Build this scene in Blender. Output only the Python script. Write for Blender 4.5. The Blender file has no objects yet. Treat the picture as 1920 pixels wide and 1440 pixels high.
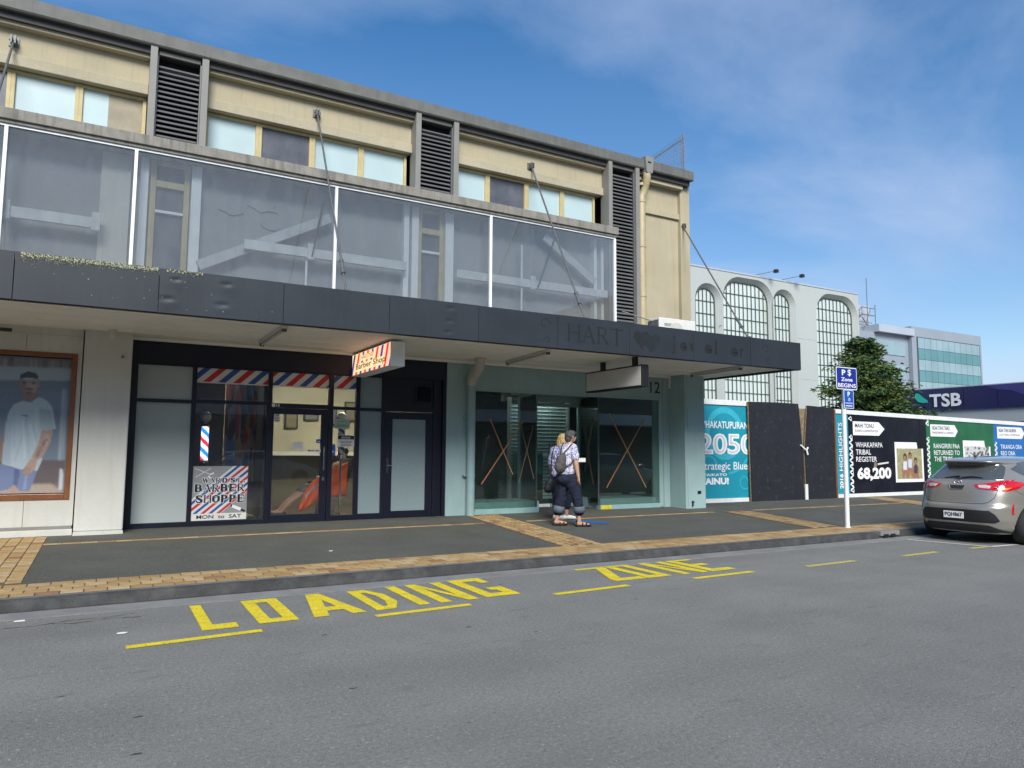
import bpy, bmesh, math, random
import numpy as np
from mathutils import Vector, Matrix
from mathutils.geometry import tessellate_polygon
R = math.radians
random.seed(7)
rng = np.random.default_rng(7)
scene = bpy.context.scene
col = scene.collection

# ------------------------------------------------------------------ camera
def look(yaw, pitch, roll):
    f = Vector((math.sin(yaw)*math.cos(pitch), math.cos(yaw)*math.cos(pitch), math.sin(pitch)))
    r = Vector((math.cos(yaw), -math.sin(yaw), 0)); u = r.cross(f)
    c, s = math.cos(roll), math.sin(roll)
    r2 = r*c + u*s; u2 = -r*s + u*c
    return Matrix((r2, u2, -f)).transposed()
cam_data = bpy.data.cameras.new('camera'); cam = bpy.data.objects.new('camera', cam_data); col.objects.link(cam)
cam_data.sensor_width = 36; cam_data.lens = 1350/1920*36; cam_data.clip_start = .05; cam_data.clip_end = 3000
cam.matrix_world = Matrix.Translation((0, 0, 1.5)) @ look(R(29.4), R(5.31), R(.386)).to_4x4()
scene.camera = cam

# ------------------------------------------------------------------ sky, sun, exposure
SUN_EL, SUN_AZ = 38, 200            # azimuth clockwise from +Y (north of the scene)
world = bpy.data.worlds.new('World'); scene.world = world; world.use_nodes = True
nt = world.node_tree; nt.nodes.clear()
def wn(t, **k):
    n = nt.nodes.new(t)
    for a, b in k.items(): setattr(n, a, b)
    return n
out = wn('ShaderNodeOutputWorld'); bg = wn('ShaderNodeBackground'); bg.inputs['Strength'].default_value = .078
sky = wn('ShaderNodeTexSky', sky_type='NISHITA', sun_disc=False, sun_elevation=R(SUN_EL), sun_rotation=R(SUN_AZ))
sky.air_density = 1.0; sky.dust_density = .3; sky.ozone_density = 1.5
tc = wn('ShaderNodeTexCoord'); sep = wn('ShaderNodeSeparateXYZ'); nt.links.new(tc.outputs['Generated'], sep.inputs[0])
den = wn('ShaderNodeMath', operation='ADD'); den.inputs[1].default_value = .22; nt.links.new(sep.outputs['Z'], den.inputs[0])
mx = wn('ShaderNodeMath', operation='MAXIMUM'); mx.inputs[1].default_value = .06; nt.links.new(den.outputs[0], mx.inputs[0])
dx = wn('ShaderNodeMath', operation='DIVIDE'); dy = wn('ShaderNodeMath', operation='DIVIDE')
nt.links.new(sep.outputs['X'], dx.inputs[0]); nt.links.new(mx.outputs[0], dx.inputs[1])
nt.links.new(sep.outputs['Y'], dy.inputs[0]); nt.links.new(mx.outputs[0], dy.inputs[1])
cmb = wn('ShaderNodeCombineXYZ'); nt.links.new(dx.outputs[0], cmb.inputs[0]); nt.links.new(dy.outputs[0], cmb.inputs[1])
mp = wn('ShaderNodeMapping'); mp.inputs['Rotation'].default_value = (0, 0, R(-38)); mp.inputs['Scale'].default_value = (.7, 1.05, 1); mp.inputs['Location'].default_value = (3.1, 1.7, 0)
nt.links.new(cmb.outputs[0], mp.inputs[0])
n1 = wn('ShaderNodeTexNoise'); n1.inputs['Scale'].default_value = .95; n1.inputs['Detail'].default_value = 9; n1.inputs['Roughness'].default_value = .56; n1.inputs['Distortion'].default_value = .5
n2 = wn('ShaderNodeTexNoise'); n2.inputs['Scale'].default_value = .5; n2.inputs['Detail'].default_value = 5
nt.links.new(mp.outputs[0], n1.inputs['Vector']); nt.links.new(mp.outputs[0], n2.inputs['Vector'])
r1 = wn('ShaderNodeValToRGB'); r1.color_ramp.elements[0].position = .43; r1.color_ramp.elements[0].color = (0, 0, 0, 1); r1.color_ramp.elements[1].position = .8; r1.color_ramp.elements[1].color = (.8, .8, .8, 1)
nt.links.new(n1.outputs['Fac'], r1.inputs[0])
# more veil of cloud towards the horizon
hz = wn('ShaderNodeMapRange'); hz.inputs['From Min'].default_value = .0; hz.inputs['From Max'].default_value = .62; hz.inputs['To Min'].default_value = .42; hz.inputs['To Max'].default_value = .0; nt.links.new(sep.outputs['Z'], hz.inputs['Value'])
ad = wn('ShaderNodeMath', operation='ADD', use_clamp=True); nt.links.new(r1.outputs[0], ad.inputs[0]); nt.links.new(hz.outputs[0], ad.inputs[1])
r2 = wn('ShaderNodeValToRGB'); r2.color_ramp.elements[0].position = .35; r2.color_ramp.elements[0].color = (2.3, 2.95, 4.3, 1); r2.color_ramp.elements[1].position = .65; r2.color_ramp.elements[1].color = (3.3, 3.85, 5.1, 1)
nt.links.new(n2.outputs['Fac'], r2.inputs[0])
hs = wn('ShaderNodeHueSaturation'); hs.inputs['Saturation'].default_value = 1.42; hs.inputs['Value'].default_value = .76; nt.links.new(sky.outputs[0], hs.inputs['Color'])
mix = wn('ShaderNodeMix', data_type='RGBA'); nt.links.new(ad.outputs[0], mix.inputs[0]); nt.links.new(hs.outputs[0], mix.inputs[6]); nt.links.new(r2.outputs[0], mix.inputs[7])
nt.links.new(mix.outputs[2], bg.inputs['Color']); nt.links.new(bg.outputs[0], out.inputs[0])
sd = bpy.data.lights.new('sun', 'SUN'); sd.energy = 2.0; sd.angle = R(28); sd.color = (1, .965, .90)
sun = bpy.data.objects.new('sun', sd); col.objects.link(sun)
az, el = R(SUN_AZ), R(SUN_EL)
sdir = Vector((math.sin(az)*math.cos(el), math.cos(az)*math.cos(el), math.sin(el)))
sun.rotation_euler = sdir.to_track_quat('Z', 'Y').to_euler(); sun.location = sdir*80
scene.view_settings.view_transform = 'Standard'; scene.view_settings.look = 'None'; scene.view_settings.gamma = 1
scene.view_settings.use_curve_mapping = False; scene.view_settings.exposure = 1.3

# ------------------------------------------------------------------ materials
def newmat(name):
    m = bpy.data.materials.new(name); m.use_nodes = True; m.node_tree.nodes.clear(); return m
def mat(name, c, rough=.7, metal=0, var=.12, vs=6, fine=.06, fs=60, bump=.0, bs=80, spec=.5, streak=0, streakc=None, coat=0, speck=0, speckc=None, speck_s=200, sl=(.6, .72), tracks=0, gum=0, blotch=0, blotchc=None, blotch_s=1.2):
    """Principled paint/stone with procedural tone variation, streaks, speckle and relief"""
    m = newmat(name); t = m.node_tree; N = t.nodes.new; L = t.links.new
    o = N('ShaderNodeOutputMaterial'); p = N('ShaderNodeBsdfPrincipled'); L(p.outputs[0], o.inputs[0])
    p.inputs['Roughness'].default_value = rough; p.inputs['Metallic'].default_value = metal
    p.inputs['Specular IOR Level'].default_value = spec; p.inputs['Coat Weight'].default_value = coat
    co = N('ShaderNodeTexCoord').outputs['Object']
    cur = N('ShaderNodeRGB'); cur.outputs[0].default_value = (*c, 1); cur = cur.outputs[0]
    def noise(scale, detail=4, vec=None):
        n = N('ShaderNodeTexNoise'); n.inputs['Scale'].default_value = scale; n.inputs['Detail'].default_value = detail; n.inputs['Roughness'].default_value = .5 if detail < 8 else .85; L(vec or co, n.inputs['Vector']); return n.outputs['Fac']
    def mulv(fac, amt):
        nonlocal cur
        mr = N('ShaderNodeMapRange'); mr.inputs['From Min'].default_value = .3; mr.inputs['From Max'].default_value = .7; mr.inputs['To Min'].default_value = 1-amt; mr.inputs['To Max'].default_value = 1+amt; L(fac, mr.inputs['Value'])
        mu = N('ShaderNodeMix'); mu.data_type = 'RGBA'; mu.blend_type = 'MULTIPLY'; mu.inputs[0].default_value = 1; L(cur, mu.inputs[6]); L(mr.outputs[0], mu.inputs[7]); cur = mu.outputs[2]
    def over(fac, lo, hi, c2, amt):
        nonlocal cur
        mr = N('ShaderNodeMapRange'); mr.inputs['From Min'].default_value = lo; mr.inputs['From Max'].default_value = hi; mr.inputs['To Max'].default_value = amt; L(fac, mr.inputs['Value'])
        mu = N('ShaderNodeMix'); mu.data_type = 'RGBA'; L(mr.outputs[0], mu.inputs[0]); L(cur, mu.inputs[6]); mu.inputs[7].default_value = (*c2, 1); cur = mu.outputs[2]
    if var: mulv(noise(vs), var)
    if fine: mulv(noise(fs, 8 if fine > .3 else 3), fine)
    if blotch: over(noise(blotch_s, 6), .5, .68, blotchc or tuple(x*.5 for x in c), blotch)
    if streak:
        mpn = N('ShaderNodeMapping'); mpn.inputs['Scale'].default_value = (14, 14, .9); L(co, mpn.inputs[0])
        over(noise(1.0, 5, mpn.outputs[0]), .5, .72, streakc or tuple(x*.5 for x in c), streak)
    if speck: over(noise(speck_s, 2), sl[0], sl[1], speckc or (.4, .4, .4), speck)
    if tracks:      # wheel tracks and drips running along the street
        mpn = N('ShaderNodeMapping'); mpn.inputs['Scale'].default_value = (.05, .9, 1); L(co, mpn.inputs[0]); mulv(noise(1.3, 4, mpn.outputs[0]), tracks)
        mpn = N('ShaderNodeMapping'); mpn.inputs['Scale'].default_value = (1.2, 5, 1); L(co, mpn.inputs[0]); over(noise(1.6, 3, mpn.outputs[0]), .63, .70, (.14, .14, .13), .45)
        over(noise(2.2, 5), .62, .74, (.235, .235, .22), .35)
        over(noise(42, 2), .63, .69, (.42, .42, .39), .5); over(noise(37, 2), .635, .70, (.10, .10, .095), .65)
    if gum:
        vo = N('ShaderNodeTexVoronoi'); vo.inputs['Scale'].default_value = 2.6; L(co, vo.inputs['Vector']); mr = N('ShaderNodeMapRange'); mr.inputs['From Min'].default_value = .035; mr.inputs['From Max'].default_value = .05; mr.inputs['To Min'].default_value = 1; mr.inputs['To Max'].default_value = 0; L(vo.outputs['Distance'], mr.inputs['Value']); over(mr.outputs[0], 0, 1, (.15, .155, .145), gum)
    L(cur, p.inputs['Base Color'])
    if bump:
        b = N('ShaderNodeBump'); b.inputs['Strength'].default_value = bump; b.inputs['Distance'].default_value = .01; L(noise(bs, 4), b.inputs['Height']); L(b.outputs[0], p.inputs['Normal'])
    return m
def glass(name, tint=(.85, .9, .9), refl=1.0, dust=0, dustc=(.7, .74, .76), ior=1.6, rough=0.0, dust_s=3):
    m = newmat(name); t = m.node_tree; N = t.nodes.new; L = t.links.new
    o = N('ShaderNodeOutputMaterial'); tr = N('ShaderNodeBsdfTransparent'); tr.inputs[0].default_value = (*tint, 1)
    gl = N('ShaderNodeBsdfGlossy'); gl.inputs['Roughness'].default_value = rough; gl.inputs[0].default_value = (refl, refl, refl, 1)
    fr = N('ShaderNodeFresnel'); fr.inputs[0].default_value = ior
    mxs = N('ShaderNodeMixShader'); L(fr.outputs[0], mxs.inputs[0]); L(tr.outputs[0], mxs.inputs[1]); L(gl.outputs[0], mxs.inputs[2])
    res = mxs.outputs[0]
    if dust:
        d = N('ShaderNodeBsdfDiffuse'); d.inputs[0].default_value = (*dustc, 1)
        co = N('ShaderNodeTexCoord'); mpn = N('ShaderNodeMapping'); mpn.inputs['Scale'].default_value = (3, 3, .7); L(co.outputs['Object'], mpn.inputs[0])
        no = N('ShaderNodeTexNoise'); no.inputs['Scale'].default_value = dust_s; no.inputs['Detail'].default_value = 7; L(mpn.outputs[0], no.inputs['Vector'])
        mr = N('ShaderNodeMapRange'); mr.inputs['From Min'].default_value = .3; mr.inputs['From Max'].default_value = .7; mr.inputs['To Min'].default_value = dust*.8; mr.inputs['To Max'].default_value = min(1, dust*1.2); L(no.outputs['Fac'], mr.inputs['Value'])
        m2 = N('ShaderNodeMixShader'); L(mr.outputs[0], m2.inputs[0]); L(res, m2.inputs[1]); L(d.outputs[0], m2.inputs[2]); res = m2.outputs[0]
    L(res, o.inputs[0]); return m
def emis(name, c, s):
    m = newmat(name); t = m.node_tree; o = t.nodes.new('ShaderNodeOutputMaterial'); e = t.nodes.new('ShaderNodeEmission'); e.inputs[0].default_value = (*c, 1); e.inputs[1].default_value = s; t.links.new(e.outputs[0], o.inputs[0]); return m
def printmat(name, rough=.45, emit=0):
    m = newmat(name); t = m.node_tree; N = t.nodes.new; L = t.links.new
    o = N('ShaderNodeOutputMaterial'); p = N('ShaderNodeBsdfPrincipled'); L(p.outputs[0], o.inputs[0]); p.inputs['Roughness'].default_value = rough
    a = N('ShaderNodeAttribute'); a.attribute_name = 'print'; L(a.outputs['Color'], p.inputs['Base Color'])
    if emit: L(a.outputs['Color'], p.inputs['Emission Color']); p.inputs['Emission Strength'].default_value = emit
    return m
M = {}
M['asphalt'] = mat('road asphalt', (.205, .203, .184), .85, var=.08, vs=1.2, fine=.42, fs=38, bump=1.0, bs=110, speck=.5, speckc=(.32, .32, .30), speck_s=70, tracks=.10, blotch=.28, blotchc=(.168, .167, .153), blotch_s=.7, spec=.3)
M['footpath'] = mat('footpath asphalt', (.094, .095, .081), .9, var=.12, vs=1.6, fine=.5, fs=36, bump=1.0, bs=100, speck=.5, speckc=(.24, .24, .2), speck_s=60, gum=.85, blotch=.3, blotchc=(.105, .107, .095), blotch_s=1.1, spec=.3)
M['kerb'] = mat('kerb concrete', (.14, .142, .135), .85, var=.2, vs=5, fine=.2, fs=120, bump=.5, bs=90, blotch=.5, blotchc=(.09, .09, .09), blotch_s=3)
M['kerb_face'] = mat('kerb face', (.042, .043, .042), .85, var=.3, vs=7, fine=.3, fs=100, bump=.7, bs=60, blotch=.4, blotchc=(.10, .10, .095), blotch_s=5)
M['channel'] = mat('channel concrete', (.215, .217, .205), .9, var=.15, vs=3, fine=.25, fs=120, bump=.5, bs=120, blotch=.4, blotchc=(.16, .16, .15), blotch_s=2.3)
BR = [mat('paver %s' % w, c, .85, var=.16, vs=9, fine=.14, fs=90, bump=.5, bs=110) for w, c in
      (('tan', (.37, .245, .105)), ('sand', (.41, .28, .125)), ('ochre', (.33, .21, .085)), ('rust', (.28, .15, .07)), ('pale', (.44, .325, .18)))]
M['mortar'] = mat('paver joint sand', (.12, .085, .055), .95, var=.3, vs=20)
M['earth'] = mat('bare ground', (.16, .15, .13), .95, var=.3, vs=.4, fine=.2, fs=10)
M['yellow'] = mat('yellow road paint', (.76, .60, .012), .7, var=.1, vs=8, fine=.14, fs=150, bump=.4, bs=170, speck=.85, speckc=(.30, .25, .06), speck_s=48, sl=(.555, .65), blotch=.55, blotchc=(.52, .42, .04), blotch_s=5)
M['yellow_old'] = mat('worn yellow paint', (.58, .50, .09), .7, var=.15, vs=8, fine=.2, fs=150, speck=.85, speckc=(.17, .165, .12), speck_s=50, sl=(.52, .6))
M['white_line'] = mat('white road paint', (.6, .6, .55), .7, var=.15, vs=8, fine=.2, fs=150, speck=.8, speckc=(.2, .2, .19), speck_s=50, sl=(.54, .62))
M['cream'] = mat('cream render', (.41, .36, .245), .85, var=.07, vs=1.5, fine=.05, fs=90, bump=.25, bs=60, streak=.25, streakc=(.27, .23, .14), blotch=.18, blotchc=(.48, .38, .2), blotch_s=2)
M['lintel'] = mat('stained cream render', (.40, .355, .25), .85, var=.09, vs=2.5, fine=.08, fs=70, bump=.5, bs=40, streak=.4, streakc=(.36, .3, .18))
M['cream_trim'] = mat('cream window timber', (.50, .41, .20), .55, var=.1, vs=6, bump=.1, streak=.25, streakc=(.3, .24, .12))
M['pilaster'] = mat('grey painted pilaster', (.225, .22, .20), .6, var=.06, vs=3, streak=.25, streakc=(.2, .19, .17))
M['louvre'] = mat('louvre slat metal', (.15, .155, .16), .5, .3, var=.1)
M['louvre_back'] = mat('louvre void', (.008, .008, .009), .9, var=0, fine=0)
M['gutter'] = mat('weathered gutter metal', (.125, .127, .115), .65, .0, var=.15, vs=4, fine=.08, streak=.7, streakc=(.1, .1, .085), blotch=.3, blotchc=(.16, .17, .11), blotch_s=3)
M['dark_flash'] = mat('dark eave flashing', (.05, .047, .048), .7, var=.1)
M['ledge'] = mat('mossy concrete ledge', (.25, .235, .205), .9, var=.15, vs=5, fine=.15, fs=50, bump=.5, bs=50, streak=.75, streakc=(.13, .12, .095), blotch=.3, blotchc=(.15, .15, .09), blotch_s=7)
M['white_alu'] = mat('white aluminium', (.84, .86, .86), .4, var=.05, streak=.15)
M['white_wall'] = mat('old white plaster', (.58, .58, .53), .85, var=.06, vs=2, fine=.04, bump=.3, bs=50, blotch=.2, blotchc=(.47, .45, .38), blotch_s=4, streak=.18, streakc=(.4, .38, .3))
M['grey_wall'] = mat('gallery grey wall', (.33, .34, .345), .9, var=.1, vs=1)
M['soffit'] = mat('painted soffit', (.82, .79, .725), .8, var=.06, vs=.8, fine=.03, blotch=.2, blotchc=(.68, .64, .56), blotch_s=1.5)
M['fascia'] = mat('charcoal fascia panel', (.026, .032, .039), .45, 0, var=.12, vs=1.6, fine=.06, fs=30, bump=.06, bs=3, streak=.2, streakc=(.045, .05, .052), spec=.4)
M['ghost'] = mat('unfaded charcoal', (.008, .010, .012), .8, var=.3, vs=8, fine=.2, fs=25)
M['ghost2'] = mat('unfaded slate', (.008, .014, .018), .8, var=.3, vs=8)
M['lichen'] = mat('pale lichen', (.42, .42, .30), .95, var=.4, vs=40)
M['moss'] = mat('dark moss', (.055, .06, .02), .95, var=.4, vs=40)
M['navy'] = mat('navy powder coat', (.005, .0075, .019), .38, var=.15, vs=3, spec=.5)
M['navy_panel'] = mat('navy panel', (.004, .006, .020), .5, var=.1)
M['teal'] = mat('sage teal paint', (.30, .425, .425), .7, var=.06, vs=2, fine=.03, bump=.15, bs=40, streak=.2, streakc=(.16, .26, .25))
M['teal_dark'] = mat('teal sill', (.27, .43, .43), .55, var=.08)
M['frost'] = mat('frosted film', (.40, .45, .44), .35, var=.03, vs=.7, fine=.015)
M['frost2'] = mat('blue grey frosted film', (.23, .30, .31), .3, var=.04, vs=1)
M['pane_light'] = mat('frosted upper pane', (.44, .56, .565), .28, var=.05, vs=1.5, fine=.02)
M['pane_dark'] = mat('dark curtained pane', (.095, .10, .115), .3, var=.3, vs=3, streak=.2, streakc=(.15, .15, .17))
M['pane_brown'] = mat('stained board pane', (.30, .26, .18), .6, var=.15, vs=4, speck=.3, speckc=(.16, .11, .06), speck_s=30)
M['timber_frame'] = mat('varnished timber', (.21, .075, .022), .45, var=.2, vs=4, fine=.15, fs=40, coat=.3)
M['dusty'] = glass('dusty gallery glass', (.93, .95, .96), 1, .12, (.43, .44, .44), 1.5)
M['shopglass'] = glass('shop glass', (.93, .95, .95), 1, .012, ior=1.48)
M['greenglass'] = glass('green shop glass', (.80, .90, .87), 1, .02, (.4, .55, .52), ior=1.5)
M['posterglass'] = glass('poster glass', (.98, .99, .99), 1, .0, (.5, .6, .7), ior=1.3)
M['mirrorglass'] = mat('office mirror glass', (.72, .78, .71), .06, .35, var=.1, vs=.15, fine=0)
M['mullion'] = mat('dark mullion', (.085, .11, .095), .5, .3, var=.05)
M['white_office'] = mat('white office render', (.41, .435, .415), .85, var=.03, vs=.2, fine=.02, fs=5, streak=.1, streakc=(.62, .64, .6))
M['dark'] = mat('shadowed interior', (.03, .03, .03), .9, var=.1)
M['black'] = mat('black plastic', (.012, .012, .013), .45, var=.1)
M['rubber'] = mat('tyre rubber', (.018, .018, .019), .8, var=.2, bump=.2)
M['steel'] = mat('weathered steel', (.16, .165, .16), .5, .5, var=.2, vs=20)
M['chrome'] = mat('chrome', (.75, .76, .77), .12, 1, var=0, fine=0)
M['pipe_cream'] = mat('cream pipe', (.46, .385, .225), .5, var=.08, streak=.15)
M['pipe_teal'] = mat('teal pipe', (.27, .39, .395), .45, var=.06)
M['pipe_white'] = mat('off white pipe', (.5, .47, .42), .5, var=.1)
M['white'] = mat('white paint', (.72, .73, .72), .5, var=.04)
M['offwhite'] = mat('off white card', (.66, .66, .62), .6, var=.04)
M['signgrey'] = mat('blank sign face', (.56, .54, .50), .5, var=.03, streak=.12)
M['ink'] = mat('black ink', (.012, .012, .014), .5, var=0, fine=0)
M['red'] = mat('sign red', (.52, .025, .03), .45, var=.04)
M['blue'] = mat('sign blue', (.025, .085, .33), .45, var=.04)
M['signblue'] = mat('parking sign blue', (.015, .03, .27), .35, var=.04)
M['signblue2'] = mat('parking plate blue', (.012, .09, .42), .35, var=.04)
M['letter'] = mat('white letters', (.82, .83, .84), .45, var=.02)
M['cyan'] = mat('hoarding cyan', (.012, .27, .37), .5, var=.06, vs=1.5, fine=.03, blotch=.15, blotchc=(.02, .28, .40), blotch_s=2)
M['cyan_pale'] = mat('pale cyan print', (.04, .40, .52), .5, var=.05)
M['hoard_black'] = mat('hoarding black', (.006, .007, .013), .32, var=.2, vs=2, spec=.35, blotch=.3, blotchc=(.03, .033, .045), blotch_s=1.6)
M['hoard_green'] = mat('hoarding green', (.012, .115, .045), .35, var=.25, vs=1.5, streak=.3, streakc=(.02, .16, .07))
M['hoard_blue'] = mat('hoarding blue', (.012, .13, .40), .35, var=.15, vs=1.5)
M['ply_black'] = mat('black painted plywood', (.011, .0125, .018), .65, var=.2, vs=3, fine=.15, fs=30, bump=.2, bs=20, streak=.3, streakc=(.02, .022, .028), speck=.2, speckc=(.1, .1, .11), speck_s=9)
M['ply_edge'] = mat('raw plywood edge', (.22, .17, .10), .8, var=.3, vs=15)
M['hoard_white'] = mat('hoarding white timber', (.72, .74, .72), .6, var=.06, vs=3, streak=.25, streakc=(.5, .52, .48))
M['tsb_purple'] = mat('purple cladding', (.022, .022, .085), .35, var=.08, vs=.5)
M['tsb_purple2'] = mat('violet cladding print', (.055, .05, .19), .35, var=.05)
M['tsb_grey'] = mat('grey cladding', (.42, .45, .46), .5, var=.05, vs=.4)
M['mint'] = mat('mint green sign', (.02, .50, .36), .4, var=.02)
M['tower'] = mat('grey tower cladding', (.27, .31, .36), .5, var=.06, vs=.2)
M['tower_light'] = mat('pale tower cladding', (.40, .44, .50), .5, var=.05, vs=.2)
M['tower_glass_a'] = mat('teal spandrel glass', (.15, .32, .33), .12, .35, var=.12, vs=.3, fine=0)
M['tower_glass_b'] = mat('pale vision glass', (.36, .48, .50), .1, .4, var=.15, vs=.3, fine=0)
M['bark'] = mat('bark', (.07, .05, .035), .9, var=.3, vs=5)
M['skin'] = mat('skin', (.50, .27, .185), .55, var=.08, vs=12, fine=.03)
M['denim'] = mat('dark denim', (.006, .010, .028), .9, var=.35, vs=7, fine=.2, fs=60, bump=.9, bs=13)
M['denim_cuff'] = mat('denim cuff', (.10, .125, .16), .85, var=.15, vs=30, bump=.3)
M['blond'] = mat('blond hair', (.47, .34, .15), .6, var=.35, vs=25, fine=.3, fs=70, bump=.8, bs=60)
M['greyhair'] = mat('grey brown hair', (.055, .055, .052), .6, var=.4, vs=25, fine=.3, fs=70, bump=.8, bs=60)
M['bagblack'] = mat('black bag leather', (.010, .010, .013), .55, var=.2, bump=.2)
M['backpack'] = mat('grey backpack cloth', (.075, .068, .062), .8, var=.25, vs=10, fine=.2, fs=60, bump=.4, bs=30)
M['orange'] = mat('hi vis orange', (.85, .11, .012), .7, var=.12, vs=6, bump=.5, bs=9)
M['reflective'] = mat('grey reflective tape', (.35, .35, .34), .4, var=.1)
M['room'] = mat('beige room wall', (.44, .41, .31), .85, var=.1, vs=1)
M['room_low'] = mat('olive room dado', (.19, .17, .115), .85, var=.1, vs=1)
M['roomfloor'] = mat('timber shop floor', (.10, .07, .045), .5, var=.3, vs=3)
M['tube_dim'] = emis('lit shop tube', (.9, .97, 1), 14)
M['tube'] = emis('lit tube', (1, .95, .8), 42)
M['tape'] = mat('tan packing tape', (.42, .20, .09), .5, var=.1)
M['granite'] = mat('grey appliance', (.10, .10, .105), .4, var=.1)
M['litter'] = mat('paper litter', (.75, .75, .73), .8, var=.1)
M['oil'] = mat('tar repair', (.05, .052, .053), .6, var=.3, vs=5)
# ------------------------------------------------------------------ mesh helpers
def wloc(o):
    v = Vector((0, 0, 0))
    while o is not None: v += o.location; o = o.parent
    return v
class MB:
    def __init__(s): s.v = []; s.f = []; s.m = []; s.sm = []
    def add(s, vs, fs, m=0, smooth=False):
        b = len(s.v); s.v += [tuple(map(float, p)) for p in vs]; s.f += [tuple(b+i for i in f) for f in fs]; s.m += [m]*len(fs); s.sm += [smooth]*len(fs); return s
    def box(s, x0, x1, y0, y1, z0, z1, m=0):
        return s.add([(x0, y0, z0), (x1, y0, z0), (x1, y1, z0), (x0, y1, z0), (x0, y0, z1), (x1, y0, z1), (x1, y1, z1), (x0, y1, z1)],
                     [(0, 3, 2, 1), (4, 5, 6, 7), (0, 1, 5, 4), (1, 2, 6, 5), (2, 3, 7, 6), (3, 0, 4, 7)], m)
    def prism(s, poly, ax, a, b, m=0, smooth=False):
        """extrude polygon (2-D tuples) along axis 'x','y' or 'z' from a to b"""
        n = len(poly)
        def P(p, t): return (t, p[0], p[1]) if ax == 'x' else (p[0], t, p[1]) if ax == 'y' else (p[0], p[1], t)
        vs = [P(p, a) for p in poly]+[P(p, b) for p in poly]
        tri = tessellate_polygon([[Vector((p[0], p[1], 0)) for p in poly]])
        fs = [tuple(t) for t in tri]+[tuple(i+n for i in reversed(t)) for t in tri]
        s.add(vs, fs, m); s.add(vs, [(i, (i+1) % n, (i+1) % n+n, i+n) for i in range(n)], m, smooth); return s
    def tube(s, pts, r, n=10, m=0, cap=True, smooth=True):
        pts = [Vector(p) for p in pts]; rs = r if isinstance(r, (list, tuple)) else [r]*len(pts)
        vs = []; up = Vector((0, 0, 1)); prev = None
        for i, p in enumerate(pts):
            t = (pts[min(i+1, len(pts)-1)]-pts[max(i-1, 0)]).normalized()
            if prev is None:
                a = t.orthogonal().normalized()
            else:
                a = (prev - t*prev.dot(t)).normalized()
            prev = a; b = t.cross(a)
            for k in range(n):
                th = 2*math.pi*k/n; vs.append(p+(a*math.cos(th)+b*math.sin(th))*rs[i])
        fs = [(i*n+k, i*n+(k+1) % n, (i+1)*n+(k+1) % n, (i+1)*n+k) for i in range(len(pts)-1) for k in range(n)]
        s.add(vs, fs, m, smooth)
        if cap:
            L0 = len(pts)-1; s.add(vs[:n], [tuple(reversed(range(n)))], m); s.add(vs[L0*n:], [tuple(range(n))], m)
        return s
    def ell(s, c, r, m=0, nu=14, nv=9, rot=None):
        vs = []; fs = []
        for j in range(nv+1):
            ph = math.pi*j/nv
            for i in range(nu):
                th = 2*math.pi*i/nu; p = Vector((math.sin(ph)*math.cos(th)*r[0], math.sin(ph)*math.sin(th)*r[1], math.cos(ph)*r[2]))
                if rot is not None: p = rot @ p
                vs.append(Vector(c)+p)
        for j in range(nv):
            for i in range(nu): fs.append((j*nu+i, (j+1)*nu+i, (j+1)*nu+(i+1) % nu, j*nu+(i+1) % nu))
        return s.add(vs, fs, m, True)
    def disc(s, c, r, ax, th, n=20, m=0):
        a = 'xyz'.index(ax); o = [c[i] for i in range(3) if i != a]
        return s.prism([(o[0]+r*math.cos(2*math.pi*k/n), o[1]+r*math.sin(2*math.pi*k/n)) for k in range(n)], ax, c[a]-th/2, c[a]+th/2, m)
    def quad(s, a, b, c, d, m=0): return s.add([a, b, c, d], [(0, 1, 2, 3)], m)
    def mesh(s, name, mats, org=(0, 0, 0)):
        me = bpy.data.meshes.new(name); o = Vector(org)
        me.from_pydata([(p[0]-o.x, p[1]-o.y, p[2]-o.z) for p in s.v], [], s.f)
        for m in mats: me.materials.append(m)
        me.polygons.foreach_set('material_index', s.m); me.polygons.foreach_set('use_smooth', s.sm); me.update(); return me
def fixn(me):
    b = bmesh.new(); b.from_mesh(me); bmesh.ops.recalc_face_normals(b, faces=b.faces); b.to_mesh(me); b.free()
def mats_of(m): return [M[x] if isinstance(x, str) else x for x in (m if isinstance(m, (list, tuple)) else [m])]
def tag(o, label=None, cat=None, group=None, kind=None):
    if label: o['label'] = label
    if cat: o['category'] = cat
    if group: o['group'] = group
    if kind: o['kind'] = kind
    return o
def thing(name, loc, label, cat, group=None, rz=0):
    o = bpy.data.objects.new(name, None); o.empty_display_size = .2; col.objects.link(o); o.location = loc; o.rotation_euler.z = rz
    return tag(o, label, cat, group)
def part(mb, name, m, parent=None, org=None, bevel=0, kind=None, label=None, local=False, recalc=True):
    """mesh built in world coordinates (or the parent's own, local=True) as a child of parent"""
    pw = Vector((0, 0, 0)) if (parent is None or local) else wloc(parent)
    w = Vector(org) if org is not None else (pw if parent is not None else Vector((0, 0, 0)))
    me = mb.mesh(name, mats_of(m), w)
    if recalc: fixn(me)
    o = bpy.data.objects.new(name, me); col.objects.link(o)
    if parent is not None: o.parent = parent
    o.location = (w-pw) if parent is not None else w
    if bevel:
        b = o.modifiers.new('bevel', 'BEVEL'); b.width = bevel; b.segments = 2; b.limit_method = 'ANGLE'; b.angle_limit = R(50); b.harden_normals = False
    if kind: o['kind'] = kind
    if label: o['label'] = label
    return o
def single(mb, name, m, label, cat, group=None, org=None, bevel=0):
    if org is None:
        a = np.array(mb.v); org = (float(a[:, 0].mean()), float(a[:, 1].mean()), float(a[:, 2].min()))
    return tag(part(mb, name, m, None, org, bevel), label, cat, group)
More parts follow.
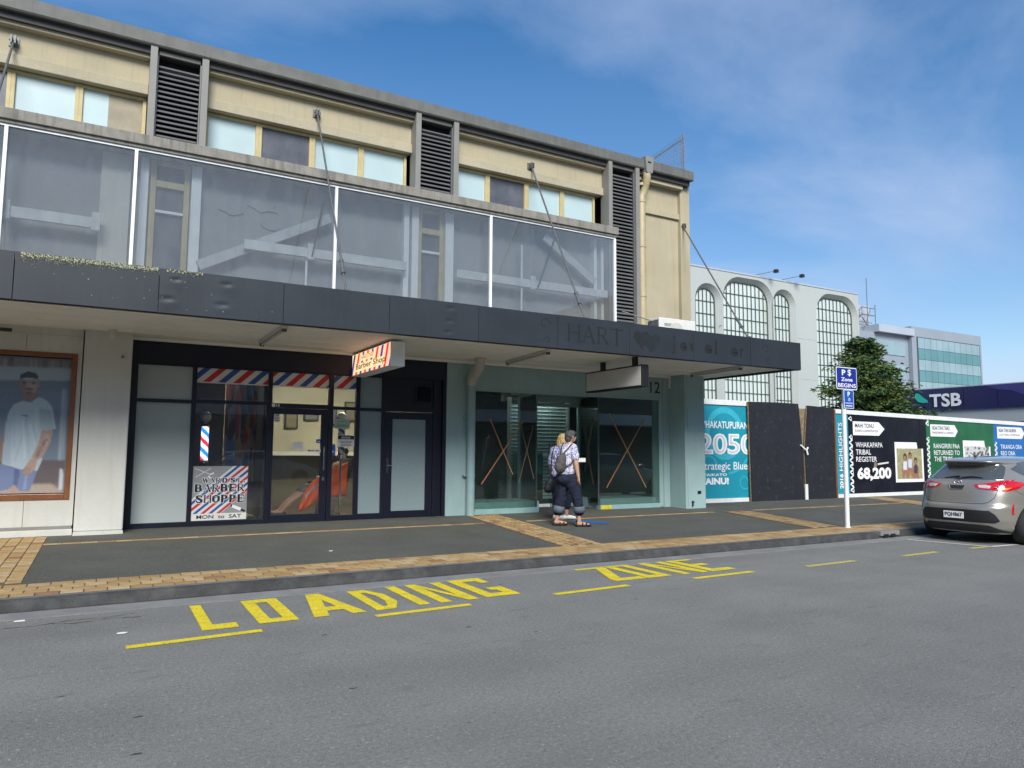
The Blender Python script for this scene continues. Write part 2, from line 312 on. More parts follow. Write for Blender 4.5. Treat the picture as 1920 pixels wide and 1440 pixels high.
def struct(mb, name, m, bevel=0, recalc=True): return part(mb, name, m, None, (0, 0, 0), bevel, 'structure', recalc=recalc)
def inst(me, name, parent, w, rx=0, ry=0, rz=0, local=False):
    o = bpy.data.objects.new(name, me); col.objects.link(o); o.parent = parent
    o.location = Vector(w)-(wloc(parent) if not local else Vector((0, 0, 0))); o.rotation_euler = (rx, ry, rz); return o
def copy_tree(o, parent=None):
    c = o.copy(); col.objects.link(c); c.parent = parent
    for ch in [x for x in bpy.data.objects if x.parent == o]: copy_tree(ch, c)
    return c
def text_mesh(s, size=1, bold=0, spacing=1):
    cu = bpy.data.curves.new('txt', 'FONT'); cu.body = s; cu.size = size; cu.offset = bold; cu.space_character = spacing; cu.resolution_u = 3; cu.fill_mode = 'BOTH'
    o = bpy.data.objects.new('txt', cu); me = bpy.data.meshes.new_from_object(o)
    v = [tuple(p.co) for p in me.vertices]; f = [tuple(p.vertices) for p in me.polygons]
    bpy.data.objects.remove(o); bpy.data.curves.remove(cu); bpy.data.meshes.remove(me)
    return v, f
def lay(mb, vf, org, xd=(1, 0, 0), up=(0, 0, 1), w=None, h=None, m=0, align='l', th=.0015, shear=0):
    """place flat glyphs at org, reading along xd, fitted to width w and height h"""
    v, f = vf; xs = [p[0] for p in v]; ys = [p[1] for p in v]; x0, x1, y0, y1 = min(xs), max(xs), min(ys), max(ys)
    sx = w/(x1-x0) if w else 1; sy = h/(y1-y0) if h else (sx if w else 1)
    if h and not w: sx = sy
    W = (x1-x0)*sx; dx = 0 if align == 'l' else -W/2 if align == 'c' else -W
    xd, up, o = Vector(xd).normalized(), Vector(up).normalized(), Vector(org)
    n = xd.cross(up)
    pts = [o+xd*((p[0]-x0)*sx+dx+shear*(p[1]-y0)*sy)+up*((p[1]-y0)*sy)+n*th for p in v]
    mb.add(pts, f, m); return mb
def words(name, s, org, m, parent, xd=(1, 0, 0), up=(0, 0, 1), w=None, h=None, bold=0, align='l', th=.0015, spacing=1, shear=0):
    mb = MB(); lay(mb, text_mesh(s, 1, bold, spacing), org, xd, up, w, h, 0, align, th, shear)
    return part(mb, name, m, parent, recalc=False)
# ---- printed panel: a fine grid carrying flat print as a colour attribute
class Canvas:
    def __init__(s, W, H, bgc=(1, 1, 1)):
        s.W, s.H = W, H; s.a = np.ones((H, W, 3))*np.array(bgc); s.yy, s.xx = np.mgrid[0:H, 0:W]; s.xx = s.xx/(W-1); s.yy = s.yy/(H-1)
    def poly(s, pts, c, al=1.0):
        x, y = s.xx, s.yy; ins = np.zeros(x.shape, bool); n = len(pts)
        for i in range(n):
            x0, y0 = pts[i]; x1, y1 = pts[(i+1) % n]
            if y0 == y1: continue
            cnd = ((y0 > y) != (y1 > y)) & (x < (x1-x0)*(y-y0)/(y1-y0)+x0); ins ^= cnd
        s.put(ins, c, al)
    def put(s, mask, c, al=1.0):
        k = (mask.astype(float)*al)[..., None]; s.a = s.a*(1-k)+np.array(c)*k
    def ell(s, cx, cy, rx, ry, c, al=1.0, ang=0):
        dx, dy = s.xx-cx, s.yy-cy; ca, sa = math.cos(ang), math.sin(ang)
        u = (dx*ca+dy*sa)/rx; v = (-dx*sa+dy*ca)/ry; s.put(u*u+v*v < 1, c, al)
    def line(s, p, q, w, c, al=1.0, asp=1):
        px, py = p; qx, qy = q; ux, uy = qx-px, (qy-py)*asp; L2 = ux*ux+uy*uy+1e-9
        t = np.clip(((s.xx-px)*ux+(s.yy-py)*asp*uy)/L2, 0, 1); d = np.hypot(s.xx-px-t*ux, (s.yy-py)*asp-t*uy); s.put(d < w, c, al)
    def blur(s, n=1):
        for _ in range(n):
            p = np.pad(s.a, ((1, 1), (1, 1), (0, 0)), 'edge'); s.a = (p[1:-1, 1:-1]*2+p[:-2, 1:-1]+p[2:, 1:-1]+p[1:-1, :-2]+p[1:-1, 2:])/6
    def noise(s, amt, k=1):
        h, w = s.H//k+2, s.W//k+2; r = rng.normal(0, amt, (h, w)); r = np.kron(r, np.ones((k, k)))[:s.H, :s.W]; s.a = np.clip(s.a*(1+r[..., None]), 0, 1)
    def build(s, name, org, w, h, m, parent, xd=(1, 0, 0), up=(0, 0, 1), pts=None):
        o, xd, up = Vector(org), Vector(xd), Vector(up); H, W = s.H, s.W
        vs = [o+xd*(w*i/(W-1))+up*(h*j/(H-1)) for j in range(H) for i in range(W)]
        fs = [(j*W+i, j*W+i+1, (j+1)*W+i+1, (j+1)*W+i) for j in range(H-1) for i in range(W-1)]
        mb = MB(); mb.v = [tuple(p) for p in vs]; mb.f = fs; mb.m = [0]*len(fs); mb.sm = [False]*len(fs)
        ob = part(mb, name, m, parent, recalc=False)
        at = ob.data.color_attributes.new('print', 'FLOAT_COLOR', 'POINT'); c = np.ones((H*W, 4)); c[:, :3] = np.clip(s.a, 0, 1).reshape(-1, 3)
        at.data.foreach_set('color', c.ravel()); return ob
M['print'] = printmat('printed sheet', .35)
M['print_lit'] = printmat('backlit print', .4, .5)
def holed(mb, outer, holes, ax, a, b, m=0, reveal=0):
    """wall slab with real openings; outer/holes 2-D polygons; front at a, back at b"""
    loops = [outer]+holes; flat = [p for l in loops for p in l]
    def P(p, t): return (p[0], t, p[1]) if ax == 'y' else (t, p[0], p[1])
    tri = tessellate_polygon([[Vector((p[0], p[1], 0)) for p in l] for l in loops]); n = len(flat)
    vs = [P(p, a) for p in flat]+[P(p, b) for p in flat]
    mb.add(vs, [tuple(t) for t in tri]+[tuple(i+n for i in reversed(t)) for t in tri], m)
    k = 0
    for l in loops:
        q = len(l); mb.add(vs, [(k+i, k+(i+1) % q, k+(i+1) % q+n, k+i+n) for i in range(q)], m if k == 0 else reveal); k += q
    return mb
def rect(x0, x1, z0, z1): return [(x0, z0), (x1, z0), (x1, z1), (x0, z1)]
def ring(mb, x0, x1, y0, y1, z0, z1, l, r, b, t, m=0):
    """rectangular frame in an X-Z opening: widths left,right,bottom,top"""
    mb.box(x0, x0+l, y0, y1, z0, z1, m); mb.box(x1-r, x1, y0, y1, z0, z1, m)
    if b: mb.box(x0+l, x1-r, y0+.002, y1-.002, z0, z0+b, m)
    if t: mb.box(x0+l, x1-r, y0+.002, y1-.002, z1-t, z1, m)
    return mb
def zp(y): return .12+.0151*(min(y, 13.5)-8.1)      # footpath level rises gently to the shops
# ------------------------------------------------------------------ ground, road, kerb, footpath
XL, XR = -90, 260
mb = MB(); mb.quad((-900, -900, -.06), (1200, -900, -.06), (1200, 1500, -.06), (-900, 1500, -.06)); struct(mb, 'ground', 'earth')
mb = MB(); mb.quad((XL, -6.2, 0), (XR, -6.2, 0), (XR, 7.74, 0), (XL, 7.74, 0)); road = struct(mb, 'road', 'asphalt')
mb = MB(); mb.box(XL, 40, 7.74, 8.06, -.05, .006); struct(mb, 'channel', 'channel')
# kerb: sloped dark face, paler rounded top
mb = MB()
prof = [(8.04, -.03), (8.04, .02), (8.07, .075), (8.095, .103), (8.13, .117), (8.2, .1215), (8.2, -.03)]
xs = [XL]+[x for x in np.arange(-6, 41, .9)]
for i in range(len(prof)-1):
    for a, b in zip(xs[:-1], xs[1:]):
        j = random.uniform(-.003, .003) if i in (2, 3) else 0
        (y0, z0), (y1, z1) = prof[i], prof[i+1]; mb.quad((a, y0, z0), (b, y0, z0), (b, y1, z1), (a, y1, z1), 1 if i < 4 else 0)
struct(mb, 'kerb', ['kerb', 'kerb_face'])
mb = MB(); mb.add([(XL, 8.2, zp(8.2)-.006), (40, 8.2, zp(8.2)-.006), (40, 13.5, zp(13.5)-.006), (XL, 13.5, zp(13.5)-.006), (40, 45, zp(13.5)-.006), (XL, 45, zp(13.5)-.006)], [(0, 1, 2, 3), (3, 2, 4, 5)])
pave = struct(mb, 'footpath', 'footpath')
# individual pavers; shared meshes in five tones
def paver_mesh(lx, ly, m):
    b = MB(); b.box(-lx/2, lx/2, -ly/2, ly/2, -.03, 0, 0); me = b.mesh('paver', [m]); fixn(me); return me
SL = math.atan(.0151)
def tone():
    return random.choices(range(5), (6, 6, 4, 1.2, 1.6))[0]
def paving(name, spots, lx, ly, maxn=300, skewf=None):
    """spots: (x, y) centres, nearest first; individuals up to maxn, the rest one joined part"""
    root = thing(name, (0, 0, 0), None, None); root['kind'] = 'structure'
    ms = [paver_mesh(lx-.013, ly-.013, BR[k]) for k in range(5)]
    rest = MB()
    for i, (x, y, r) in enumerate(spots):
        z = zp(y)+.003+random.uniform(-.002, .002); k = tone()
        if i < maxn: inst(ms[k], 'paver', root, (x, y, z), rx=SL, rz=r)
        else:
            a, b = lx/2-.0065, ly/2-.0065; c, s = math.cos(r), math.sin(r)
            P = [(x+u*c-v*s, y+u*s+v*c, z+(u*s+v*c)*.0151) for u, v in ((-a, -b), (a, -b), (a, b), (-a, b))]
            rest.quad(*P, k)
    if rest.v: part(rest, 'pavers_beyond', BR, root, kind='stuff')
    return root
LX, LY = .2, .162
mb = MB(); mb.add([(XL, 8.2, zp(8.2)-.004), (40, 8.2, zp(8.2)-.004), (40, 8.86, zp(8.86)-.004), (XL, 8.86, zp(8.86)-.004)], [(0, 1, 2, 3)]); struct(mb, 'paver_bed', 'mortar')
sp = []
for r in range(4):
    y = 8.2+LY*(r+.5)+.004
    for i in range(-12, 190): sp.append(((i+(.5 if r % 2 else 0))*LX, y, 0))
sp.sort(key=lambda p: (0 if p[0] > -1.2 else 1, p[0]))
paving('kerbside_paving', sp, LX, LY)
# cross band at the left, bricks laid end to end towards the shops
mb = MB(); bed = lambda pts: mb.add([(x, y, zp(y)-.004) for x, y in pts], [(0, 1, 2, 3)])
bed([(-2.1, 8.865), (-.66, 8.865), (-.69, 12.9), (-2.1, 12.9)]); bed([(5.83, 8.865), (6.55, 8.865), (7.14, 13.32), (6.42, 13.32)]); bed([(11.35, 8.865), (12.1, 8.865), (13.05, 12.0), (12.15, 12.0)]); bed([(18.3, 10.6), (19.3, 10.6), (20.6, 13.6), (19.4, 13.6)])
struct(mb, 'paver_bed', 'mortar')
sp = []
for c in range(9):
    for i in range(20):
        y = 8.97+.1+(i+(.5 if c % 2 else 0))*.2
        if y < 12.85: sp.append((-.735-c*.15, y, R(90)))
sp.sort(key=lambda p: -p[0]); paving('left_cross_paving', sp, .2, .148)
def skewband(name, x0, y0, x1, y1, w, n=5, maxn=300):
    ang = math.atan2(x1-x0, y1-y0); L_ = math.hypot(x1-x0, y1-y0); sp = []
    for c in range(n):
        for i in range(int(L_/.2)):
            t = (.1+(i+(.5 if c % 2 else 0))*.2)
            if t > L_-.05: continue
            sp.append((x0+(c+.5)*w/n+t*math.sin(ang), y0+t*math.cos(ang), R(90)-ang))
    sp.sort(key=lambda p: p[1]); return paving(name, sp, .2, w/n*.985, maxn)
skewband('middle_cross_paving', 5.87, 8.88, 6.44, 13.28, .68)
skewband('right_cross_paving', 11.38, 8.88, 12.2, 11.95, .7, maxn=0)
skewband('far_cross_paving', 18.35, 10.6, 19.5, 13.6, .9, maxn=0)
# thin line of edge bricks parallel to the shops
mb = MB()
for x0, x1 in ((-.66, 6.15), (7.05, 11.9), (13.1, 19.0)):
    x = x0
    while x < x1:
        y = 11.93; w = min(.22, x1-x); mb.box(x, x+w-.008, y-.045, y+.045, zp(y)-.02, zp(y)+.0015, tone()); x += .22
struct(mb, 'edge_strip', BR)
# cast kerb outlet near the sign post
mb = MB(); mb.box(12.0, 12.55, 8.02, 8.24, .05, .128, 0)
for k in range(2): mb.box(12.08+k*.2, 12.22+k*.2, 8.012, 8.03, .02, .075, 1)
single(mb, 'kerb_outlet', ['channel', 'black'], 'pale concrete stormwater outlet with two dark slots in the kerb by the sign post', 'kerb outlet', bevel=.004)

# ------------------------------------------------------------------ road markings
ZM = .004
def letter_polys(ch):
    G = {'L': [[(0, 0), (1, 0), (1, .17), (.34, .17), (.34, 1), (0, 1)]],
         'O': [[(0, 0), (1, 0), (1, .15), (.34, .15), (.34, .85), (0, .85)], [(0, .85), (.34, .85), (.66, .85), (.66, .15), (1, .15), (1, 1), (0, 1)]],
         'A': [[(0, 0), (.28, 0), (.62, 1), (.34, 1)], [(.72, 0), (1, 0), (.62, 1), (.42, 1)], [(.24, .2), (.78, .2), (.72, .36), (.30, .36)]],
         'D': [[(0, 0), (.34, 0), (.34, 1), (0, 1)], [(.34, 0), (.6, 0), (1, .3), (.66, .36), (.5, .15), (.34, .15)], [(.34, 1), (.6, 1), (1, .7), (.66, .64), (.5, .85), (.34, .85)], [(1, .3), (1, .7), (.66, .64), (.66, .36)]],
         'I': [[(0, 0), (1, 0), (1, 1), (0, 1)]],
         'N': [[(0, 0), (.29, 0), (.29, 1), (0, 1)], [(.71, 0), (1, 0), (1, 1), (.71, 1)], [(.29, 1), (.29, .72), (.71, 0), (.71, .28)]],
         'G': [[(0, 0), (1, 0), (1, .16), (.33, .16), (.33, .84), (0, .84)], [(0, .84), (1, .84), (1, 1), (0, 1)], [(.68, .16), (1, .16), (1, .44), (.52, .44), (.52, .3), (.68, .3)], [(.72, .7), (1, .7), (1, .84), (.72, .84)]],
         'Z': [[(0, 0), (1, 0), (1, .15), (0, .15)], [(0, .85), (1, .85), (1, 1), (0, 1)], [(0, .15), (.36, .15), (1, .85), (.64, .85)]],
         'E': [[(0, 0), (.34, 0), (.34, 1), (0, 1)], [(.34, 0), (1, 0), (1, .16), (.34, .16)], [(.34, .43), (.85, .43), (.85, .57), (.34, .57)], [(.34, .84), (1, .84), (1, 1), (.34, 1)]]}
    return G[ch]
def road_word(word, spans, y0, y1, label):
    root = thing('road_lettering', (spans[0][0], y0, ZM), label, 'road marking', 'yellow loading zone words painted on the road')
    for ch, (a, b, j0, j1) in zip(word, spans):
        mb = MB()
        for poly in letter_polys(ch):
            zz = ZM+.0005*len(mb.f)**.5; pts = [(a+(b-a)*u, y0+j0+(y1-y0+j1-j0)*v, zz) for u, v in poly]
            t = tessellate_polygon([[Vector((p[0], p[1], 0)) for p in pts]]); mb.add(pts, [tuple(i) for i in t])
        part(mb, 'letter', 'yellow', root)
    return root
road_word('LOADING', [(.785, 1.075, 0, 0), (1.245, 1.585, .03, 0), (1.72, 2.21, .05, .03), (2.31, 2.62, .06, .0), (2.75, 2.87, .1, .05), (2.98, 3.4, .1, .05), (3.5, 3.91, .13, .09)], 6.58, 7.65,
          'big yellow word LOADING painted on the road beside the kerb')
road_word('ZONE', [(5.27, 5.72, 0, 0), (5.74, 6.11, 0, 0), (6.3, 6.72, 0, 0), (6.78, 7.2, 0, 0)], 6.83, 7.8,
          'big yellow word ZONE painted on the road beside the kerb')
dash = [(.22, 1.22, 6.30, 6.36, 'yellow', 'long yellow edge dash below the letter L on the road'), (2.22, 3.2, 6.42, 6.47, 'yellow', 'yellow edge dash below the letters D I N'),
        (4.2, 5.22, 6.51, 6.56, 'yellow', 'yellow edge dash before and below the word ZONE'), (6.19, 7.22, 6.55, 6.58, 'yellow', 'yellow edge dash right below the letter E of ZONE'),
        (8.19, 9.22, 6.54, 6.57, 'yellow_old', 'faded yellow dash alone on the road past the word ZONE'), (10.3, 11.2, 6.54, 6.57, 'yellow_old', 'farthest thin yellow dash just before the white bay corner'),
        (12.1, 12.66, 6.555, 6.56, 'yellow_old', 'short yellow dash touching the white parking bay corner')]
for a, b, ya, yb, m, lb in dash:
    mb = MB(); mb.quad((a, ya-.045, ZM), (b, yb-.045, ZM), (b, yb+.05, ZM), (a, ya+.05, ZM))
    single(mb, 'yellow_dash', m, lb, 'road marking', 'yellow dashes marking the loading bay edge')
mb = MB(); mb.quad((12.25, 7.72, ZM+.003), (12.35, 7.72, ZM+.003), (12.66, 6.5, ZM+.003), (12.56, 6.5, ZM+.003)); mb.quad((12.57, 6.46, ZM+.004), (13.3, 6.42, ZM+.004), (13.3, 6.52, ZM+.004), (12.57, 6.56, ZM+.004))
single(mb, 'parking_bay_line', 'white_line', 'white corner line of the parking bay behind the silver hatchback', 'road marking')
# scraps of litter and tar
for x, y, s_, lb in ((.2, 6.78, .03, 'white paper scrap on the road left of the L'), (2.72, 9.75, .025, 'tiny white scrap on the dark footpath before the barber shop'), (-.55, 7.65, .035, 'pale scrap in the gutter at the left edge')):
    mb = MB(); z = .006 if y < 8 else zp(y)+.001; pts = [(x+s_*math.cos(t)*random.uniform(.7, 1.6), y+s_*.6*math.sin(t)*random.uniform(.6, 1.2)) for t in np.arange(0, 6.2, .9)]; mb.prism(pts, 'z', z, z+.006)
    single(mb, 'litter_scrap', 'litter', lb, 'litter')
mb = MB()
for _ in range(60):
    x, y = random.uniform(-1, 12), random.uniform(1.2, 7.5); L_ = random.uniform(.012, .045)
    pts = [(x+L_*math.cos(t)*random.uniform(.6, 1), y+L_*.3*math.sin(t)*random.uniform(.6, 1)) for t in np.arange(0, 6.2, 1.05)]
    mb.add([(p[0], p[1], .0025) for p in pts], [tuple(range(len(pts)))])
tag(part(mb, 'tar_specks', 'oil', None, (0, 0, 0)), 'small dark tar flecks scattered over the grey road', 'tar specks', kind='stuff')
M['crack'] = mat('road crack', (.03, .03, .03), .95, var=.2)
for pts, lb in (([(-.9, 7.3), (-.7, 7.42), (-.45, 7.40), (-.2, 7.5), (.1, 7.48), (.35, 7.58)], 'dark branching crack along the gutter at the left'), ([(-.35, 7.45), (-.15, 7.36), (.12, 7.42), (.4, 7.38)], 'short dark crack beside the gutter crack at the left')):
    mb = MB(); P = []
    for (a, b), (c_, d) in zip(pts[:-1], pts[1:]):
        for k in range(8): t = k/8; P.append((a+(c_-a)*t+random.uniform(-.012, .012), b+(d-b)*t+random.uniform(-.012, .012)))
    for (a, b), (c_, d) in zip(P[:-1], P[1:]): w = random.uniform(.002, .007); mb.add([(a, b-w, .0035), (c_, d-w, .0035), (c_, d+w, .0035), (a, b+w, .0035)], [(0, 1, 2, 3)])
    single(mb, 'road_crack', 'crack', lb, 'road crack', 'cracks in the road surface')
# blue footpath sticker
mb = MB(); c, s_ = math.cos(R(-60)), math.sin(R(-60))
pts = [(8.12+.40*math.cos(t)*c-.16*math.sin(t)*s_, 11.32+.40*math.cos(t)*s_+.16*math.sin(t)*c) for t in np.arange(0, 6.28, .35)]
mb.add([(x, y, zp(y)-.001) for x, y in pts], [tuple(range(len(pts)))]); M['sticker'] = mat('blue floor sticker', (.01, .13, .42), .6, var=.15, speck=.3, speckc=(.05, .1, .15), speck_s=20)
single(mb, 'floor_sticker', 'sticker', 'bright blue oval sticker on the footpath at the walking woman\'s toes', 'floor sticker')
# ------------------------------------------------------------------ the two-storey building
bld = thing('shop_building', (4, 13.4, .2), 'cream two storey shop building with glazed gallery, louvres and charcoal street canopy', 'building')
PB = lambda mb, name, m, **k: part(mb, name, m, bld, **k)
X0, XE = -7.0, 12.53
# body behind, side wall, roof
mb = MB(); mb.box(XE-.25, XE, 13.45, 26, 0, 8.3); PB(mb, 'side_wall', 'cream')
mb = MB(); mb.box(X0, XE+.05, 13.3, 26, 8.3, 8.42); PB(mb, 'roof', 'gutter')
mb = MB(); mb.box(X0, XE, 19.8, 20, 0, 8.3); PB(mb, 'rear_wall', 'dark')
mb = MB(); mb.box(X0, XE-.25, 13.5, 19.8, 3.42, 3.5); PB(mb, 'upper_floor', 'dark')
# upper wall: solid areas round the openings
PIL = [(-4.36, -4.25), (-3.55, -3.44), (.34, .45), (1.14, 1.25), (5.09, 5.20), (5.92, 6.03), (9.85, 9.96), (10.65, 10.76)]
BAYS = [(X0, -4.36), (-3.44, .34), (1.25, 5.09), (6.03, 9.85)]
for a, b in BAYS:
    mb = MB(); mb.box(a, b, 13.26, 13.5, 7.63, 8.07); PB(mb, 'wall_panel', 'cream')
    mb = MB(); mb.box(a, b, 13.12, 13.5, 8.06, 8.19); PB(mb, 'wall_band', 'cream', bevel=.008)
    mb = MB(); mb.box(a, b, 13.19, 13.5, 7.45, 7.63); PB(mb, 'lintel', 'lintel', bevel=.01)
mb = MB(); mb.box(10.76, XE, 13.30, 13.5, 3.4, 8.25); PB(mb, 'end_wall', 'cream')
mb = MB(); mb.box(10.765, XE-.28, 13.12, 13.3, 8.02, 8.19); mb.box(10.765, XE, 13.24, 13.3, 7.28, 7.42); PB(mb, 'end_band', 'cream', bevel=.006)
mb = MB(); mb.box(XE-.3, XE+.003, 13.2, 13.3, 3.4, 8.2); PB(mb, 'corner_pier', 'cream', bevel=.006)
mb = MB(); mb.box(X0, XE, 13.38, 13.5, 6.45, 6.52); PB(mb, 'window_sill', 'cream_trim')
for i, (a, b) in enumerate(PIL):
    z0 = 3.9 if i >= 6 else 6.6
    mb = MB(); mb.box(a, b, 12.98, 13.3, z0, 8.27); PB(mb, 'pilaster', 'pilaster', bevel=.006)
slat = MB(); slat.prism([(0, .0), (.035, .045), (.075, .062), (.08, .055), (.045, .03), (.012, -.004)], 'x', -.335, .335); slat_me = slat.mesh('slat', [M['louvre']]); fixn(slat_me)
for a, b, z0 in ((-4.25, -3.55, 6.6), (.45, 1.14, 6.6), (5.20, 5.92, 6.6), (9.96, 10.65, 3.95)):
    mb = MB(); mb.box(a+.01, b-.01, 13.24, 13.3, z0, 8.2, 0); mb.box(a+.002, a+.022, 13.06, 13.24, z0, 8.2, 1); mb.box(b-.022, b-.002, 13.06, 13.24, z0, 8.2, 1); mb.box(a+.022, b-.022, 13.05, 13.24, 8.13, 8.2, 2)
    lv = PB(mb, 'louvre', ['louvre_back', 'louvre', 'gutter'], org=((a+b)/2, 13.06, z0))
    n = int((8.06-z0)/.086)
    for k in range(n):
        o = inst(slat_me, 'slat', lv, ((a+b)/2, 13.07, z0+.03+k*.086)); o.scale.x = (b-a-.06)/.67; o.rotation_euler.x = random.uniform(-.02, .02)
# windows in the upper storey
def upwin(x0, x1, kind, z0=6.5, z1=7.44):
    mb = MB(); ring(mb, x0, x1, 13.33, 13.42, z0, z1, .055, .055, .05, .05)
    f = PB(mb, 'window', 'cream_trim', bevel=.004)
    if kind == 'split':
        g = MB(); g.box(x0+.055, x0+.42, 13.375, 13.39, z0+.05, z1-.05); part(g, 'pane', 'pane_light', f)
        g = MB(); g.box(x0+.42, x1-.055, 13.37, 13.385, z0+.05, z1-.05); part(g, 'pane', 'pane_brown', f, label='stained brown board behind the glass')
    else:
        g = MB(); g.box(x0+.055, x1-.055, 13.375, 13.39, z0+.05, z1-.05); part(g, 'pane', {'l': 'pane_light', 'd': 'pane_dark'}[kind], f)
for x0, x1, k in ((-3.4, -2.5, 'l'), (-2.45, -1.57, 'd'), (-1.57, -.65, 'l'), (-.65, .33, 'split'), (1.26, 2.17, 'l'), (2.17, 3.14, 'd'), (3.14, 4.09, 'l'), (4.09, 5.03, 'l'), (6.03, 6.88, 'l'), (6.88, 7.85, 'd'), (7.85, 8.79, 'l'), (8.79, 9.7, 'l')):
    upwin(x0, x1, k)
# eave: deep gutter with joints, flashing below coloured dark for the shadow gap, rain head
mb = MB(); prof = [(12.95, 8.25), (12.95, 8.46), (12.975, 8.47), (13.4, 8.44), (13.4, 8.3), (13.08, 8.235), (12.97, 8.225)]
mb.prism(prof, 'x', X0, 12.46); g = PB(mb, 'gutter', 'gutter')
for x in (-4.8, -3.1, -1.35, .2, 1.15, 2.2, 4.4, 6.6, 8.8, 11.45, 12.15):
    b = MB(); b.prism([(p[0]-.004 if p[0] < 13 else p[0], p[1]+(.004 if p[1] > 8.3 else -.004)) for p in prof], 'x', x, x+.025); part(b, 'gutter_joint', 'gutter', g)
mb = MB(); mb.box(X0, 12.42, 13.06, 13.3, 8.12, 8.234); PB(mb, 'eave_shadow_flashing', 'dark_flash')
mb = MB(); mb.prism([(10.86, 8.52), (11.12, 8.52), (11.08, 8.13), (10.90, 8.13)], 'y', 12.88, 13.1, 0); mb.box(10.93, 11.03, 12.873, 12.885, 8.36, 8.4, 1); PB(mb, 'rain_head', ['pilaster', 'black'], bevel=.005)
dp = MB(); dp.tube([(10.98, 12.98, 8.15), (10.98, 12.98, 8.02), (11.0, 13.05, 7.9), (11.0, 13.12, 7.75), (10.93, 13.13, 7.6), (10.92, 13.13, 3.8)], .095, 16)
dpo = PB(dp, 'downpipe', 'pipe_cream')
for z in (7.86, 7.45, 6.35, 5.15):
    b = MB(); b.tube([(10.925, 13.13, z), (10.925, 13.13, z+.06)], .106, 16); b.box(10.78, 10.85, 13.16, 13.3, z+.01, z+.04); part(b, 'pipe_collar', 'pipe_cream', dpo)
# glazed gallery
GY = 12.9
mb = MB(); mb.box(X0, 9.99, 12.8, 13.3, 6.43, 6.6); mb.box(X0, 9.97, 12.84, 13.28, 6.375, 6.43, 1); PB(mb, 'gallery_ledge', ['ledge', 'ledge'], bevel=.008)
mb = MB(); mb.box(X0, 9.95, 12.87, 12.9, 6.34, 6.372); PB(mb, 'gallery_head', 'white_alu')
mu = [-5.0, -1.53, .215, 3.505, 6.735, 9.93]
for x in mu:
    mb = MB(); mb.box(x-.025, x+.025, 12.86, 12.94, 3.9, 6.34); PB(mb, 'gallery_mullion', 'white_alu', bevel=.004)
mb = MB(); mb.box(9.93-.02, 9.93+.02, 12.94, 13.28, 3.9, 6.37); PB(mb, 'gallery_return', 'dusty')
for a, b in zip(mu[:-1], mu[1:]):
    mb = MB(); mb.box(a+.03, b-.03, 12.895, 12.903, 3.9, 6.34); PB(mb, 'gallery_pane', 'dusty')
mb = MB(); mb.box(X0, 9.95, 13.36, 13.5, 3.5, 6.45); PB(mb, 'gallery_wall', 'grey_wall')
mb = MB(); mb.box(X0, 9.95, 12.95, 13.36, 3.7, 3.88); PB(mb, 'gallery_floor', 'grey_wall')
mb = MB(); mb.box(-.27, .16, 13.28, 13.36, 3.88, 6.37); PB(mb, 'gallery_panel', 'white_wall', bevel=.004)
for a, b in ((.30, .42), (1.08, 1.24), (4.96, 5.07), (5.13, 5.27), (5.86, 6.04), (9.58, 9.66), (9.78, 9.86)):
    mb = MB(); mb.box(a, b, 13.2, 13.36, 3.88, 6.37); PB(mb, 'gallery_post', 'white_alu', bevel=.004)
for a, b, zs in ((.45, 1.06, (5.97, 5.5)), (5.28, 5.85, (5.92, 5.5))):
    mb = MB(); ring(mb, a, b, 13.28, 13.355, 4.0, 6.37, .09, .09, .08, .06); sw = PB(mb, 'sash_window', 'cream_trim', bevel=.004)
    for k, z in enumerate(zs):
        c = MB(); c.box(a+.09, b-.09, 13.27, 13.35, z-(.05 if k == 0 else .025), z+(.06 if k == 0 else .02)); part(c, 'rail', 'cream_trim' if k == 0 else 'white_alu', sw)
    g = MB(); g.box(a+.09, b-.09, 13.345, 13.352, 4.08, 6.31); part(g, 'pane', 'pane_dark', sw)
M['beam'] = mat('pale beam paint', (.62, .64, .64), .6, var=.12, vs=4, streak=.2); M['beam2'] = mat('grey beam paint', (.50, .52, .525), .6, var=.15, vs=3, streak=.2)
# pale beams and sloping bars set behind the gallery glass
for a, b in ((-1.5, -.28), (1.95, 4.96), (6.05, 9.83)):
    mb = MB(); mb.box(a, b, 13.02, 13.1, 4.99, 5.16); PB(mb, 'pale_beam', 'beam', bevel=.004)
for x in (-1.49, -.3, 3.1, 7.83):
    mb = MB(); mb.box(x-.06, x+.06, 12.99, 13.12, 4.95, 5.24); PB(mb, 'beam_sleeve', 'beam', bevel=.004)
for p, q in (((1.24, 4.62), (3.47, 5.82)), ((8.2, 6.2), (9.55, 5.35)), ((-3.6, 6.1), (-1.6, 5.1))):
    d = Vector((q[0]-p[0], q[1]-p[1])).normalized(); n = Vector((-d.y, d.x))*.085
    mb = MB(); mb.prism([(p[0]+n.x, p[1]+n.y), (p[0]-n.x, p[1]-n.y), (q[0]-n.x, q[1]-n.y), (q[0]+n.x, q[1]+n.y)], 'y', 13.12, 13.18); PB(mb, 'sloping_bar', 'beam2')
for x, z1 in ((3.05, 4.95), (7.6, 5.9)):
    mb = MB(); mb.tube([(x, 13.1, 3.9), (x, 13.1, z1)], .022, 8); PB(mb, 'gallery_stay', 'white_alu')
for p, q in (((7.95, 5.0), (8.45, 6.35)), ((3.12, 5.0), (3.35, 6.35))):
    mb = MB(); mb.tube([(p[0], 13.0, p[1]), (q[0], 13.0, q[1])], .018, 8); PB(mb, 'gallery_rod', 'black')
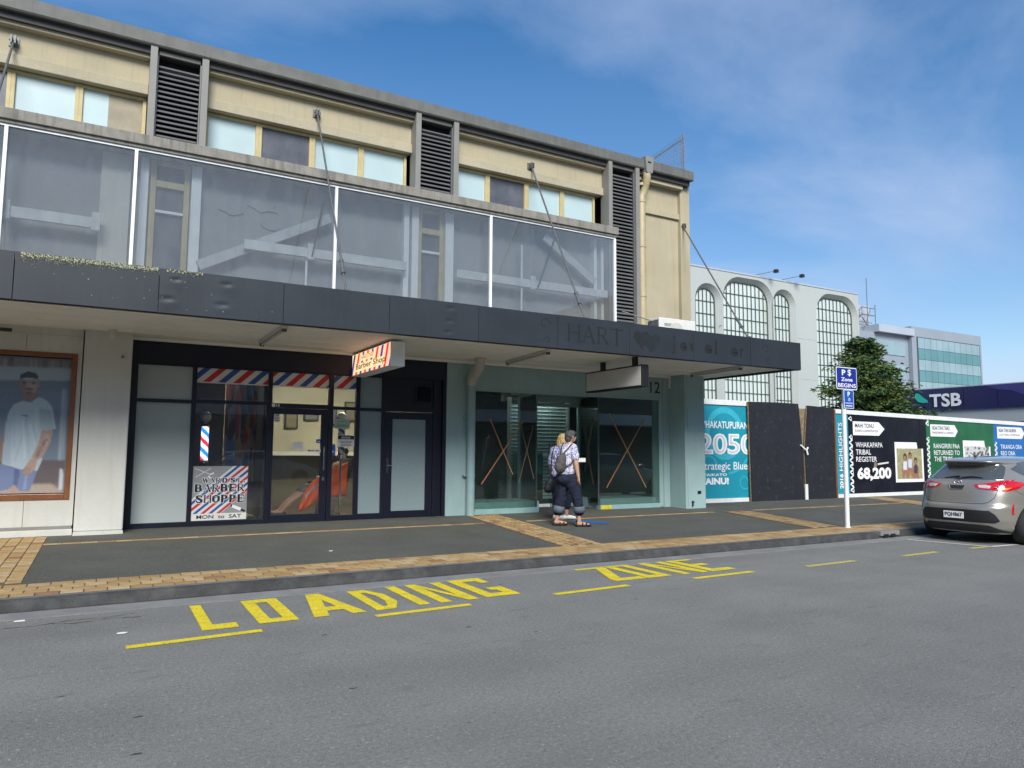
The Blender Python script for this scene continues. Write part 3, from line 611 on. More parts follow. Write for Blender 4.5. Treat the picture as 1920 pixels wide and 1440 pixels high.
# torn poster remnants on the gallery wall
mb = MB()
for cx, cz, sx, sz, n in ((2.3, 5.9, .33, .16, 11), (1.75, 5.72, .22, .1, 8), (2.45, 5.55, .2, .08, 7)):
    pts = [(cx+sx*math.cos(t)*random.uniform(.45, 1.1), cz+sz*math.sin(t)*random.uniform(.45, 1.1)) for t in np.linspace(0, 6.28, n, endpoint=False)]
    mb.prism(pts, 'y', 13.335, 13.355)
PB(mb, 'torn_paper', 'grey_wall')

# ------------------------------------------------------------------ street canopy
cz0, cz1 = 3.28, 3.87
mb = MB(); mb.box(X0, 13.0, 10.46, 13.35, 3.33, 3.45, 0); sof = PB(mb, 'canopy_soffit', 'soffit')
for y in (11.0, 11.6, 12.2, 12.8):
    b = MB(); b.box(X0, 12.98, y-.012, y+.012, 3.324, 3.332); part(b, 'soffit_batten', 'soffit', sof)
mb = MB(); mb.box(X0, 13.0, 13.27, 13.33, 3.285, 3.33); mb.box(X0, 12.97, 10.46, 10.53, 3.295, 3.33); PB(mb, 'canopy_cornice', 'soffit', bevel=.004)
mb = MB(); mb.box(X0, 12.98, 10.5, 13.25, 3.45, 3.8); PB(mb, 'canopy_deck', 'gutter')
J = [-6.9, -5.8, -4.2, -2.63, -1.06, .52, 2.12, 3.70, 5.23, 6.77, 8.34, 9.92, 11.5, 13.03]
fas = []
dents = {5: [(.72, 3.74, 1), (.62, 3.47, 1.5), (1.35, 3.75, 1.2), (1.3, 3.46, 1.5)], 7: [(4.72, 3.77, 1.2), (4.70, 3.56, 1), (4.68, 3.38, 1)]}
for i, (a, b) in enumerate(zip(J[:-1], J[1:])):
    mb = MB()
    if i in dents:          # pressed dents in the sheet
        nx, nz = 90, 34; a1, b1 = a+.004, b-.004; vs = []
        for r in range(nz+1):
            for c in range(nx+1):
                x = a1+(b1-a1)*c/nx; z = cz0+(cz1-cz0)*r/nz; y = 10.4
                for dx_, dz_, s_ in dents[i]: 
                    d2 = ((x-dx_)/(.055*s_))**2+((z-dz_)/(.022*s_))**2; y += .010*math.exp(-d2); d3 = ((x-dx_)/.16)**2+((z-dz_+.03)/.11)**2; y -= .004*math.exp(-d3)*s_
                vs.append((x, y, z))
        fs = [(r*(nx+1)+c, r*(nx+1)+c+1, (r+1)*(nx+1)+c+1, (r+1)*(nx+1)+c) for r in range(nz) for c in range(nx)]
        mb.add(vs, fs, 0, True); mb.box(a1, b1, 10.43, 10.46, cz0, cz1)
        fas.append(PB(mb, 'fascia_panel', 'fascia', recalc=False))
    else:
        mb.box(a+.004, b-.004, 10.4+random.uniform(-.001, .001), 10.46, cz0+random.uniform(-.002, .002), cz1+random.uniform(-.003, .003)); fas.append(PB(mb, 'fascia_panel', 'fascia', bevel=.002))
mb = MB(); mb.box(13.0, 13.03, 10.47, 13.35, cz0, cz1); PB(mb, 'canopy_end_panel', 'fascia')
mb = MB(); mb.box(X0, 13.02, 10.42, 10.5, cz0-.006, cz0+.0); PB(mb, 'canopy_drip', 'black')
# lichen and moss along the fascia top at the left
mb = MB()
for _ in range(2600):
    t = random.random(); x = -1.0+1.5*t**1.1 if random.random() < .93 else random.uniform(.6, 1.05); d = abs(random.gauss(0, .045))*(1.15-min(1, (x+1)/1.6)*.6); z = 3.868-d
    if z < 3.6: continue
    r = random.uniform(.002, .0075)*(1.2 if d < .05 else .6); mb.prism([(x+r*math.cos(k), z+r*.8*math.sin(k)) for k in (0, 1.05, 2.1, 3.14, 4.2, 5.2)], 'y', 10.3975-random.random()*.003, 10.402, 0 if random.random() < .5 else 1)
for _ in range(26):
    x, z, r = random.uniform(-1, 2.0), random.uniform(3.32, 3.8), random.uniform(.002, .007); mb.prism([(x+r*math.cos(k), z+r*math.sin(k)) for k in (0, 1.05, 2.1, 3.14, 4.2, 5.2)], 'y', 10.3955, 10.402, 0)
PB(mb, 'lichen', ['lichen', 'moss'], kind='stuff')
# ghost of the removed lettering
FY = 10.3975
def serif(mb, ch, x, z, h, w, m=0, bf=1):
    """slab/roman capital drawn from strokes, unit box scaled to w x h"""
    S = {'H': [(.1, 0, .1, 1, .13), (.9, 0, .9, 1, .13), (.1, .52, .9, .52, .06)], 'A': [(.08, 0, .5, 1, .06), (.92, 0, .5, 1, .14), (.25, .36, .75, .36, .06)],
         'R': [(.15, 0, .15, 1, .14), (.15, .97, .65, .97, .06), (.7, .9, .7, .6, .12), (.15, .52, .65, .52, .06), (.45, .5, .92, 0, .13)], 'T': [(.5, 0, .5, 1, .14), (.02, .96, .98, .96, .07)],
         'J': [(.55, -.12, .55, 1, .16), (.25, -.2, .5, -.15, .1)], 'W': [(.0, 1, .28, 0, .15), (.28, 0, .5, 1, .08), (.5, 1, .75, 0, .15), (.75, 0, 1, 1, .08)],
         'D': [(.15, 0, .15, 1, .2), (.15, .95, .6, .95, .1), (.15, .05, .6, .05, .1), (.6, .95, .85, .7, .16), (.85, .72, .85, .28, .2), (.85, .3, .6, .05, .16)],
         'S': [(.85, .72, .8, .9, .12), (.8, .93, .3, .95, .12), (.25, .92, .15, .72, .2), (.15, .68, .85, .34, .2), (.85, .34, .8, .1, .2), (.75, .06, .25, .05, .12), (.2, .08, .14, .28, .12)],
         'B': [(.18, 0, .18, 1, .22), (.18, .95, .65, .95, .1), (.18, .52, .68, .52, .1), (.18, .05, .7, .05, .1), (.74, .9, .74, .58, .19), (.8, .46, .8, .12, .22)],
         'E': [(.2, 0, .2, 1, .22), (.2, .95, .9, .95, .1), (.2, .52, .7, .52, .1), (.2, .05, .92, .05, .1), (.88, .95, .88, .74, .08), (.9, .05, .9, .28, .08), (.68, .4, .68, .64, .07)],
         'O': [(.5, .98, .18, .82, .12), (.16, .8, .1, .5, .22), (.1, .5, .16, .2, .22), (.18, .18, .5, .02, .12), (.5, .02, .82, .18, .12), (.84, .2, .9, .5, .22), (.9, .5, .84, .8, .22), (.82, .82, .5, .98, .12)],
         'P': [(.2, 0, .2, 1, .22), (.2, .95, .7, .95, .1), (.2, .45, .7, .45, .1), (.78, .88, .78, .52, .22)], '.': [(.3, .08, .5, .08, .16)]}
    F = {'H': (.1, .9), 'A': (.08, .92), 'R': (.15, .9), 'T': (.5,), 'J': (), 'W': (), 'D': (.15,), 'S': (), 'B': (.18,), 'E': (.2,), 'O': (), 'P': (.22,), '.': ()}
    Tp = {'H': (.1, .9), 'R': (.12,), 'J': (.55,), 'W': (.05, .5, .97), 'D': (.12,), 'B': (.15,), 'E': (.15,), 'P': (.15,)}
    def st(x0, y0, x1, y1, t):
        d = Vector(((x1-x0)*w, (y1-y0)*h)); L_ = d.length or 1; d /= L_; n = Vector((-d.y, d.x))*(t*w*bf/2); e = d*(t*w*.3)
        P = [Vector((x+x0*w, z+y0*h))-e, Vector((x+x1*w, z+y1*h))+e]
        mb.out.append([tuple(P[0]+n), tuple(P[0]-n), tuple(P[1]-n), tuple(P[1]+n)])
    mb.out = []
    for s_ in S[ch]: st(*s_)
    for f in F[ch]: st(f-.14, .025, f+.14, .025, .055)
    for f in Tp.get(ch, ()): st(f-.14, .975, f+.14, .975, .055)
    return mb.out
def serif_word(polys_m, word, x, z, h, w, gap, y, mb, m=0, grow=0, bf=1):
    k = 0
    for ch in word:
        if ch != ' ':
            for q in serif(MB(), ch, x, z, h, w, 0, bf):
                if grow:
                    c = (sum(p[0] for p in q)/4, sum(p[1] for p in q)/4); q = [(p[0]+grow*(1 if p[0] > c[0] else -1), p[1]+grow*(1 if p[1] > c[1] else -1)) for p in q]
                    # grow along the quad's own axes
                mb.add([(p[0], y-.00004*k, p[1]) for p in q], [(0, 1, 2, 3)], m); k += 1
        x += (w if ch not in ' .' else w*.5)+gap
    return x
mb = MB(); serif_word(None, 'HART', 6.97, 3.43, .30, .27, .045, FY, mb); part(mb, 'ghost_lettering', 'ghost', bld)
def heart(cx, cz, s_): return [(cx+s_*16*math.sin(t)**3/17, cz+s_*(13*math.cos(t)-5*math.cos(2*t)-2*math.cos(3*t)-math.cos(4*t))/17) for t in np.linspace(0, 6.283, 30, endpoint=False)]
mb = MB(); mb.prism(heart(8.63, 3.6, .2), 'y', FY, FY+.002, 0); mb.prism(heart(8.86, 3.56, .22), 'y', FY-.0012, FY+.001, 1); part(mb, 'ghost_hearts', ['ghost', 'ghost2'], bld)
mb = MB()
for q in serif(MB(), 'J', 9.32, 3.44, .27, .2): mb.add([(p[0], FY, p[1]) for p in q], [(0, 1, 2, 3)])
for s_, x, w_ in (('e', 9.58, .17), ('v', 9.82, .12), ('e', 10.22, .2), ('l', 10.5, .045), ('e', 10.93, .2), ('r', 11.2, .09)):
    lay(mb, text_mesh(s_, 1, .03), (x, FY, 3.45), w=w_, h=.27 if s_ == 'l' else .17)
part(mb, 'ghost_lettering', 'ghost', bld)
def scroll(cx, cz, s_, flip=1):
    m_ = MB(); pts = []
    for t in np.linspace(0, 5.2, 22): r = s_*(1-t/7); pts.append((cx+flip*r*math.cos(t), cz+r*math.sin(t)))
    for (a, b), (c, d) in zip(pts[:-1], pts[1:]):
        v = Vector((c-a, d-b)).normalized(); n = Vector((-v.y, v.x))*.006; m_.add([(a+n.x, FY, b+n.y), (a-n.x, FY, b-n.y), (c-n.x, FY, d-n.y), (c+n.x, FY, d+n.y)], [(0, 1, 2, 3)])
    return m_
for a in ((6.5, 3.68, .12, 1), (6.55, 3.4, .07, -1), (11.95, 3.64, .12, -1), (12.0, 3.42, .08, 1)): part(scroll(*a), 'ghost_scroll', 'ghost', bld)
# tie rods
for xt, xb, zt in ((-1.56, -1.68, 7.84), (3.18, 3.05, 7.82), (7.89, 7.42, 7.76), (12.31, 11.55, 7.11)):
    a = Vector((xt, 13.2, zt)); b = Vector((xb, 10.5, 3.86)); d = b-a
    mb = MB(); mb.tube([a, b], .018, 8); rod = PB(mb, 'tie_rod', 'steel', org=tuple(a))
    k = MB(); k.box(xt-.07, xt+.07, 13.24, 13.3, zt-.07, zt+.08); k.box(xt-.035, xt-.015, 13.12, 13.26, zt-.06, zt+.06); k.box(xt+.015, xt+.035, 13.12, 13.26, zt-.06, zt+.06); k.tube([(xt-.06, 13.18, zt), (xt+.06, 13.18, zt)], .016, 8); part(k, 'bracket', 'steel', rod)
    k = MB(); k.tube([a+d*.86, a+d*.905], .03, 8); k.tube([a+d*.85, a+d*.86], .036, 8); k.tube([a+d*.905, a+d*.915], .036, 8); part(k, 'turnbuckle', 'steel', rod)
    k = MB(); k.box(xb-.04, xb+.04, 10.44, 10.56, 3.8, 3.9); part(k, 'foot_plate', 'gutter', rod)
# guard fence on the roof corner
gf = thing('roof_guard', (12.4, 13.2, 8.45), 'wire mesh climbing guard with barbed top wire on the roof corner', 'guard fence')
mb = MB(); mb.tube([(12.38, 13.2, 8.42), (12.38, 13.2, 9.52)], .022, 6); mb.tube([(12.3, 13.2, 8.42), (12.3, 13.2, 9.45)], .012, 6); part(mb, 'post', 'steel', gf)
mb = MB(); mb.tube([(11.15, 13.2, 8.5), (12.38, 13.2, 9.42)], .012, 6)
for k in range(26):
    t = (k+.5)/26; x, z = 11.15+1.23*t, 8.5+.92*t; mb.tube([(x-.025, 13.2, z+.03), (x+.025, 13.2, z-.03)], .006, 4)
mb.tube([(11.2, 13.2, 8.62), (12.38, 13.2, 9.52)], .005, 4)
part(mb, 'barbed_wire', 'steel', gf)
mb = MB()
for k in range(1, 24): x = 11.15+1.23*k/24; mb.tube([(x, 13.2, 8.45), (x, 13.2, 8.5+.92*k/24)], .0028, 3, cap=False)
for k in range(1, 18): z = 8.5+.92*k/18; mb.tube([(11.15+1.23*k/18, 13.2, z), (12.38, 13.2, z)], .0028, 3, cap=False)
part(mb, 'mesh', 'steel', gf)
# ------------------------------------------------------------------ ground floor: left shop, column
mb = MB(); holed(mb, rect(X0, -.365, .33, 3.33), [rect(-4.6, -.425, .72, 2.95)], 'y', 12.95, 13.3); PB(mb, 'left_shop_wall', 'white_wall')
mb = MB(); mb.box(X0, -.37, 12.93, 13.3, .28, .33, 1); mb.box(X0, -.36, 12.9, 13.3, .1, .28, 0); mb.box(X0, -.37, 12.935, 12.95, 3.2, 3.22, 0); PB(mb, 'left_shop_plinth', ['white_wall', 'pilaster'], bevel=.01)
for q_ in ((-1.0, -.995, 12.947, 12.951, .33, .72), (-1.1, -1.095, 12.947, 12.951, 2.97, 3.2)): mb = MB(); mb.box(*q_); PB(mb, 'wall_joint', 'dark_flash')
mb = MB(); mb.box(-2.2, -1.29, 12.94, 12.951, 3.225, 3.275, 0); PB(mb, 'wall_vent', 'dark_flash')
mb = MB(); mb.box(-.345, .315, 12.83, 13.42, .241, 3.34); PB(mb, 'column', 'white_wall', bevel=.02)
mb = MB(); mb.prism([(-.36, .12), (.33, .12), (.315, .24), (-.345, .24)], 'y', 12.8, 13.42); PB(mb, 'column_foot', 'white_wall', bevel=.02)
mb = MB(); ring(mb, -4.6, -.425, 12.93, 13.02, .72, 2.95, .07, .07, .09, .07); pf = PB(mb, 'display_window', 'timber_frame', bevel=.008)
g = MB(); g.box(-4.53, -.495, 12.975, 12.981, .81, 2.88); part(g, 'pane', 'posterglass', pf)
g = MB(); g.box(-4.53, -.495, 13.12, 13.14, .81, 2.88); part(g, 'backing', 'granite', pf)
# the printed advertisement: a man in a pale t-shirt
pw0, pw1, pz0, pz1 = -2.15, -.50, .82, 2.87
cv = Canvas(170, 210, (.075, .10, .14)); T = lambda l: [((x-pw0)/(pw1-pw0), (z-pz0)/(pz1-pz0)) for x, z in l]
cv.poly(T([(-2.15, 2.69), (-.5, 2.73), (-.5, 2.9), (-2.15, 2.9)]), (.10, .09, .10))
for k in range(46): x = -2.1+k*.036+random.uniform(-.01, .01); cv.poly(T([(x, 2.70), (x+random.uniform(.006, .02), 2.70), (x+.016, 2.85), (x, 2.85)]), random.choice([(.22, .2, .2), (.04, .035, .04), (.3, .26, .25)]))
cv.poly(T([(-2.15, 2.47), (-.5, 2.54), (-.5, 2.73), (-2.15, 2.69)]), (.30, .38, .45)); cv.poly(T([(-.72, 2.45), (-.5, 2.46), (-.5, 1.32), (-.72, 1.32)]), (.07, .10, .15)); cv.poly(T([(-2.15, 2.4), (-1.5, 1.9), (-1.5, 1.3), (-2.15, 1.3)]), (.05, .08, .12))
cv.poly(T([(-.60, 2.40), (-.54, 2.40), (-.53, .9), (-.60, .88)]), (.28, .33, .38)); cv.poly(T([(-.575, 2.4), (-.555, 2.4), (-.545, .9), (-.57, .88)]), (.12, .17, .24))
cv.poly(T([(-2.15, .82), (-.5, .82), (-.5, 1.32), (-2.15, 1.3)]), (.045, .03, .03)); cv.poly(T([(-2.15, .82), (-.5, .82), (-.66, .95), (-2.15, .98)]), (.33, .22, .16))
for k in range(22): cv.line(*T([(-2.1+k*.08, .82), (-2.02+k*.07, .97)]), .0022, (.18, .11, .08))
cv.blur(3)
cv.poly(T([(-.57, 1.19), (-.53, 1.16), (-.525, .86), (-.57, .86)]), (.5, .55, .58)); cv.blur(1)
sk, sk2 = (.33, .165, .105), (.17, .075, .05)
cv.poly(T([(-1.27, 1.81), (-1.32, 1.67), (-1.38, 1.49), (-1.39, 1.30), (-1.3, 1.28), (-1.26, 1.63)]), sk2)
cv.poly(T([(-1.20, .95), (-1.09, .93), (-1.11, .8), (-1.17, .8)]), sk); cv.poly(T([(-1.05, .9), (-.94, .9), (-.94, .79), (-1.05, .79)]), sk)
cv.poly(T([(-1.34, 1.26), (-1.17, 1.2), (-.86, 1.16), (-.90, 1.0), (-.945, .85), (-1.07, .86), (-1.14, .95), (-1.2, .88), (-1.30, .86), (-1.42, .88), (-1.46, 1.25)]), (.075, .10, .24)); cv.poly(T([(-1.15, 1.2), (-1.08, 1.2), (-1.09, .93), (-1.15, .95)]), (.03, .045, .12)); cv.poly(T([(-1.0, 1.18), (-.97, 1.18), (-.99, .87), (-1.03, .87)]), (.14, .17, .34))
cv.poly(T([(-1.12, 2.40), (-.95, 2.40), (-.90, 2.27), (-1.01, 2.19), (-1.11, 2.21)]), sk2)
cv.poly(T([(-1.11, 2.2), (-1.0, 2.18), (-.90, 2.27), (-.79, 2.21), (-.72, 2.11), (-.66, 1.79), (-.76, 1.77), (-.84, 1.76), (-.83, 1.70), (-.87, 1.55), (-.84, 1.46), (-.81, 1.32), (-.86, 1.16), (-1.08, 1.18), (-1.31, 1.26), (-1.29, 1.6), (-1.28, 1.81), (-1.27, 2.02), (-1.21, 2.14)]), (.36, .45, .50))
cv.poly(T([(-.89, 2.1), (-.85, 1.76), (-.68, 1.79), (-.74, 2.08)]), (.27, .35, .36)); cv.poly(T([(-1.29, 1.9), (-1.22, 1.95), (-1.2, 1.24), (-1.31, 1.27)]), (.27, .35, .43))
for p, q in (((-1.05, 1.95), (-.97, 1.3)), ((-1.03, 1.95), (-1.15, 1.3)), ((-.95, 1.8), (-.88, 1.5)), ((-1.2, 2.0), (-1.17, 1.5)), ((-.84, 2.05), (-.80, 1.82))): cv.line(*T([p, q]), .008, (.24, .32, .42), .6)
for p, q in (((-1.08, 1.9), (-1.03, 1.35)), ((-.93, 2.1), (-.9, 1.75)), ((-.99, 1.85), (-.91, 1.55))): cv.line(*T([p, q]), .007, (.55, .62, .64), .6)
cv.line(*T([(-1.1, 1.985), (-1.03, 1.975)]), .006, (.03, .12, .16))
cv.poly(T([(-.84, 1.76), (-.70, 1.78), (-.71, 1.60), (-.79, 1.39), (-.88, 1.29), (-.95, 1.36), (-.87, 1.55)]), sk)
cv.ell(*T([(-.77, 1.62)])[0], .02, .05, (.45, .26, .19), .6)
for _ in range(34): a, b = random.uniform(0, 1), random.uniform(-.03, .03); x, z = -.78-.1*a+b, 1.62-.27*a+b; cv.ell(*T([(x, z)])[0], .008, .008, (.10, .07, .07), .7)
cv.poly(T([(-1.0, 1.25), (-.95, 1.34), (-.87, 1.30), (-.89, 1.18), (-.97, 1.09), (-1.04, 1.11), (-1.03, 1.19)]), sk)
for k in range(4): cv.line(*T([(-.95-k*.025, 1.2), (-.965-k*.022, 1.09)]), .0035, sk2)
cv.poly(T([(-1.155, 2.52), (-.93, 2.53), (-.915, 2.44), (-.945, 2.35), (-.99, 2.31), (-1.04, 2.305), (-1.09, 2.33), (-1.14, 2.41)]), (.30, .16, .115)); cv.poly(T([(-1.155, 2.52), (-1.09, 2.52), (-1.07, 2.32), (-1.13, 2.4)]), (.18, .09, .065)); cv.ell(*T([(-1.0, 2.43)])[0], .03, .02, (.42, .25, .19), .6)
cv.ell(*T([(-.915, 2.45)])[0], .012, .02, (.27, .13, .09)); cv.ell(*T([(-1.165, 2.45)])[0], .01, .018, (.16, .08, .06))
cv.poly(T([(-1.16, 2.50), (-1.155, 2.6), (-1.06, 2.655), (-.96, 2.63), (-.92, 2.58), (-.92, 2.51), (-.94, 2.54), (-1.04, 2.555), (-1.13, 2.54)]), (.018, .017, .018))
for x in (-1.095, -.985): cv.ell(*T([(x, 2.482)])[0], .02, .0045, (.03, .02, .02)); cv.ell(*T([(x, 2.46)])[0], .014, .005, (.05, .03, .03))
cv.poly(T([(-1.045, 2.46), (-1.02, 2.46), (-1.015, 2.405), (-1.06, 2.40)]), (.36, .2, .15)); cv.ell(*T([(-1.035, 2.388)])[0], .035, .006, (.05, .03, .03)); cv.ell(*T([(-1.035, 2.365)])[0], .025, .006, (.20, .07, .06)); cv.ell(*T([(-1.035, 2.325)])[0], .03, .01, (.08, .045, .04))
cv.blur(1); cv.noise(.03); cv.a = np.clip(cv.a, 0, 1)**.56
poster = thing('shop_poster', (-1.3, 13.05, .82), 'large poster of a man in pale t-shirt and blue shorts behind the timber framed window', 'poster')
cv.build('print', (pw0, 13.04, pz0), pw1-pw0, pz1-pz0, 'print', poster)
mb = MB(); mb.box(pw0, pw1, 13.042, 13.05, pz0, pz1); part(mb, 'board', 'offwhite', poster)

# ------------------------------------------------------------------ barber shop front
NY = 13.36
mb = MB(); mb.box(.315, 6.0, NY-.02, NY+.12, 2.915, 3.33); PB(mb, 'barber_fascia', 'navy_panel', bevel=.003)
mb = MB()
for a, b in ((.315, .43), (1.26, 1.33), (2.515, 2.59), (3.615, 3.70), (4.135, 4.21), (4.65, 4.72), (5.72, 5.80), (5.93, 6.0)): mb.box(a, b, NY, NY+.1, .17, 2.915)
for a, b, z0, z1 in ((.43, 1.26, .17, .278), (1.33, 2.515, .17, .275), (3.70, 4.135, .2, .288), (4.21, 4.65, .2, .302), (.43, 1.26, 2.272, 2.327), (1.33, 2.515, 2.287, 2.345), (2.59, 3.615, 2.25, 2.33), (3.70, 4.135, 2.25, 2.31), (4.21, 4.65, 2.245, 2.30), (4.72, 5.72, 2.25, 2.32), (.43, 4.65, 2.895, 2.915), (2.59, 3.615, .19, .205)):
    mb.box(a, b, NY+.005, NY+.095, z0, z1)
mb.box(4.72, 5.72, NY+.03, NY+.06, 2.32, 2.915); mb.box(5.8, 5.93, NY+.06, NY+.09, .17, 2.915)
sf = PB(mb, 'barber_frame', 'navy', bevel=.003)
mb = MB(); mb.box(2.55, 3.62, NY-.05, NY+.1, .17, .192); PB(mb, 'door_sill', 'white_alu')
def pane(x0, x1, z0, z1, m, parent=None, y=NY+.05, lb=None):
    g = MB(); g.box(x0, x1, y-.003, y+.003, z0, z1); return part(g, 'pane', m, parent or sf, label=lb)
pane(.43, 1.26, .278, 2.272, 'frost'); pane(.43, 1.26, 2.327, 2.895, 'frost')
pane(1.33, 2.515, .275, 2.287, 'shopglass'); pane(1.33, 2.515, 2.345, 2.895, 'shopglass'); pane(2.59, 3.615, 2.33, 2.895, 'shopglass')
pane(3.70, 4.135, .288, 2.25, 'shopglass'); pane(3.70, 4.135, 2.31, 2.895, 'shopglass'); pane(4.21, 4.65, .302, 2.245, 'frost2'); pane(4.21, 4.65, 2.30, 2.895, 'frost2')
vent = MB(); ring(vent, 5.33, 5.70, NY+.01, NY+.04, 2.44, 2.80, .03, .03, .03, .03); vo = PB(vent, 'air_vent', 'navy')
sl = MB(); sl.prism([(-.0, 0), (.02, .022), (.024, .02), (.004, -.002)], 'x', -.155, .155); slm = sl.mesh('blade', [M['navy']]); fixn(slm)
for k in range(9): inst(slm, 'blade', vo, (5.515, NY+.012, 2.475+k*.034))
# doors
mb = MB(); ring(mb, 2.595, 3.605, NY+.01, NY+.06, .205, 2.245, .035, .12, .13, .11); d1 = PB(mb, 'barber_door', 'navy', bevel=.003)
pane(2.63, 3.485, .335, 2.135, 'shopglass', d1, NY+.035)
k = MB(); k.tube([(3.535, NY-.045, 1.12), (3.535, NY-.045, 1.55)], .012, 8); k.tube([(3.535, NY-.045, 1.16), (3.535, NY+.01, 1.16)], .008, 6); k.tube([(3.535, NY-.045, 1.51), (3.535, NY+.01, 1.51)], .008, 6); part(k, 'handle', 'chrome', d1)
k = MB(); k.box(3.52, 3.565, NY-.002, NY+.01, .93, 1.0); part(k, 'lock', 'chrome', d1)
mb = MB(); ring(mb, 4.725, 5.715, NY+.01, NY+.06, .2, 2.245, .145, .145, .13, .14); d2 = PB(mb, 'side_door', 'navy', bevel=.003)
pane(4.87, 5.57, .33, 2.105, 'frost2', d2, NY+.035)
k = MB(); k.box(4.765, 4.80, NY-.003, NY+.01, 1.05, 1.36); k.tube([(4.785, NY-.03, 1.2), (4.87, NY-.035, 1.2)], .009, 8); k.tube([(4.785, NY+.01, 1.2), (4.785, NY-.03, 1.2)], .009, 8); part(k, 'handle', 'chrome', d2)
# striped banner strip across the top of the windows (print on the inside of the glass)
def stripes(mb, x0, x1, z0, z1, y, period, w, slope, cols, start=0, mbase=0):
    """slanted bars clipped to the rectangle"""
    h = z1-z0; k = -6; x = x0-slope*h-period+start; i = 0
    while x < x1+period:
        q = [(x, z0), (x+w, z0), (x+w+slope*h, z1), (x+slope*h, z1)]
        def clip(poly, f, g):
            o = []
            for a, b in zip(poly, poly[1:]+poly[:1]):
                ia, ib = f(a), f(b)
                if ia: o.append(a)
                if ia != ib: o.append(g(a, b))
            return o
        for X, s_ in ((x0, 1), (x1, -1)):
            q = clip(q, lambda p: (p[0]-X)*s_ >= 0, lambda a, b: (X, a[1]+(b[1]-a[1])*(X-a[0])/(b[0]-a[0])))
            if len(q) < 3: break
        if len(q) >= 3: mb.add([(p[0], y, p[1]) for p in q], [tuple(range(len(q)))], mbase+cols[i % len(cols)])
        x += period; i += 1
for x0, x1, z0, z1, st, lb in ((1.33, 2.515, 2.655, 2.895, .1, 'red, white and blue striped strip over the barber poster window'), (2.59, 3.615, 2.655, 2.895, .23, 'red, white and blue striped strip over the barber door'), (3.70, 4.135, 2.655, 2.895, .05, 'short striped strip beside the hanging barber sign')):
    mb = MB(); mb.quad((x0, NY+.044, z0), (x1, NY+.044, z0), (x1, NY+.044, z1), (x0, NY+.044, z1), 0)
    stripes(mb, x0, x1, z0, z1, NY+.0425, .245, .125, 1.05, (1, 2), st); mb.quad((x0, NY+.045, z0-.02), (x1, NY+.045, z0-.02), (x1, NY+.045, z0), (x0, NY+.045, z0), 0)
    single(mb, 'striped_banner', ['offwhite', 'red', 'blue'], lb, 'banner', 'striped strips in the barber windows')
# barber poster on the glass
bp = thing('barber_poster', (1.77, NY+.02, .285), 'grey poster lettered WARD ST. BARBER SHOPPE with red and blue stripes, MON to SAT', 'poster')
BX0, BX1, BZ0, BZ1, BY = 1.335, 2.225, .285, 1.205, NY+.03
M['postergrey'] = mat('poster grey', (.28, .29, .29), .5, var=.08, vs=3)
mb = MB(); mb.box(BX0, BX1, BY, BY+.008, BZ0, BZ1, 0); part(mb, 'board', 'postergrey', bp)
mb = MB()
def diag(c0, c1, m, y):      # band between the lines z-x*0.83=c0..c1 clipped to the sheet
    pts = []; s_ = .86
    q = [(BX0, BX0*s_+c0), (BX1, BX1*s_+c0), (BX1, BX1*s_+c1), (BX0, BX0*s_+c1)]
    for Z, g in ((BZ0+.115, 1), (BZ1, -1)):
        o = []
        for a, b in zip(q, q[1:]+q[:1]):
            ia, ib = (a[1]-Z)*g >= 0, (b[1]-Z)*g >= 0
            if ia: o.append(a)
            if ia != ib: o.append((a[0]+(b[0]-a[0])*(Z-a[1])/(b[1]-a[1]), Z))
        q = o
        if len(q) < 3: return
    mb.add([(p[0], y, p[1]) for p in q], [tuple(range(len(q)))], m)
diag(-1.15, -.50, 0, BY-.001)
for i in range(6): c = -1.14+i*.108; diag(c, c+.052, 1+i % 2, BY-.0016)
mb.quad((BX0, BY-.0018, BZ0), (BX1, BY-.0018, BZ0), (BX1, BY-.0018, BZ0+.115), (BX0, BY-.0018, BZ0+.115), 0)
part(mb, 'stripes', ['offwhite', 'red', 'blue'], bp, recalc=False)
def thick_serif(word, x, z, h, w, gap):
    a = MB(); serif_word(None, word, x, z, h, w, gap, BY-.0032, a, bf=1.7)
    b = MB()
    for fi in range(0, len(a.v), 4):
        q = [Vector((p[0], p[2])) for p in a.v[fi:fi+4]]; c = (q[0]+q[1]+q[2]+q[3])/4; u = (q[3]-q[0]).normalized(); v_ = (q[1]-q[0]).normalized(); g = .0065
        q2 = [q[0]-u*g-v_*g, q[1]-u*g+v_*g, q[2]+u*g+v_*g, q[3]+u*g-v_*g]; b.add([(p.x, BY-.0023-.00001*(fi//4), p.y) for p in q2], [(0, 1, 2, 3)])
    part(b, 'letter_outline', 'letter', bp, recalc=False); part(a, 'lettering', 'ink', bp, recalc=False)
thick_serif('WARD', 1.50, .925, .075, .083, .02); thick_serif('ST.', 1.94, .925, .075, .078, .02)
thick_serif('BARBER', 1.375, .77, .125, .115, .022); thick_serif('SHOPPE', 1.395, .585, .125, .112, .022)
words('lettering', 'MON  to  SAT', ((BX0+BX1)/2, BY-.004, BZ0+.03), 'ink', bp, w=.72, h=.062, bold=.015, align='c')
mb = MB()     # crossed scissors and clippers
def bar(mb, x0, z0, x1, z1, t, y, m=0):
    d = Vector((x1-x0, z1-z0)).normalized(); n = Vector((-d.y, d.x))*t/2; mb.add([(x0+n.x, y, z0+n.y), (x0-n.x, y, z0-n.y), (x1-n.x, y, z1-n.y), (x1+n.x, y, z1+n.y)], [(0, 1, 2, 3)], m)
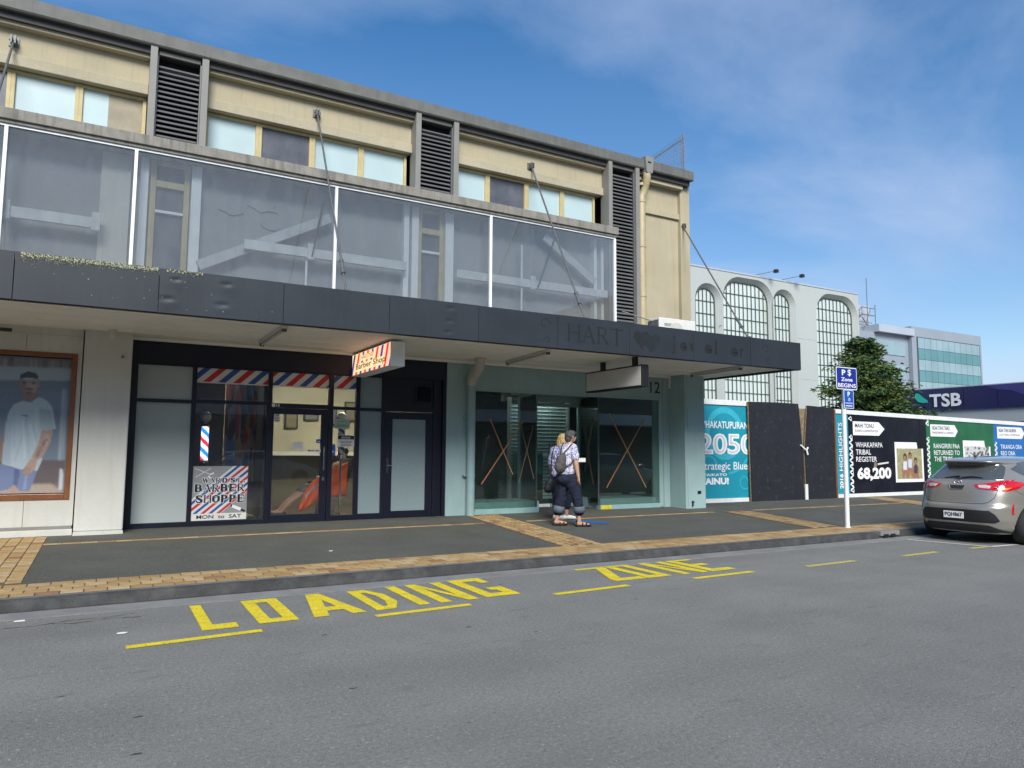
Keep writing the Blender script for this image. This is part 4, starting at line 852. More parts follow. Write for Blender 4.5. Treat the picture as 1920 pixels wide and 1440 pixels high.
bar(mb, 1.38, 1.02, 1.62, 1.17, .008, BY-.002); bar(mb, 1.36, 1.17, 1.6, 1.07, .008, BY-.0022); bar(mb, 1.6, 1.06, 1.67, 1.09, .02, BY-.002); bar(mb, 1.58, 1.04, 1.62, 1.0, .02, BY-.002)
bar(mb, 1.98, .52, 2.13, .455, .052, BY-.0024); bar(mb, 2.13, .455, 2.2, .42, .035, BY-.0026, 1); bar(mb, 1.96, .53, 1.985, .52, .045, BY-.0026, 1)
part(mb, 'clipper_print', ['letter', 'ink'], bp, recalc=False)
# small notices on the glass
def notice(name, x0, x1, z0, z1, m, label, cat='notice', y=NY+.012, lines=0, head=None, ink='ink', texts=()):
    t = thing(name, ((x0+x1)/2, y, z0), label, cat); a = MB(); a.box(x0, x1, y, y+.003, z0, z1); part(a, 'sheet', m, t)
    if head: a = MB(); a.box(x0+.006, x1-.006, y-.001, y+.001, z1-(z1-z0)*.36, z1-.008); part(a, 'header', head, t)
    if lines:
        a = MB(); h = (z1-z0)*(.5 if head else .8)
        for k in range(lines):
            zz = z0+.01+h*(k+.5)/lines; ww = (x1-x0)*random.uniform(.28, .4); cx = (x0+x1)/2; bar(a, cx-ww, zz, cx+ww, zz, h/lines*.38, y-.0012)
        part(a, 'printed_lines', ink, t, recalc=False)
    for s_, xx, zz, ww, hh, mm in texts: words('lettering', s_, (xx, y-.0015, zz), mm, t, w=ww, h=hh, bold=.02, align='c')
    return t
words_o = thing('street_number', (2.63, NY-.004, 2.26), 'small white number 0812 plate above the barber door', 'number')
mb = MB(); mb.box(2.585, 2.64, NY-.003, NY, 2.262, 2.32); part(mb, 'plate', 'letter', words_o); words('digits', '12', (2.66, NY-.003, 2.268), 'letter', words_o, w=.06, h=.045, bold=.03)
notice('no_smoking_sticker', 2.635, 2.73, 1.99, 2.09, 'offwhite', 'small white sticker with a dark bird mark at the barber door corner', 'sticker', lines=2)
notice('paper_notice', 2.955, 3.17, 1.505, 1.63, 'offwhite', 'plain white paper notice in the middle of the barber door glass', lines=4, ink='signgrey')
t = notice('door_arrow_sign', 3.22, 3.485, 1.45, 1.505, 'offwhite', 'narrow white label with a black arrow beside the door handle', 'sign')
mb = MB(); bar(mb, 3.27, 1.4775, 3.37, 1.4775, .012, NY+.0105); bar(mb, 3.255, 1.4775, 3.285, 1.4775, .024, NY+.0102); bar(mb, 3.39, 1.4775, 3.46, 1.4775, .016, NY+.0105); part(mb, 'arrow', 'ink', t, recalc=False)
M['opensheet'] = mat('pale green sheet', (.36, .45, .38), .5)
M['greenink'] = mat('green ink', (.12, .27, .12), .5)
notice('open_sign', 3.735, 4.03, 1.895, 2.075, 'opensheet', 'pale green card reading OPEN in the sidelight beside the door', 'sign', texts=[('OPEN', 3.8825, 1.925, .21, .05, 'greenink'), ('Come in', 3.8825, 2.025, .17, .03, 'greenink')], y=NY+.03)
notice('notice_board', 3.80, 4.12, 1.555, 1.775, 'offwhite', 'white NOTICE sheet with black heading in the sidelight beside the door', texts=[('NOTICE', 3.96, 1.713, .17, .032, 'letter')], head='ink', lines=4, y=NY+.03)
notice('blue_sticker', 3.68, 3.76, 1.39, 1.60, 'signblue2', 'bright blue sticker with white circle on the sidelight edge', 'sticker', y=NY+.031, texts=[('o', 3.72, 1.45, .03, .03, 'letter')])
notice('violet_sticker', 3.40, 3.485, 1.62, 1.69, 'signblue', 'small violet blue sticker on the door glass above the arrow label', 'sticker', texts=[('AA', 3.4425, 1.635, .05, .03, 'letter')])
# barber shop interior
room = thing('barber_room', (2.5, 16, .2), 'beige barber shop interior with pale bench rail seen through the shop glass', 'shop room')
mb = MB(); mb.box(.45, 5.95, 17.8, 17.95, 1.38, 3.3, 0); mb.box(.33, .45, 13.6, 17.8, .2, 3.3, 0); mb.box(5.9, 5.97, 13.6, 17.8, .2, 3.3, 0); part(mb, 'wall', 'room', room)
mb = MB(); mb.box(.45, 5.9, 17.75, 17.95, .2, 1.38, 0); part(mb, 'dado', 'room_low', room)
mb = MB(); mb.box(.35, 5.95, 13.5, 17.9, .17, .2); part(mb, 'floor', 'roomfloor', room)
mb = MB(); mb.box(.35, 5.95, 13.5, 17.9, 3.22, 3.3); part(mb, 'ceiling', 'room', room)
mb = MB(); mb.box(.6, 5.6, 17.2, 17.75, 1.36, 1.45); part(mb, 'bench_top', 'offwhite', room)
mb = MB(); mb.box(2.6, 2.68, 14.2, 17.8, .2, 3.2); part(mb, 'partition', 'dark', room)
for k, (x, y) in enumerate(((1.9, 15.2), (2.2, 16.6), (4.6, 15.5))):
    mb = MB(); mb.box(x-.6, x+.6, y-.06, y+.06, 3.1, 3.16); single(mb, 'ceiling_tube', 'tube', ('lit tube light nearer the barber window, upper left', 'lit tube light deeper in the barber shop, lower left', 'lit tube light deep in the barber shop behind the door')[k], 'ceiling light', 'lit tubes on the barber shop ceiling')
pics = [(2.9, 2.1, .35, .5), (3.3, 2.25, .3, .35), (3.75, 2.0, .3, .55), (4.2, 2.2, .35, .4), (4.7, 2.1, .3, .45), (5.2, 2.2, .35, .5)]
for i, (x, z, w, h) in enumerate(pics):
    t = thing('framed_picture', (x+.15, 17.75, z), 'dark framed picture number %s from the left on the barber wall' % ('one two three four five six'.split()[i]), 'picture', 'framed pictures on the barber shop wall')
    mb = MB(); ring(mb, x, x+w, 17.72, 17.79, z, z+h, .03, .03, .03, .03); part(mb, 'frame', 'black', t); g = MB(); g.box(x+.03, x+w-.03, 17.74, 17.76, z+.03, z+h-.03); part(g, 'picture', ['granite', 'pane_dark', 'room_low'][i % 3], t)
mb = MB(); mb.box(2.72, 3.1, 16.9, 17.2, 1.46, 2.3); mb.box(2.78, 3.05, 16.88, 16.9, 1.6, 2.2, 1); single(mb, 'station_mirror', ['black', 'pane_dark'], 'dark styling mirror standing on the pale bench', 'mirror')
# panel added inside, painted as the street wall reflected in the poster window
cv = Canvas(70, 130, (.05, .06, .09))
for _ in range(90):
    c = random.choice([(.45, .06, .04), (.08, .16, .38), (.5, .28, .06), (.3, .33, .36), (.04, .04, .06), (.12, .25, .3), (.5, .2, .12)])
    x, y = random.random(), random.uniform(.2, 1); cv.ell(x, y, random.uniform(.03, .14), random.uniform(.04, .2), c, .8, random.uniform(-.6, .6))
cv.blur(1); mu_ = thing('reflected_wall_panel', (2.2, 15.3, .5), 'swirling red and blue panel painted as a street reflection behind the barber poster window', 'reflection panel')
cv.build('painting', (2.02, 15.0, .5), .62, 2.6, 'print', mu_); mb = MB(); mb.box(2.02, 2.64, 15.003, 15.03, .5, 3.1); part(mb, 'board', 'black', mu_)
mb = MB(); mb.box(.5, 2.0, 14.9, 14.96, .2, 3.2); part(mb, 'screen', 'granite', room)
# barber poles
def barber_pole(x, y, z0, z1, lit, label):
    t = thing('barber_pole', (x, y, z0-.12), label, 'barber pole', 'barber poles in the shop window')
    H_ = z1-z0; nz, nu = 64, 24; vs, fs, ms = [], [], []
    for j in range(nz+1):
        for i in range(nu): th = 2*math.pi*i/nu; vs.append((x+.062*math.cos(th), y+.062*math.sin(th), z0+H_*j/nz))
    for j in range(nz):
        for i in range(nu):
            k = ((i/nu)+(j/nz)*1.7) % 1; ms.append(1 if k < .24 else 2 if .5 <= k < .74 else 0)
            fs.append((j*nu+i, j*nu+(i+1) % nu, (j+1)*nu+(i+1) % nu, (j+1)*nu+i))
    mb = MB(); mb.v, mb.f, mb.m, mb.sm = vs, fs, ms, [True]*len(fs)
    part(mb, 'striped_cylinder', ['pole_w', 'pole_b', 'pole_r'] if lit else ['offwhite', 'blue', 'red'], t)
    mb = MB(); mb.ell((x, y, z1+.17), (.1, .1, .1)); part(mb, 'globe', 'globe', t)
    mb = MB(); mb.tube([(x, y, z1), (x, y, z1+.03), (x, y, z1+.07)], [.075, .07, .04], 16); part(mb, 'cap', 'chrome', t)
    mb = MB(); mb.tube([(x, y, z0-.12), (x, y, z0-.06), (x, y, z0)], [.04, .08, .07], 16); mb.tube([(x, y, .2), (x, y, z0-.11)], .02, 8); part(mb, 'base', 'chrome', t)
for n_, c in (('pole_w', (.75, .85, 1)), ('pole_b', (.02, .2, .75)), ('pole_r', (.6, .02, .06))):
    M[n_] = emis(n_+' lit', c, .85)
M['globe'] = mat('pale glass globe', (.42, .45, .45), .15, var=.05, spec=.8)
barber_pole(1.535, 13.72, 1.3, 1.89, True, 'lit barber pole with blue, white and red stripes above the poster')
barber_pole(3.98, 13.75, 1.4, 1.95, False, 'unlit barber pole with a white globe behind the OPEN card')
# waiting chair, cabinet, seated client
wc = thing('waiting_chair', (3.95, 14.4, .2), 'black padded barber chair under the client in the orange jacket', 'chair')
mb = MB(); mb.box(3.55, 4.1, 14.15, 14.7, .58, .7); part(mb, 'seat', 'black', wc, bevel=.03)
mb = MB(); mb.prism([(4.05, .66), (4.15, .64), (4.42, 1.3), (4.33, 1.34)], 'y', 14.15, 14.7); part(mb, 'backrest', 'black', wc, bevel=.03)
mb = MB(); mb.tube([(3.85, 14.42, .22), (3.85, 14.42, .58)], .05, 12); mb.tube([(3.85, 14.42, .2), (3.85, 14.42, .24)], .3, 20); part(mb, 'pedestal', 'chrome', wc)
mb = MB(); mb.box(3.45, 3.95, 14.1, 14.14, .85, .89); part(mb, 'armrest', 'black', wc)
cab = thing('drawer_cabinet', (4.05, 14.9, .2), 'grey drawer cabinet beside the sidelight in the barber shop', 'cabinet')
mb = MB(); mb.box(3.88, 4.2, 14.8, 15.2, .2, .95); part(mb, 'body', 'signgrey', cab, bevel=.01)
for k in range(3): mb = MB(); mb.box(3.9, 4.18, 14.785, 14.8, .26+k*.22, .45+k*.22); dr = part(mb, 'drawer', 'offwhite', cab); h = MB(); h.box(3.99, 4.09, 14.77, 14.785, .36+k*.22, .375+k*.22); part(h, 'handle', 'black', dr)
for k, (x, c) in enumerate(((3.95, 'white'), (4.03, 'red'), (4.11, 'chrome'))):
    mb = MB(); mb.tube([(x, 14.95, .95), (x, 14.95, 1.1), (x, 14.95, 1.12), (x, 14.95, 1.17)], [.03, .03, .012, .012], 10); single(mb, 'spray_bottle', c, ('white bottle at the left on the drawer cabinet', 'red bottle in the middle on the drawer cabinet', 'silver bottle at the right on the drawer cabinet')[k], 'bottle', 'bottles on the drawer cabinet')
# hanging barber sign
bs = thing('barber_sign', (4.1, 11.9, 2.87), 'lit hanging box sign reading Barber Shop with red and blue stripes', 'sign')
sx0, sx1, sy0, sy1, sz0, sz1 = 4.02, 4.27, 11.2, 13.32, 2.88, 3.29
mb = MB(); mb.box(sx0, sx1, sy0, sy1, sz0, sz1); part(mb, 'case', 'white_alu', bs, bevel=.006)
cv = Canvas(260, 56, (.80, .58, .30)); cv.a[:, :, 0] = .86; cv.a[:, :, 1] = np.linspace(.62, .50, 260)[None]*np.ones((56, 1)); cv.a[:, :, 2] = np.linspace(.30, .36, 260)[None]*np.ones((56, 1))
gr = np.clip(1-np.abs(np.linspace(-.55, 1, 260)), .30, 1)[None, :, None]
for i in range(9):
    x = -.03+i*.125; c = ((.03, .03, .22), (.75, .02, .012))[i % 2]; cv.poly([(x, 0), (x+.05, 0), (x+.13, 1), (x+.08, 1)], c)
cv.poly([(.1, .12), (.87, .12), (.87, .5), (.1, .5)], (.9, .66, .36), .92); cv.poly([(.25, .6), (.62, .6), (.62, .86), (.25, .86)], (.9, .66, .36), .9)
# text reads from the far (left) end to the near end: canvas u runs along -Y
pr = cv.build('lit_face', (sx0-.003, sy1-.02, sz0+.015), sy1-sy0-.04, sz1-sz0-.03, 'print_lit', bs, xd=(0, -1, 0))
words('lettering', 'Barber Shop', (sx0-.0045, sy1-.26, sz0+.07), 'ink', bs, xd=(0, -1, 0), w=1.62, h=.135, bold=.012)
words('lettering', 'WARD STREET', (sx0-.0045, sy1-.55, sz0+.265), 'olive', bs, xd=(0, -1, 0), w=.75, h=.07) if M.setdefault('olive', mat('olive ink', (.14, .12, .02), .5)) else 0
mb = MB(); bar2 = lambda a, b, w: None
mb.box(sx0+.06, sx1-.06, 11.5, 11.56, sz1, 3.33); mb.box(sx0+.06, sx1-.06, 12.9, 12.96, sz1, 3.33); part(mb, 'hanger', 'black', bs)
# blank white hanging sign
ws = thing('blank_sign', (8.9, 11.5, 2.73), 'blank white hanging box sign with a black frame under the canopy', 'sign')
mb = MB(); mb.box(8.79, 8.96, 10.6, 12.43, 2.73, 3.155); part(mb, 'case', 'black', ws, bevel=.005)
mb = MB(); mb.box(8.784, 8.79, 10.63, 12.40, 2.76, 3.125); part(mb, 'face', 'signgrey', ws)
for y in (10.9, 11.93): mb = MB(); mb.box(8.84, 8.91, y-.05, y+.05, 3.155, 3.33); part(mb, 'hanger', 'black', ws)
# canopy light fittings
for i, (xa, ya, xb, yb) in enumerate(((2.24, 12.66, 2.24, 10.85), (7.1, 12.8, 6.9, 10.9), (11.85, 12.5, 11.65, 10.8))):
    t = thing('canopy_light', ((xa+xb)/2, (ya+yb)/2, 3.33), ('unlit tube light under the canopy before the barber poster window', 'unlit tube light under the canopy between the barber sign and blank sign', 'unlit tube light under the canopy at the right end')[i], 'light fitting', 'tube lights under the canopy')
    d = Vector((xb-xa, yb-ya, 0)); L_ = d.length; d.normalize(); n = Vector((-d.y, d.x, 0)); a = Vector((xa, ya, 0)); b = Vector((xb, yb, 0))
    def slab(a, b, w, z0, z1, m, nm):
        k = MB(); P = [a+n*w, a-n*w, b-n*w, b+n*w]; k.prism([(p.x, p.y) for p in P], 'z', z0, z1); part(k, nm, m, t, bevel=.004)
    slab(a, b, .05, 3.285, 3.322, 'signgrey', 'housing')
    k = MB(); k.tube([a+d*.06+Vector((0, 0, 3.262)), b-d*.06+Vector((0, 0, 3.262))], .019, 10); part(k, 'tube', 'signgrey', t)
    for e in (a+d*.03, b-d*.03): slab(e-d*.02, e+d*.02, .035, 3.24, 3.285, 'granite', 'lamp_holder')
mb = MB(); mb.tube([(.03, 12.62, 3.33), (.03, 12.62, 3.2), (.03, 12.62, 3.17)], [.055, .055, .035], 12); single(mb, 'round_light', 'signgrey', 'small pale cylinder light under the canopy by the white column', 'light fitting')
mb = MB(); mb.disc((.18, 12.82, 2.93), .035, 'y', .03); mb.disc((.18, 12.80, 2.93), .015, 'y', .02, m=1); single(mb, 'wall_socket', ['signgrey', 'black'], 'small round fitting high on the white column', 'fitting')

# ------------------------------------------------------------------ teal jeweller's shop
TY = 13.36
mb = MB(); mb.box(6.003, 6.62, TY-.02, 13.6, .17, 3.33); PB(mb, 'teal_pier', 'teal', bevel=.008)
mb = MB(); mb.box(6.62, 11.72, TY, 13.6, 2.79, 3.33); PB(mb, 'teal_lintel', 'teal', bevel=.004)
mb = MB(); mb.box(11.60, 11.72, TY, 13.6, .2, 2.79); mb.box(11.72, 12.25, TY-.02, 13.6, .17, 3.33); PB(mb, 'teal_pier', 'teal', bevel=.008)
mb = MB(); mb.box(11.9, 12.53, 12.8, 13.34, .1, 3.33); pier = PB(mb, 'corner_pillar', 'teal', bevel=.01)
k = MB(); k.box(11.96, 12.5, 12.785, 12.8, .16, 1.16); part(k, 'access_panel', 'teal', pier, bevel=.004); k = MB(); k.box(11.97, 12.49, 12.79, 12.8, 2.0, 2.52); part(k, 'access_panel', 'teal', pier, bevel=.004)
k = MB(); k.box(12.25, 12.36, 12.775, 12.787, .52, .59); k.tube([(12.09, 12.76, .33), (12.09, 12.79, .33)], .035, 12); k.tube([(12.09, 12.77, .33), (12.06, 12.74, .25)], .02, 8); part(k, 'tap_box', 'black', pier)
k = MB(); k.prism([(12.2, 1.83), (12.27, 1.8), (12.34, 1.84), (12.3, 1.9), (12.31, 1.95), (12.27, 1.88)], 'y', 12.795, 12.8); k.box(12.1, 12.42, 12.797, 12.8, 1.7, 1.715); k.box(12.15, 12.4, 12.797, 12.8, 1.5, 1.507); part(k, 'ghost_mark', 'frost', pier)
mb = MB(); mb.box(6.62, 8.19, TY-.02, 13.5, .17, .30); PB(mb, 'shop_sill', 'teal_dark', bevel=.006); mb = MB(); mb.box(9.84, 11.60, TY-.02, 13.5, .17, .29); PB(mb, 'shop_sill', 'teal_dark', bevel=.006)
mb = MB(); mb.box(9.85, 10.15, TY-.0235, TY-.0205, .2, .285); PB(mb, 'yellow_tape', 'yellow')
mb = MB(); mb.box(6.62, 11.6, TY+.02, TY+.08, 2.74, 2.79); mb.box(6.62, 6.66, TY+.02, TY+.08, .3, 2.74); PB(mb, 'shop_frame', 'teal', bevel=.003)
win = MB(); win.box(6.66, 8.185, TY+.03, TY+.04, .3, 2.74); PB(win, 'left_shop_pane', 'greenglass')
win = MB(); win.box(9.845, 11.6, TY+.03, TY+.04, .29, 2.74); PB(win, 'right_shop_pane', 'greenglass')
win = MB(); win.prism([(8.18, 13.42), (8.19, 13.42), (8.4, 14.5), (8.39, 14.5)], 'z', .28, 2.74); PB(win, 'side_pane', 'greenglass')
win = MB(); win.prism([(9.835, 13.42), (9.845, 13.42), (10.06, 14.5), (10.05, 14.5)], 'z', .28, 2.74); PB(win, 'side_pane', 'greenglass')
mb = MB(); mb.box(8.36, 8.44, 14.46, 14.56, .2, 2.78); mb.box(10.02, 10.10, 14.46, 14.56, .2, 2.78); mb.box(8.44, 10.02, 14.47, 14.55, 2.66, 2.78); mb.box(9.83, 9.86, 13.41, 13.44, .29, 2.74, 1); mb.box(8.175, 8.2, 13.41, 13.44, .3, 2.74, 1); PB(mb, 'entry_frame', ['teal', 'steel'], bevel=.003)
for i, (a, b) in enumerate(((8.45, 9.22), (9.235, 10.01))):
    g = MB(); g.box(a, b, 14.5, 14.51, .26, 2.65); dd = PB(g, 'glass_door', 'greenglass')
    h = MB(); h.box(a, b, 14.49, 14.52, .2, .27); part(h, 'door_rail', 'teal' if i else 'white_alu', dd); h = MB(); h.box(a, b, 14.49, 14.52, 2.56, 2.64); part(h, 'door_rail', 'teal', dd); hx = b-.06 if i == 0 else a+.06
    h = MB(); h.tube([(hx, 14.44, 1.0), (hx, 14.44, 1.75)], .014, 8); h.tube([(hx, 14.44, 1.05), (hx, 14.5, 1.05)], .008, 6); h.tube([(hx, 14.44, 1.7), (hx, 14.5, 1.7)], .008, 6); part(h, 'handle', 'chrome', dd)
mb = MB(); mb.box(8.2, 10.05, 13.4, 14.6, 2.79, 2.85); PB(mb, 'entry_ceiling', 'teal')
mb = MB(); mb.box(8.2, 10.05, 13.4, 14.6, .16, .2); PB(mb, 'entry_floor', 'footpath')
mb = MB(); mb.box(6.66, 8.3, 13.5, 14.5, .2, .42); PB(mb, 'display_plinth', 'teal'); mb = MB(); mb.box(9.95, 11.6, 13.5, 14.5, .2, .42); PB(mb, 'display_plinth', 'teal')
jr = thing('jeweller_room', (9, 16, .2), 'dark empty jeweller shop interior behind the green tinted glass', 'shop room')
mb = MB(); mb.box(6.1, 6.2, 13.7, 19, .2, 3.3); mb.box(12.1, 12.2, 13.7, 19, .2, 3.3); mb.box(6.2, 12.1, 18.9, 19, .2, 3.3); part(mb, 'wall', 'granite', jr)
mb = MB(); mb.box(6.2, 12.1, 13.6, 19, 3.15, 3.2); part(mb, 'ceiling', 'dark', jr); mb = MB(); mb.box(6.2, 12.1, 14.6, 19, .17, .2); part(mb, 'floor', 'granite', jr)
M['shutter'] = mat('pale shutter', (.58, .66, .64), .4); M['tape_old'] = mat('faded tape', (.22, .14, .09), .6)
grl = thing('roller_grille', (9.2, 15.0, .3), 'pale slatted roller shutter behind the recessed glass doors', 'roller shutter')
s2 = MB(); s2.prism([(0, 0), (.012, .035), (0, .07), (.02, .07), (.03, .035), (.02, 0)], 'x', -.82, .82); s2m = s2.mesh('slat', [M['shutter']]); fixn(s2m)
for k in range(26): inst(s2m, 'slat', grl, (9.22, 15.0, .35+k*.088))
mb = MB(); mb.box(8.36, 10.06, 15.06, 15.08, .2, 2.78); part(mb, 'backing', 'dark', grl); mb = MB(); mb.box(8.36, 8.42, 14.95, 15.08, .2, 2.78); mb.box(10.02, 10.08, 14.95, 15.08, .2, 2.78); part(mb, 'guide', 'signgrey', grl)
M['counter'] = mat('green counter front', (.05, .20, .17), .5)
mb = MB(); mb.box(8.42, 9.15, 14.7, 14.9, .95, 1.45); mb.box(8.42, 9.15, 14.72, 14.9, .2, .95, 1); single(mb, 'shop_counter', ['counter', 'dark'], 'green fronted counter inside the left glass door', 'counter')
M['notegreen'] = mat('yellowish notice', (.55, .6, .35), .5)
mb = MB(); mb.box(8.46, 8.62, 14.47, 14.49, .32, .62, 0); mb.box(8.50, 8.58, 14.465, 14.47, .4, .56, 1); single(mb, 'door_notice', ['offwhite', 'notegreen'], 'pale square notice low on the left glass door', 'notice')
mb = MB(); mb.box(9.0, 9.13, 14.47, 14.49, 1.38, 1.46); single(mb, 'push_plate_notice', 'offwhite', 'small white notice beside the left glass door handle', 'notice')
def tape_cross(pts, y, label, xconst=False, tw_=.012, tm='tape'):
    t = thing('tape_cross', (pts[0][0], y, pts[1][1]), label, 'tape cross', 'tan tape crosses stuck on the shop windows')
    for k in range(2):
        (x0, z0), (x1, z1) = pts[2*k], pts[2*k+1]; mb = MB(); d = Vector((x1-x0, z1-z0)).normalized(); n = Vector((-d.y, d.x))*tw_
        f = (lambda x: y) if not xconst else (lambda x: 13.45+(x-9.85)*4.9)
        P = [(x0+n.x, z0+n.y), (x0-n.x, z0-n.y), (x1-n.x, z1-n.y), (x1+n.x, z1+n.y)]
        mb.add([(p[0]-(0.012 if xconst else 0), f(p[0])-.002*k, p[1]) for p in P], [(0, 1, 2, 3)]); part(mb, 'tape_strip', tm, t, recalc=False)
tape_cross([(7.02, 2.17), (7.58, 1.0), (7.84, 2.16), (6.83, .81)], TY+.026, 'tan tape cross on the left display window')
tape_cross([(10.12, 2.38), (11.2, .66), (11.18, 2.29), (10.04, .68)], TY+.026, 'large tan tape cross on the right display window')
tape_cross([(7.75, 2.1), (8.1, .9), (8.08, 2.05), (7.72, .82)], TY+.024, 'thin faint tape cross at the right end of the left window', tw_=.008, tm='tape_old')
tape_cross([(9.9, 2.25), (10.0, 1.0), (10.02, 2.2), (9.9, .75)], 13.9, 'tan tape cross on the dark side pane by the entry', True, .010, 'tape_old')
for x, y, lb in ((7.3, 16.0, 'lit tube inside the jeweller shop behind the left window'), (9.2, 14.75, 'short lit tube added above the glass doors to brighten the jeweller shop')):  # the tube above the doors is added to brighten the shutter and room
    mb = MB(); mb.box(x-.35, x+.35, y-.03, y+.03, 2.98, 3.02); single(mb, 'shop_tube', 'tube_dim', lb, 'ceiling light', 'lit tubes in the jeweller shop')
# teal downpipe under the canopy
dpp = thing('canopy_downpipe', (6.5, 13.2, .2), 'teal downpipe with a cream elbow at the canopy, on the teal pier', 'downpipe')
mb = MB(); mb.tube([(6.5, 13.22, .18), (6.5, 13.22, 2.88)], .085, 16); part(mb, 'pipe', 'pipe_teal', dpp)
mb = MB(); mb.tube([(6.5, 13.22, 2.83), (6.5, 13.21, 2.95), (6.5, 13.12, 3.04), (6.47, 12.92, 3.1), (6.42, 12.74, 3.14), (6.4, 12.65, 3.22), (6.4, 12.62, 3.34)], .1, 16); part(mb, 'elbow', 'pipe_white', dpp)
for z in (.98, 2.16): mb = MB(); mb.tube([(6.5, 13.22, z), (6.5, 13.22, z+.035)], .094, 16); mb.box(6.36, 6.5, 13.25, 13.34, z, z+.03); part(mb, 'bracket', 'pipe_teal', dpp)
nm = thing('shop_number', (11.47, TY, 2.9), 'black number 12 on the teal wall beside the blank sign', 'number')
words('digits', '12', (11.33, TY-.004, 2.91), 'ink', nm, w=.30, h=.27, bold=.005)
al = thing('alarm_box', (11.95, TY-.06, 3.05), 'small white and red alarm box under the canopy by the corner pillar', 'alarm')
mb = MB(); mb.box(11.87, 12.06, TY-.1, TY-.02, 3.04, 3.3); part(mb, 'case', 'offwhite', al, bevel=.01); mb = MB(); mb.box(11.89, 11.94, TY-.104, TY-.1, 3.06, 3.14); mb.box(11.98, 12.04, TY-.104, TY-.1, 3.06, 3.14); part(mb, 'red_label', 'red', al); mb = MB(); mb.box(11.9, 12.03, TY-.106, TY-.1, 3.2, 3.28); part(mb, 'strobe', 'black', al)
# air conditioner on the canopy
ac = thing('air_conditioner', (11.0, 12.2, 3.85), 'white air conditioner unit standing on the canopy roof by the cream end wall', 'air conditioner')
mb = MB(); mb.box(10.46, 11.52, 12.0, 12.4, 3.85, 4.45); part(mb, 'case', 'offwhite', ac, bevel=.015)
mb = MB(); mb.box(10.44, 10.462, 12.03, 12.37, 3.9, 4.4); part(mb, 'side_grille', 'granite', ac); mb = MB(); mb.disc((10.95, 11.995, 4.15), .22, 'y', .01, 24); part(mb, 'fan_grille', 'signgrey', ac)
for k in range(6): mb = MB(); mb.box(10.6, 11.0, 11.992, 11.998, 4.33-k*.012, 4.335-k*.012); part(mb, 'fin', 'signgrey', ac)
mb = MB(); mb.prism([(11.37+.07*math.cos(t), 4.2+.035*math.sin(t)) for t in np.arange(0, 6.28, .4)], 'y', 11.99, 11.998); part(mb, 'badge', 'signblue', ac)
mb = MB(); mb.tube([(9.9, 12.6, 4.62), (10.46, 12.2, 4.38)], .012, 6); part(mb, 'hose', 'steel', ac)
# ------------------------------------------------------------------ hoardings
HY = 13.88
h1 = thing('cyan_hoarding', (14.2, HY, .16), 'bright cyan hoarding lettered 2050 Strategic Blueprint beside the teal pillar', 'hoarding')
mb = MB(); mb.box(12.9, 14.35, HY, HY+.02, .30, 2.75); mb.box(14.354, 15.75, HY, HY+.02, .30, 2.75); part(mb, 'panel', 'cyan', h1)
mb = MB(); mb.box(12.9, 15.75, HY-.03, HY+.05, 2.752, 2.89); part(mb, 'top_rail', 'hoard_white', h1, bevel=.004); mb = MB(); mb.box(12.9, 15.12, HY-.03, HY+.05, .12, .298); part(mb, 'base_board', 'hoard_white', h1, bevel=.004)
def arc(mb, cx, cz, r, w, a0, a1, y, m=0, n=28, grow=0):
    P = []
    for k in range(n+1):
        t = a0+(a1-a0)*k/n; rr = r+grow*k/n; P.append(((cx+(rr-w/2)*math.cos(t), y, cz+(rr-w/2)*math.sin(t)), (cx+(rr+w/2)*math.cos(t), y, cz+(rr+w/2)*math.sin(t))))
    for (a, b), (c, d) in zip(P[:-1], P[1:]): mb.add([a, b, d, c], [(0, 1, 2, 3)], m)
for q_ in ((14.3, 2.0, .62, .16, .3, 5.6), (14.35, 1.9, .95, .06, -1.5, .6), (15.0, .72, .12, .03, 0, 5.4), (13.7, 1.1, .3, .05, 0, 4.6)): mb = MB(); arc(mb, *q_, HY-.001, grow=.08 if q_[2] == .12 else 0); part(mb, 'swirl_print', 'cyan_pale', h1, recalc=False)
words('lettering', 'WHAKATUPURANGA', (13.38, HY-.002, 2.13), 'letter', h1, w=2.1, h=.19, bold=.012)
words('lettering', '2050', (13.35, HY-.002, 1.44), 'letter', h1, w=2.05, h=.56, bold=.04); words('letter_inline', '2050', (13.395, HY-.0035, 1.475), 'inline', h1, w=1.96, h=.49, bold=-.012) if M.setdefault('inline', mat('faded inline print', (.55, .58, .6), .5)) else 0
words('lettering', 'Strategic Blueprint', (13.42, HY-.002, .98), 'letter', h1, w=2.3, h=.27, bold=.006)
words('lettering', 'TAINU!', (13.38, HY-.002, .66), 'letter', h1, w=1.03, h=.18, bold=.05); words('lettering', 'WAIKATO', (13.4, HY-.002, .88), 'letter', h1, w=.95, h=.07, bold=.02)
def board(poly, label):
    t = thing('black_board', (poly[0][0], HY-.1, poly[0][1]), label, 'plywood gate', 'black plywood gates in the hoarding')
    mb = MB(); xs_ = [p[0] for p in poly]; mb.prism(poly, 'y', HY-.12, HY-.098); part(mb, 'sheet', 'ply_black', t)
    mb = MB(); mb.prism([(p[0]+(.02 if p[0] > sum(xs_)/len(xs_) else -.018), p[1]) for p in poly], 'y', HY-.096, HY-.06); part(mb, 'timber_edge', 'ply_edge', t)
board([(15.14, .14), (16.1, .13), (17.2, .15), (17.21, 1.5), (17.14, 2.3), (17.07, 2.885), (16.2, 2.89), (15.10, 2.87)], 'wider black plywood gate beside the cyan hoarding')
board([(17.34, .16), (18.05, .14), (18.58, .15), (18.62, 2.81), (18.1, 2.83), (17.47, 2.85), (17.3, 1.5)], 'narrower black plywood gate leaning beside the 2016 HIGHLIGHTS strip')
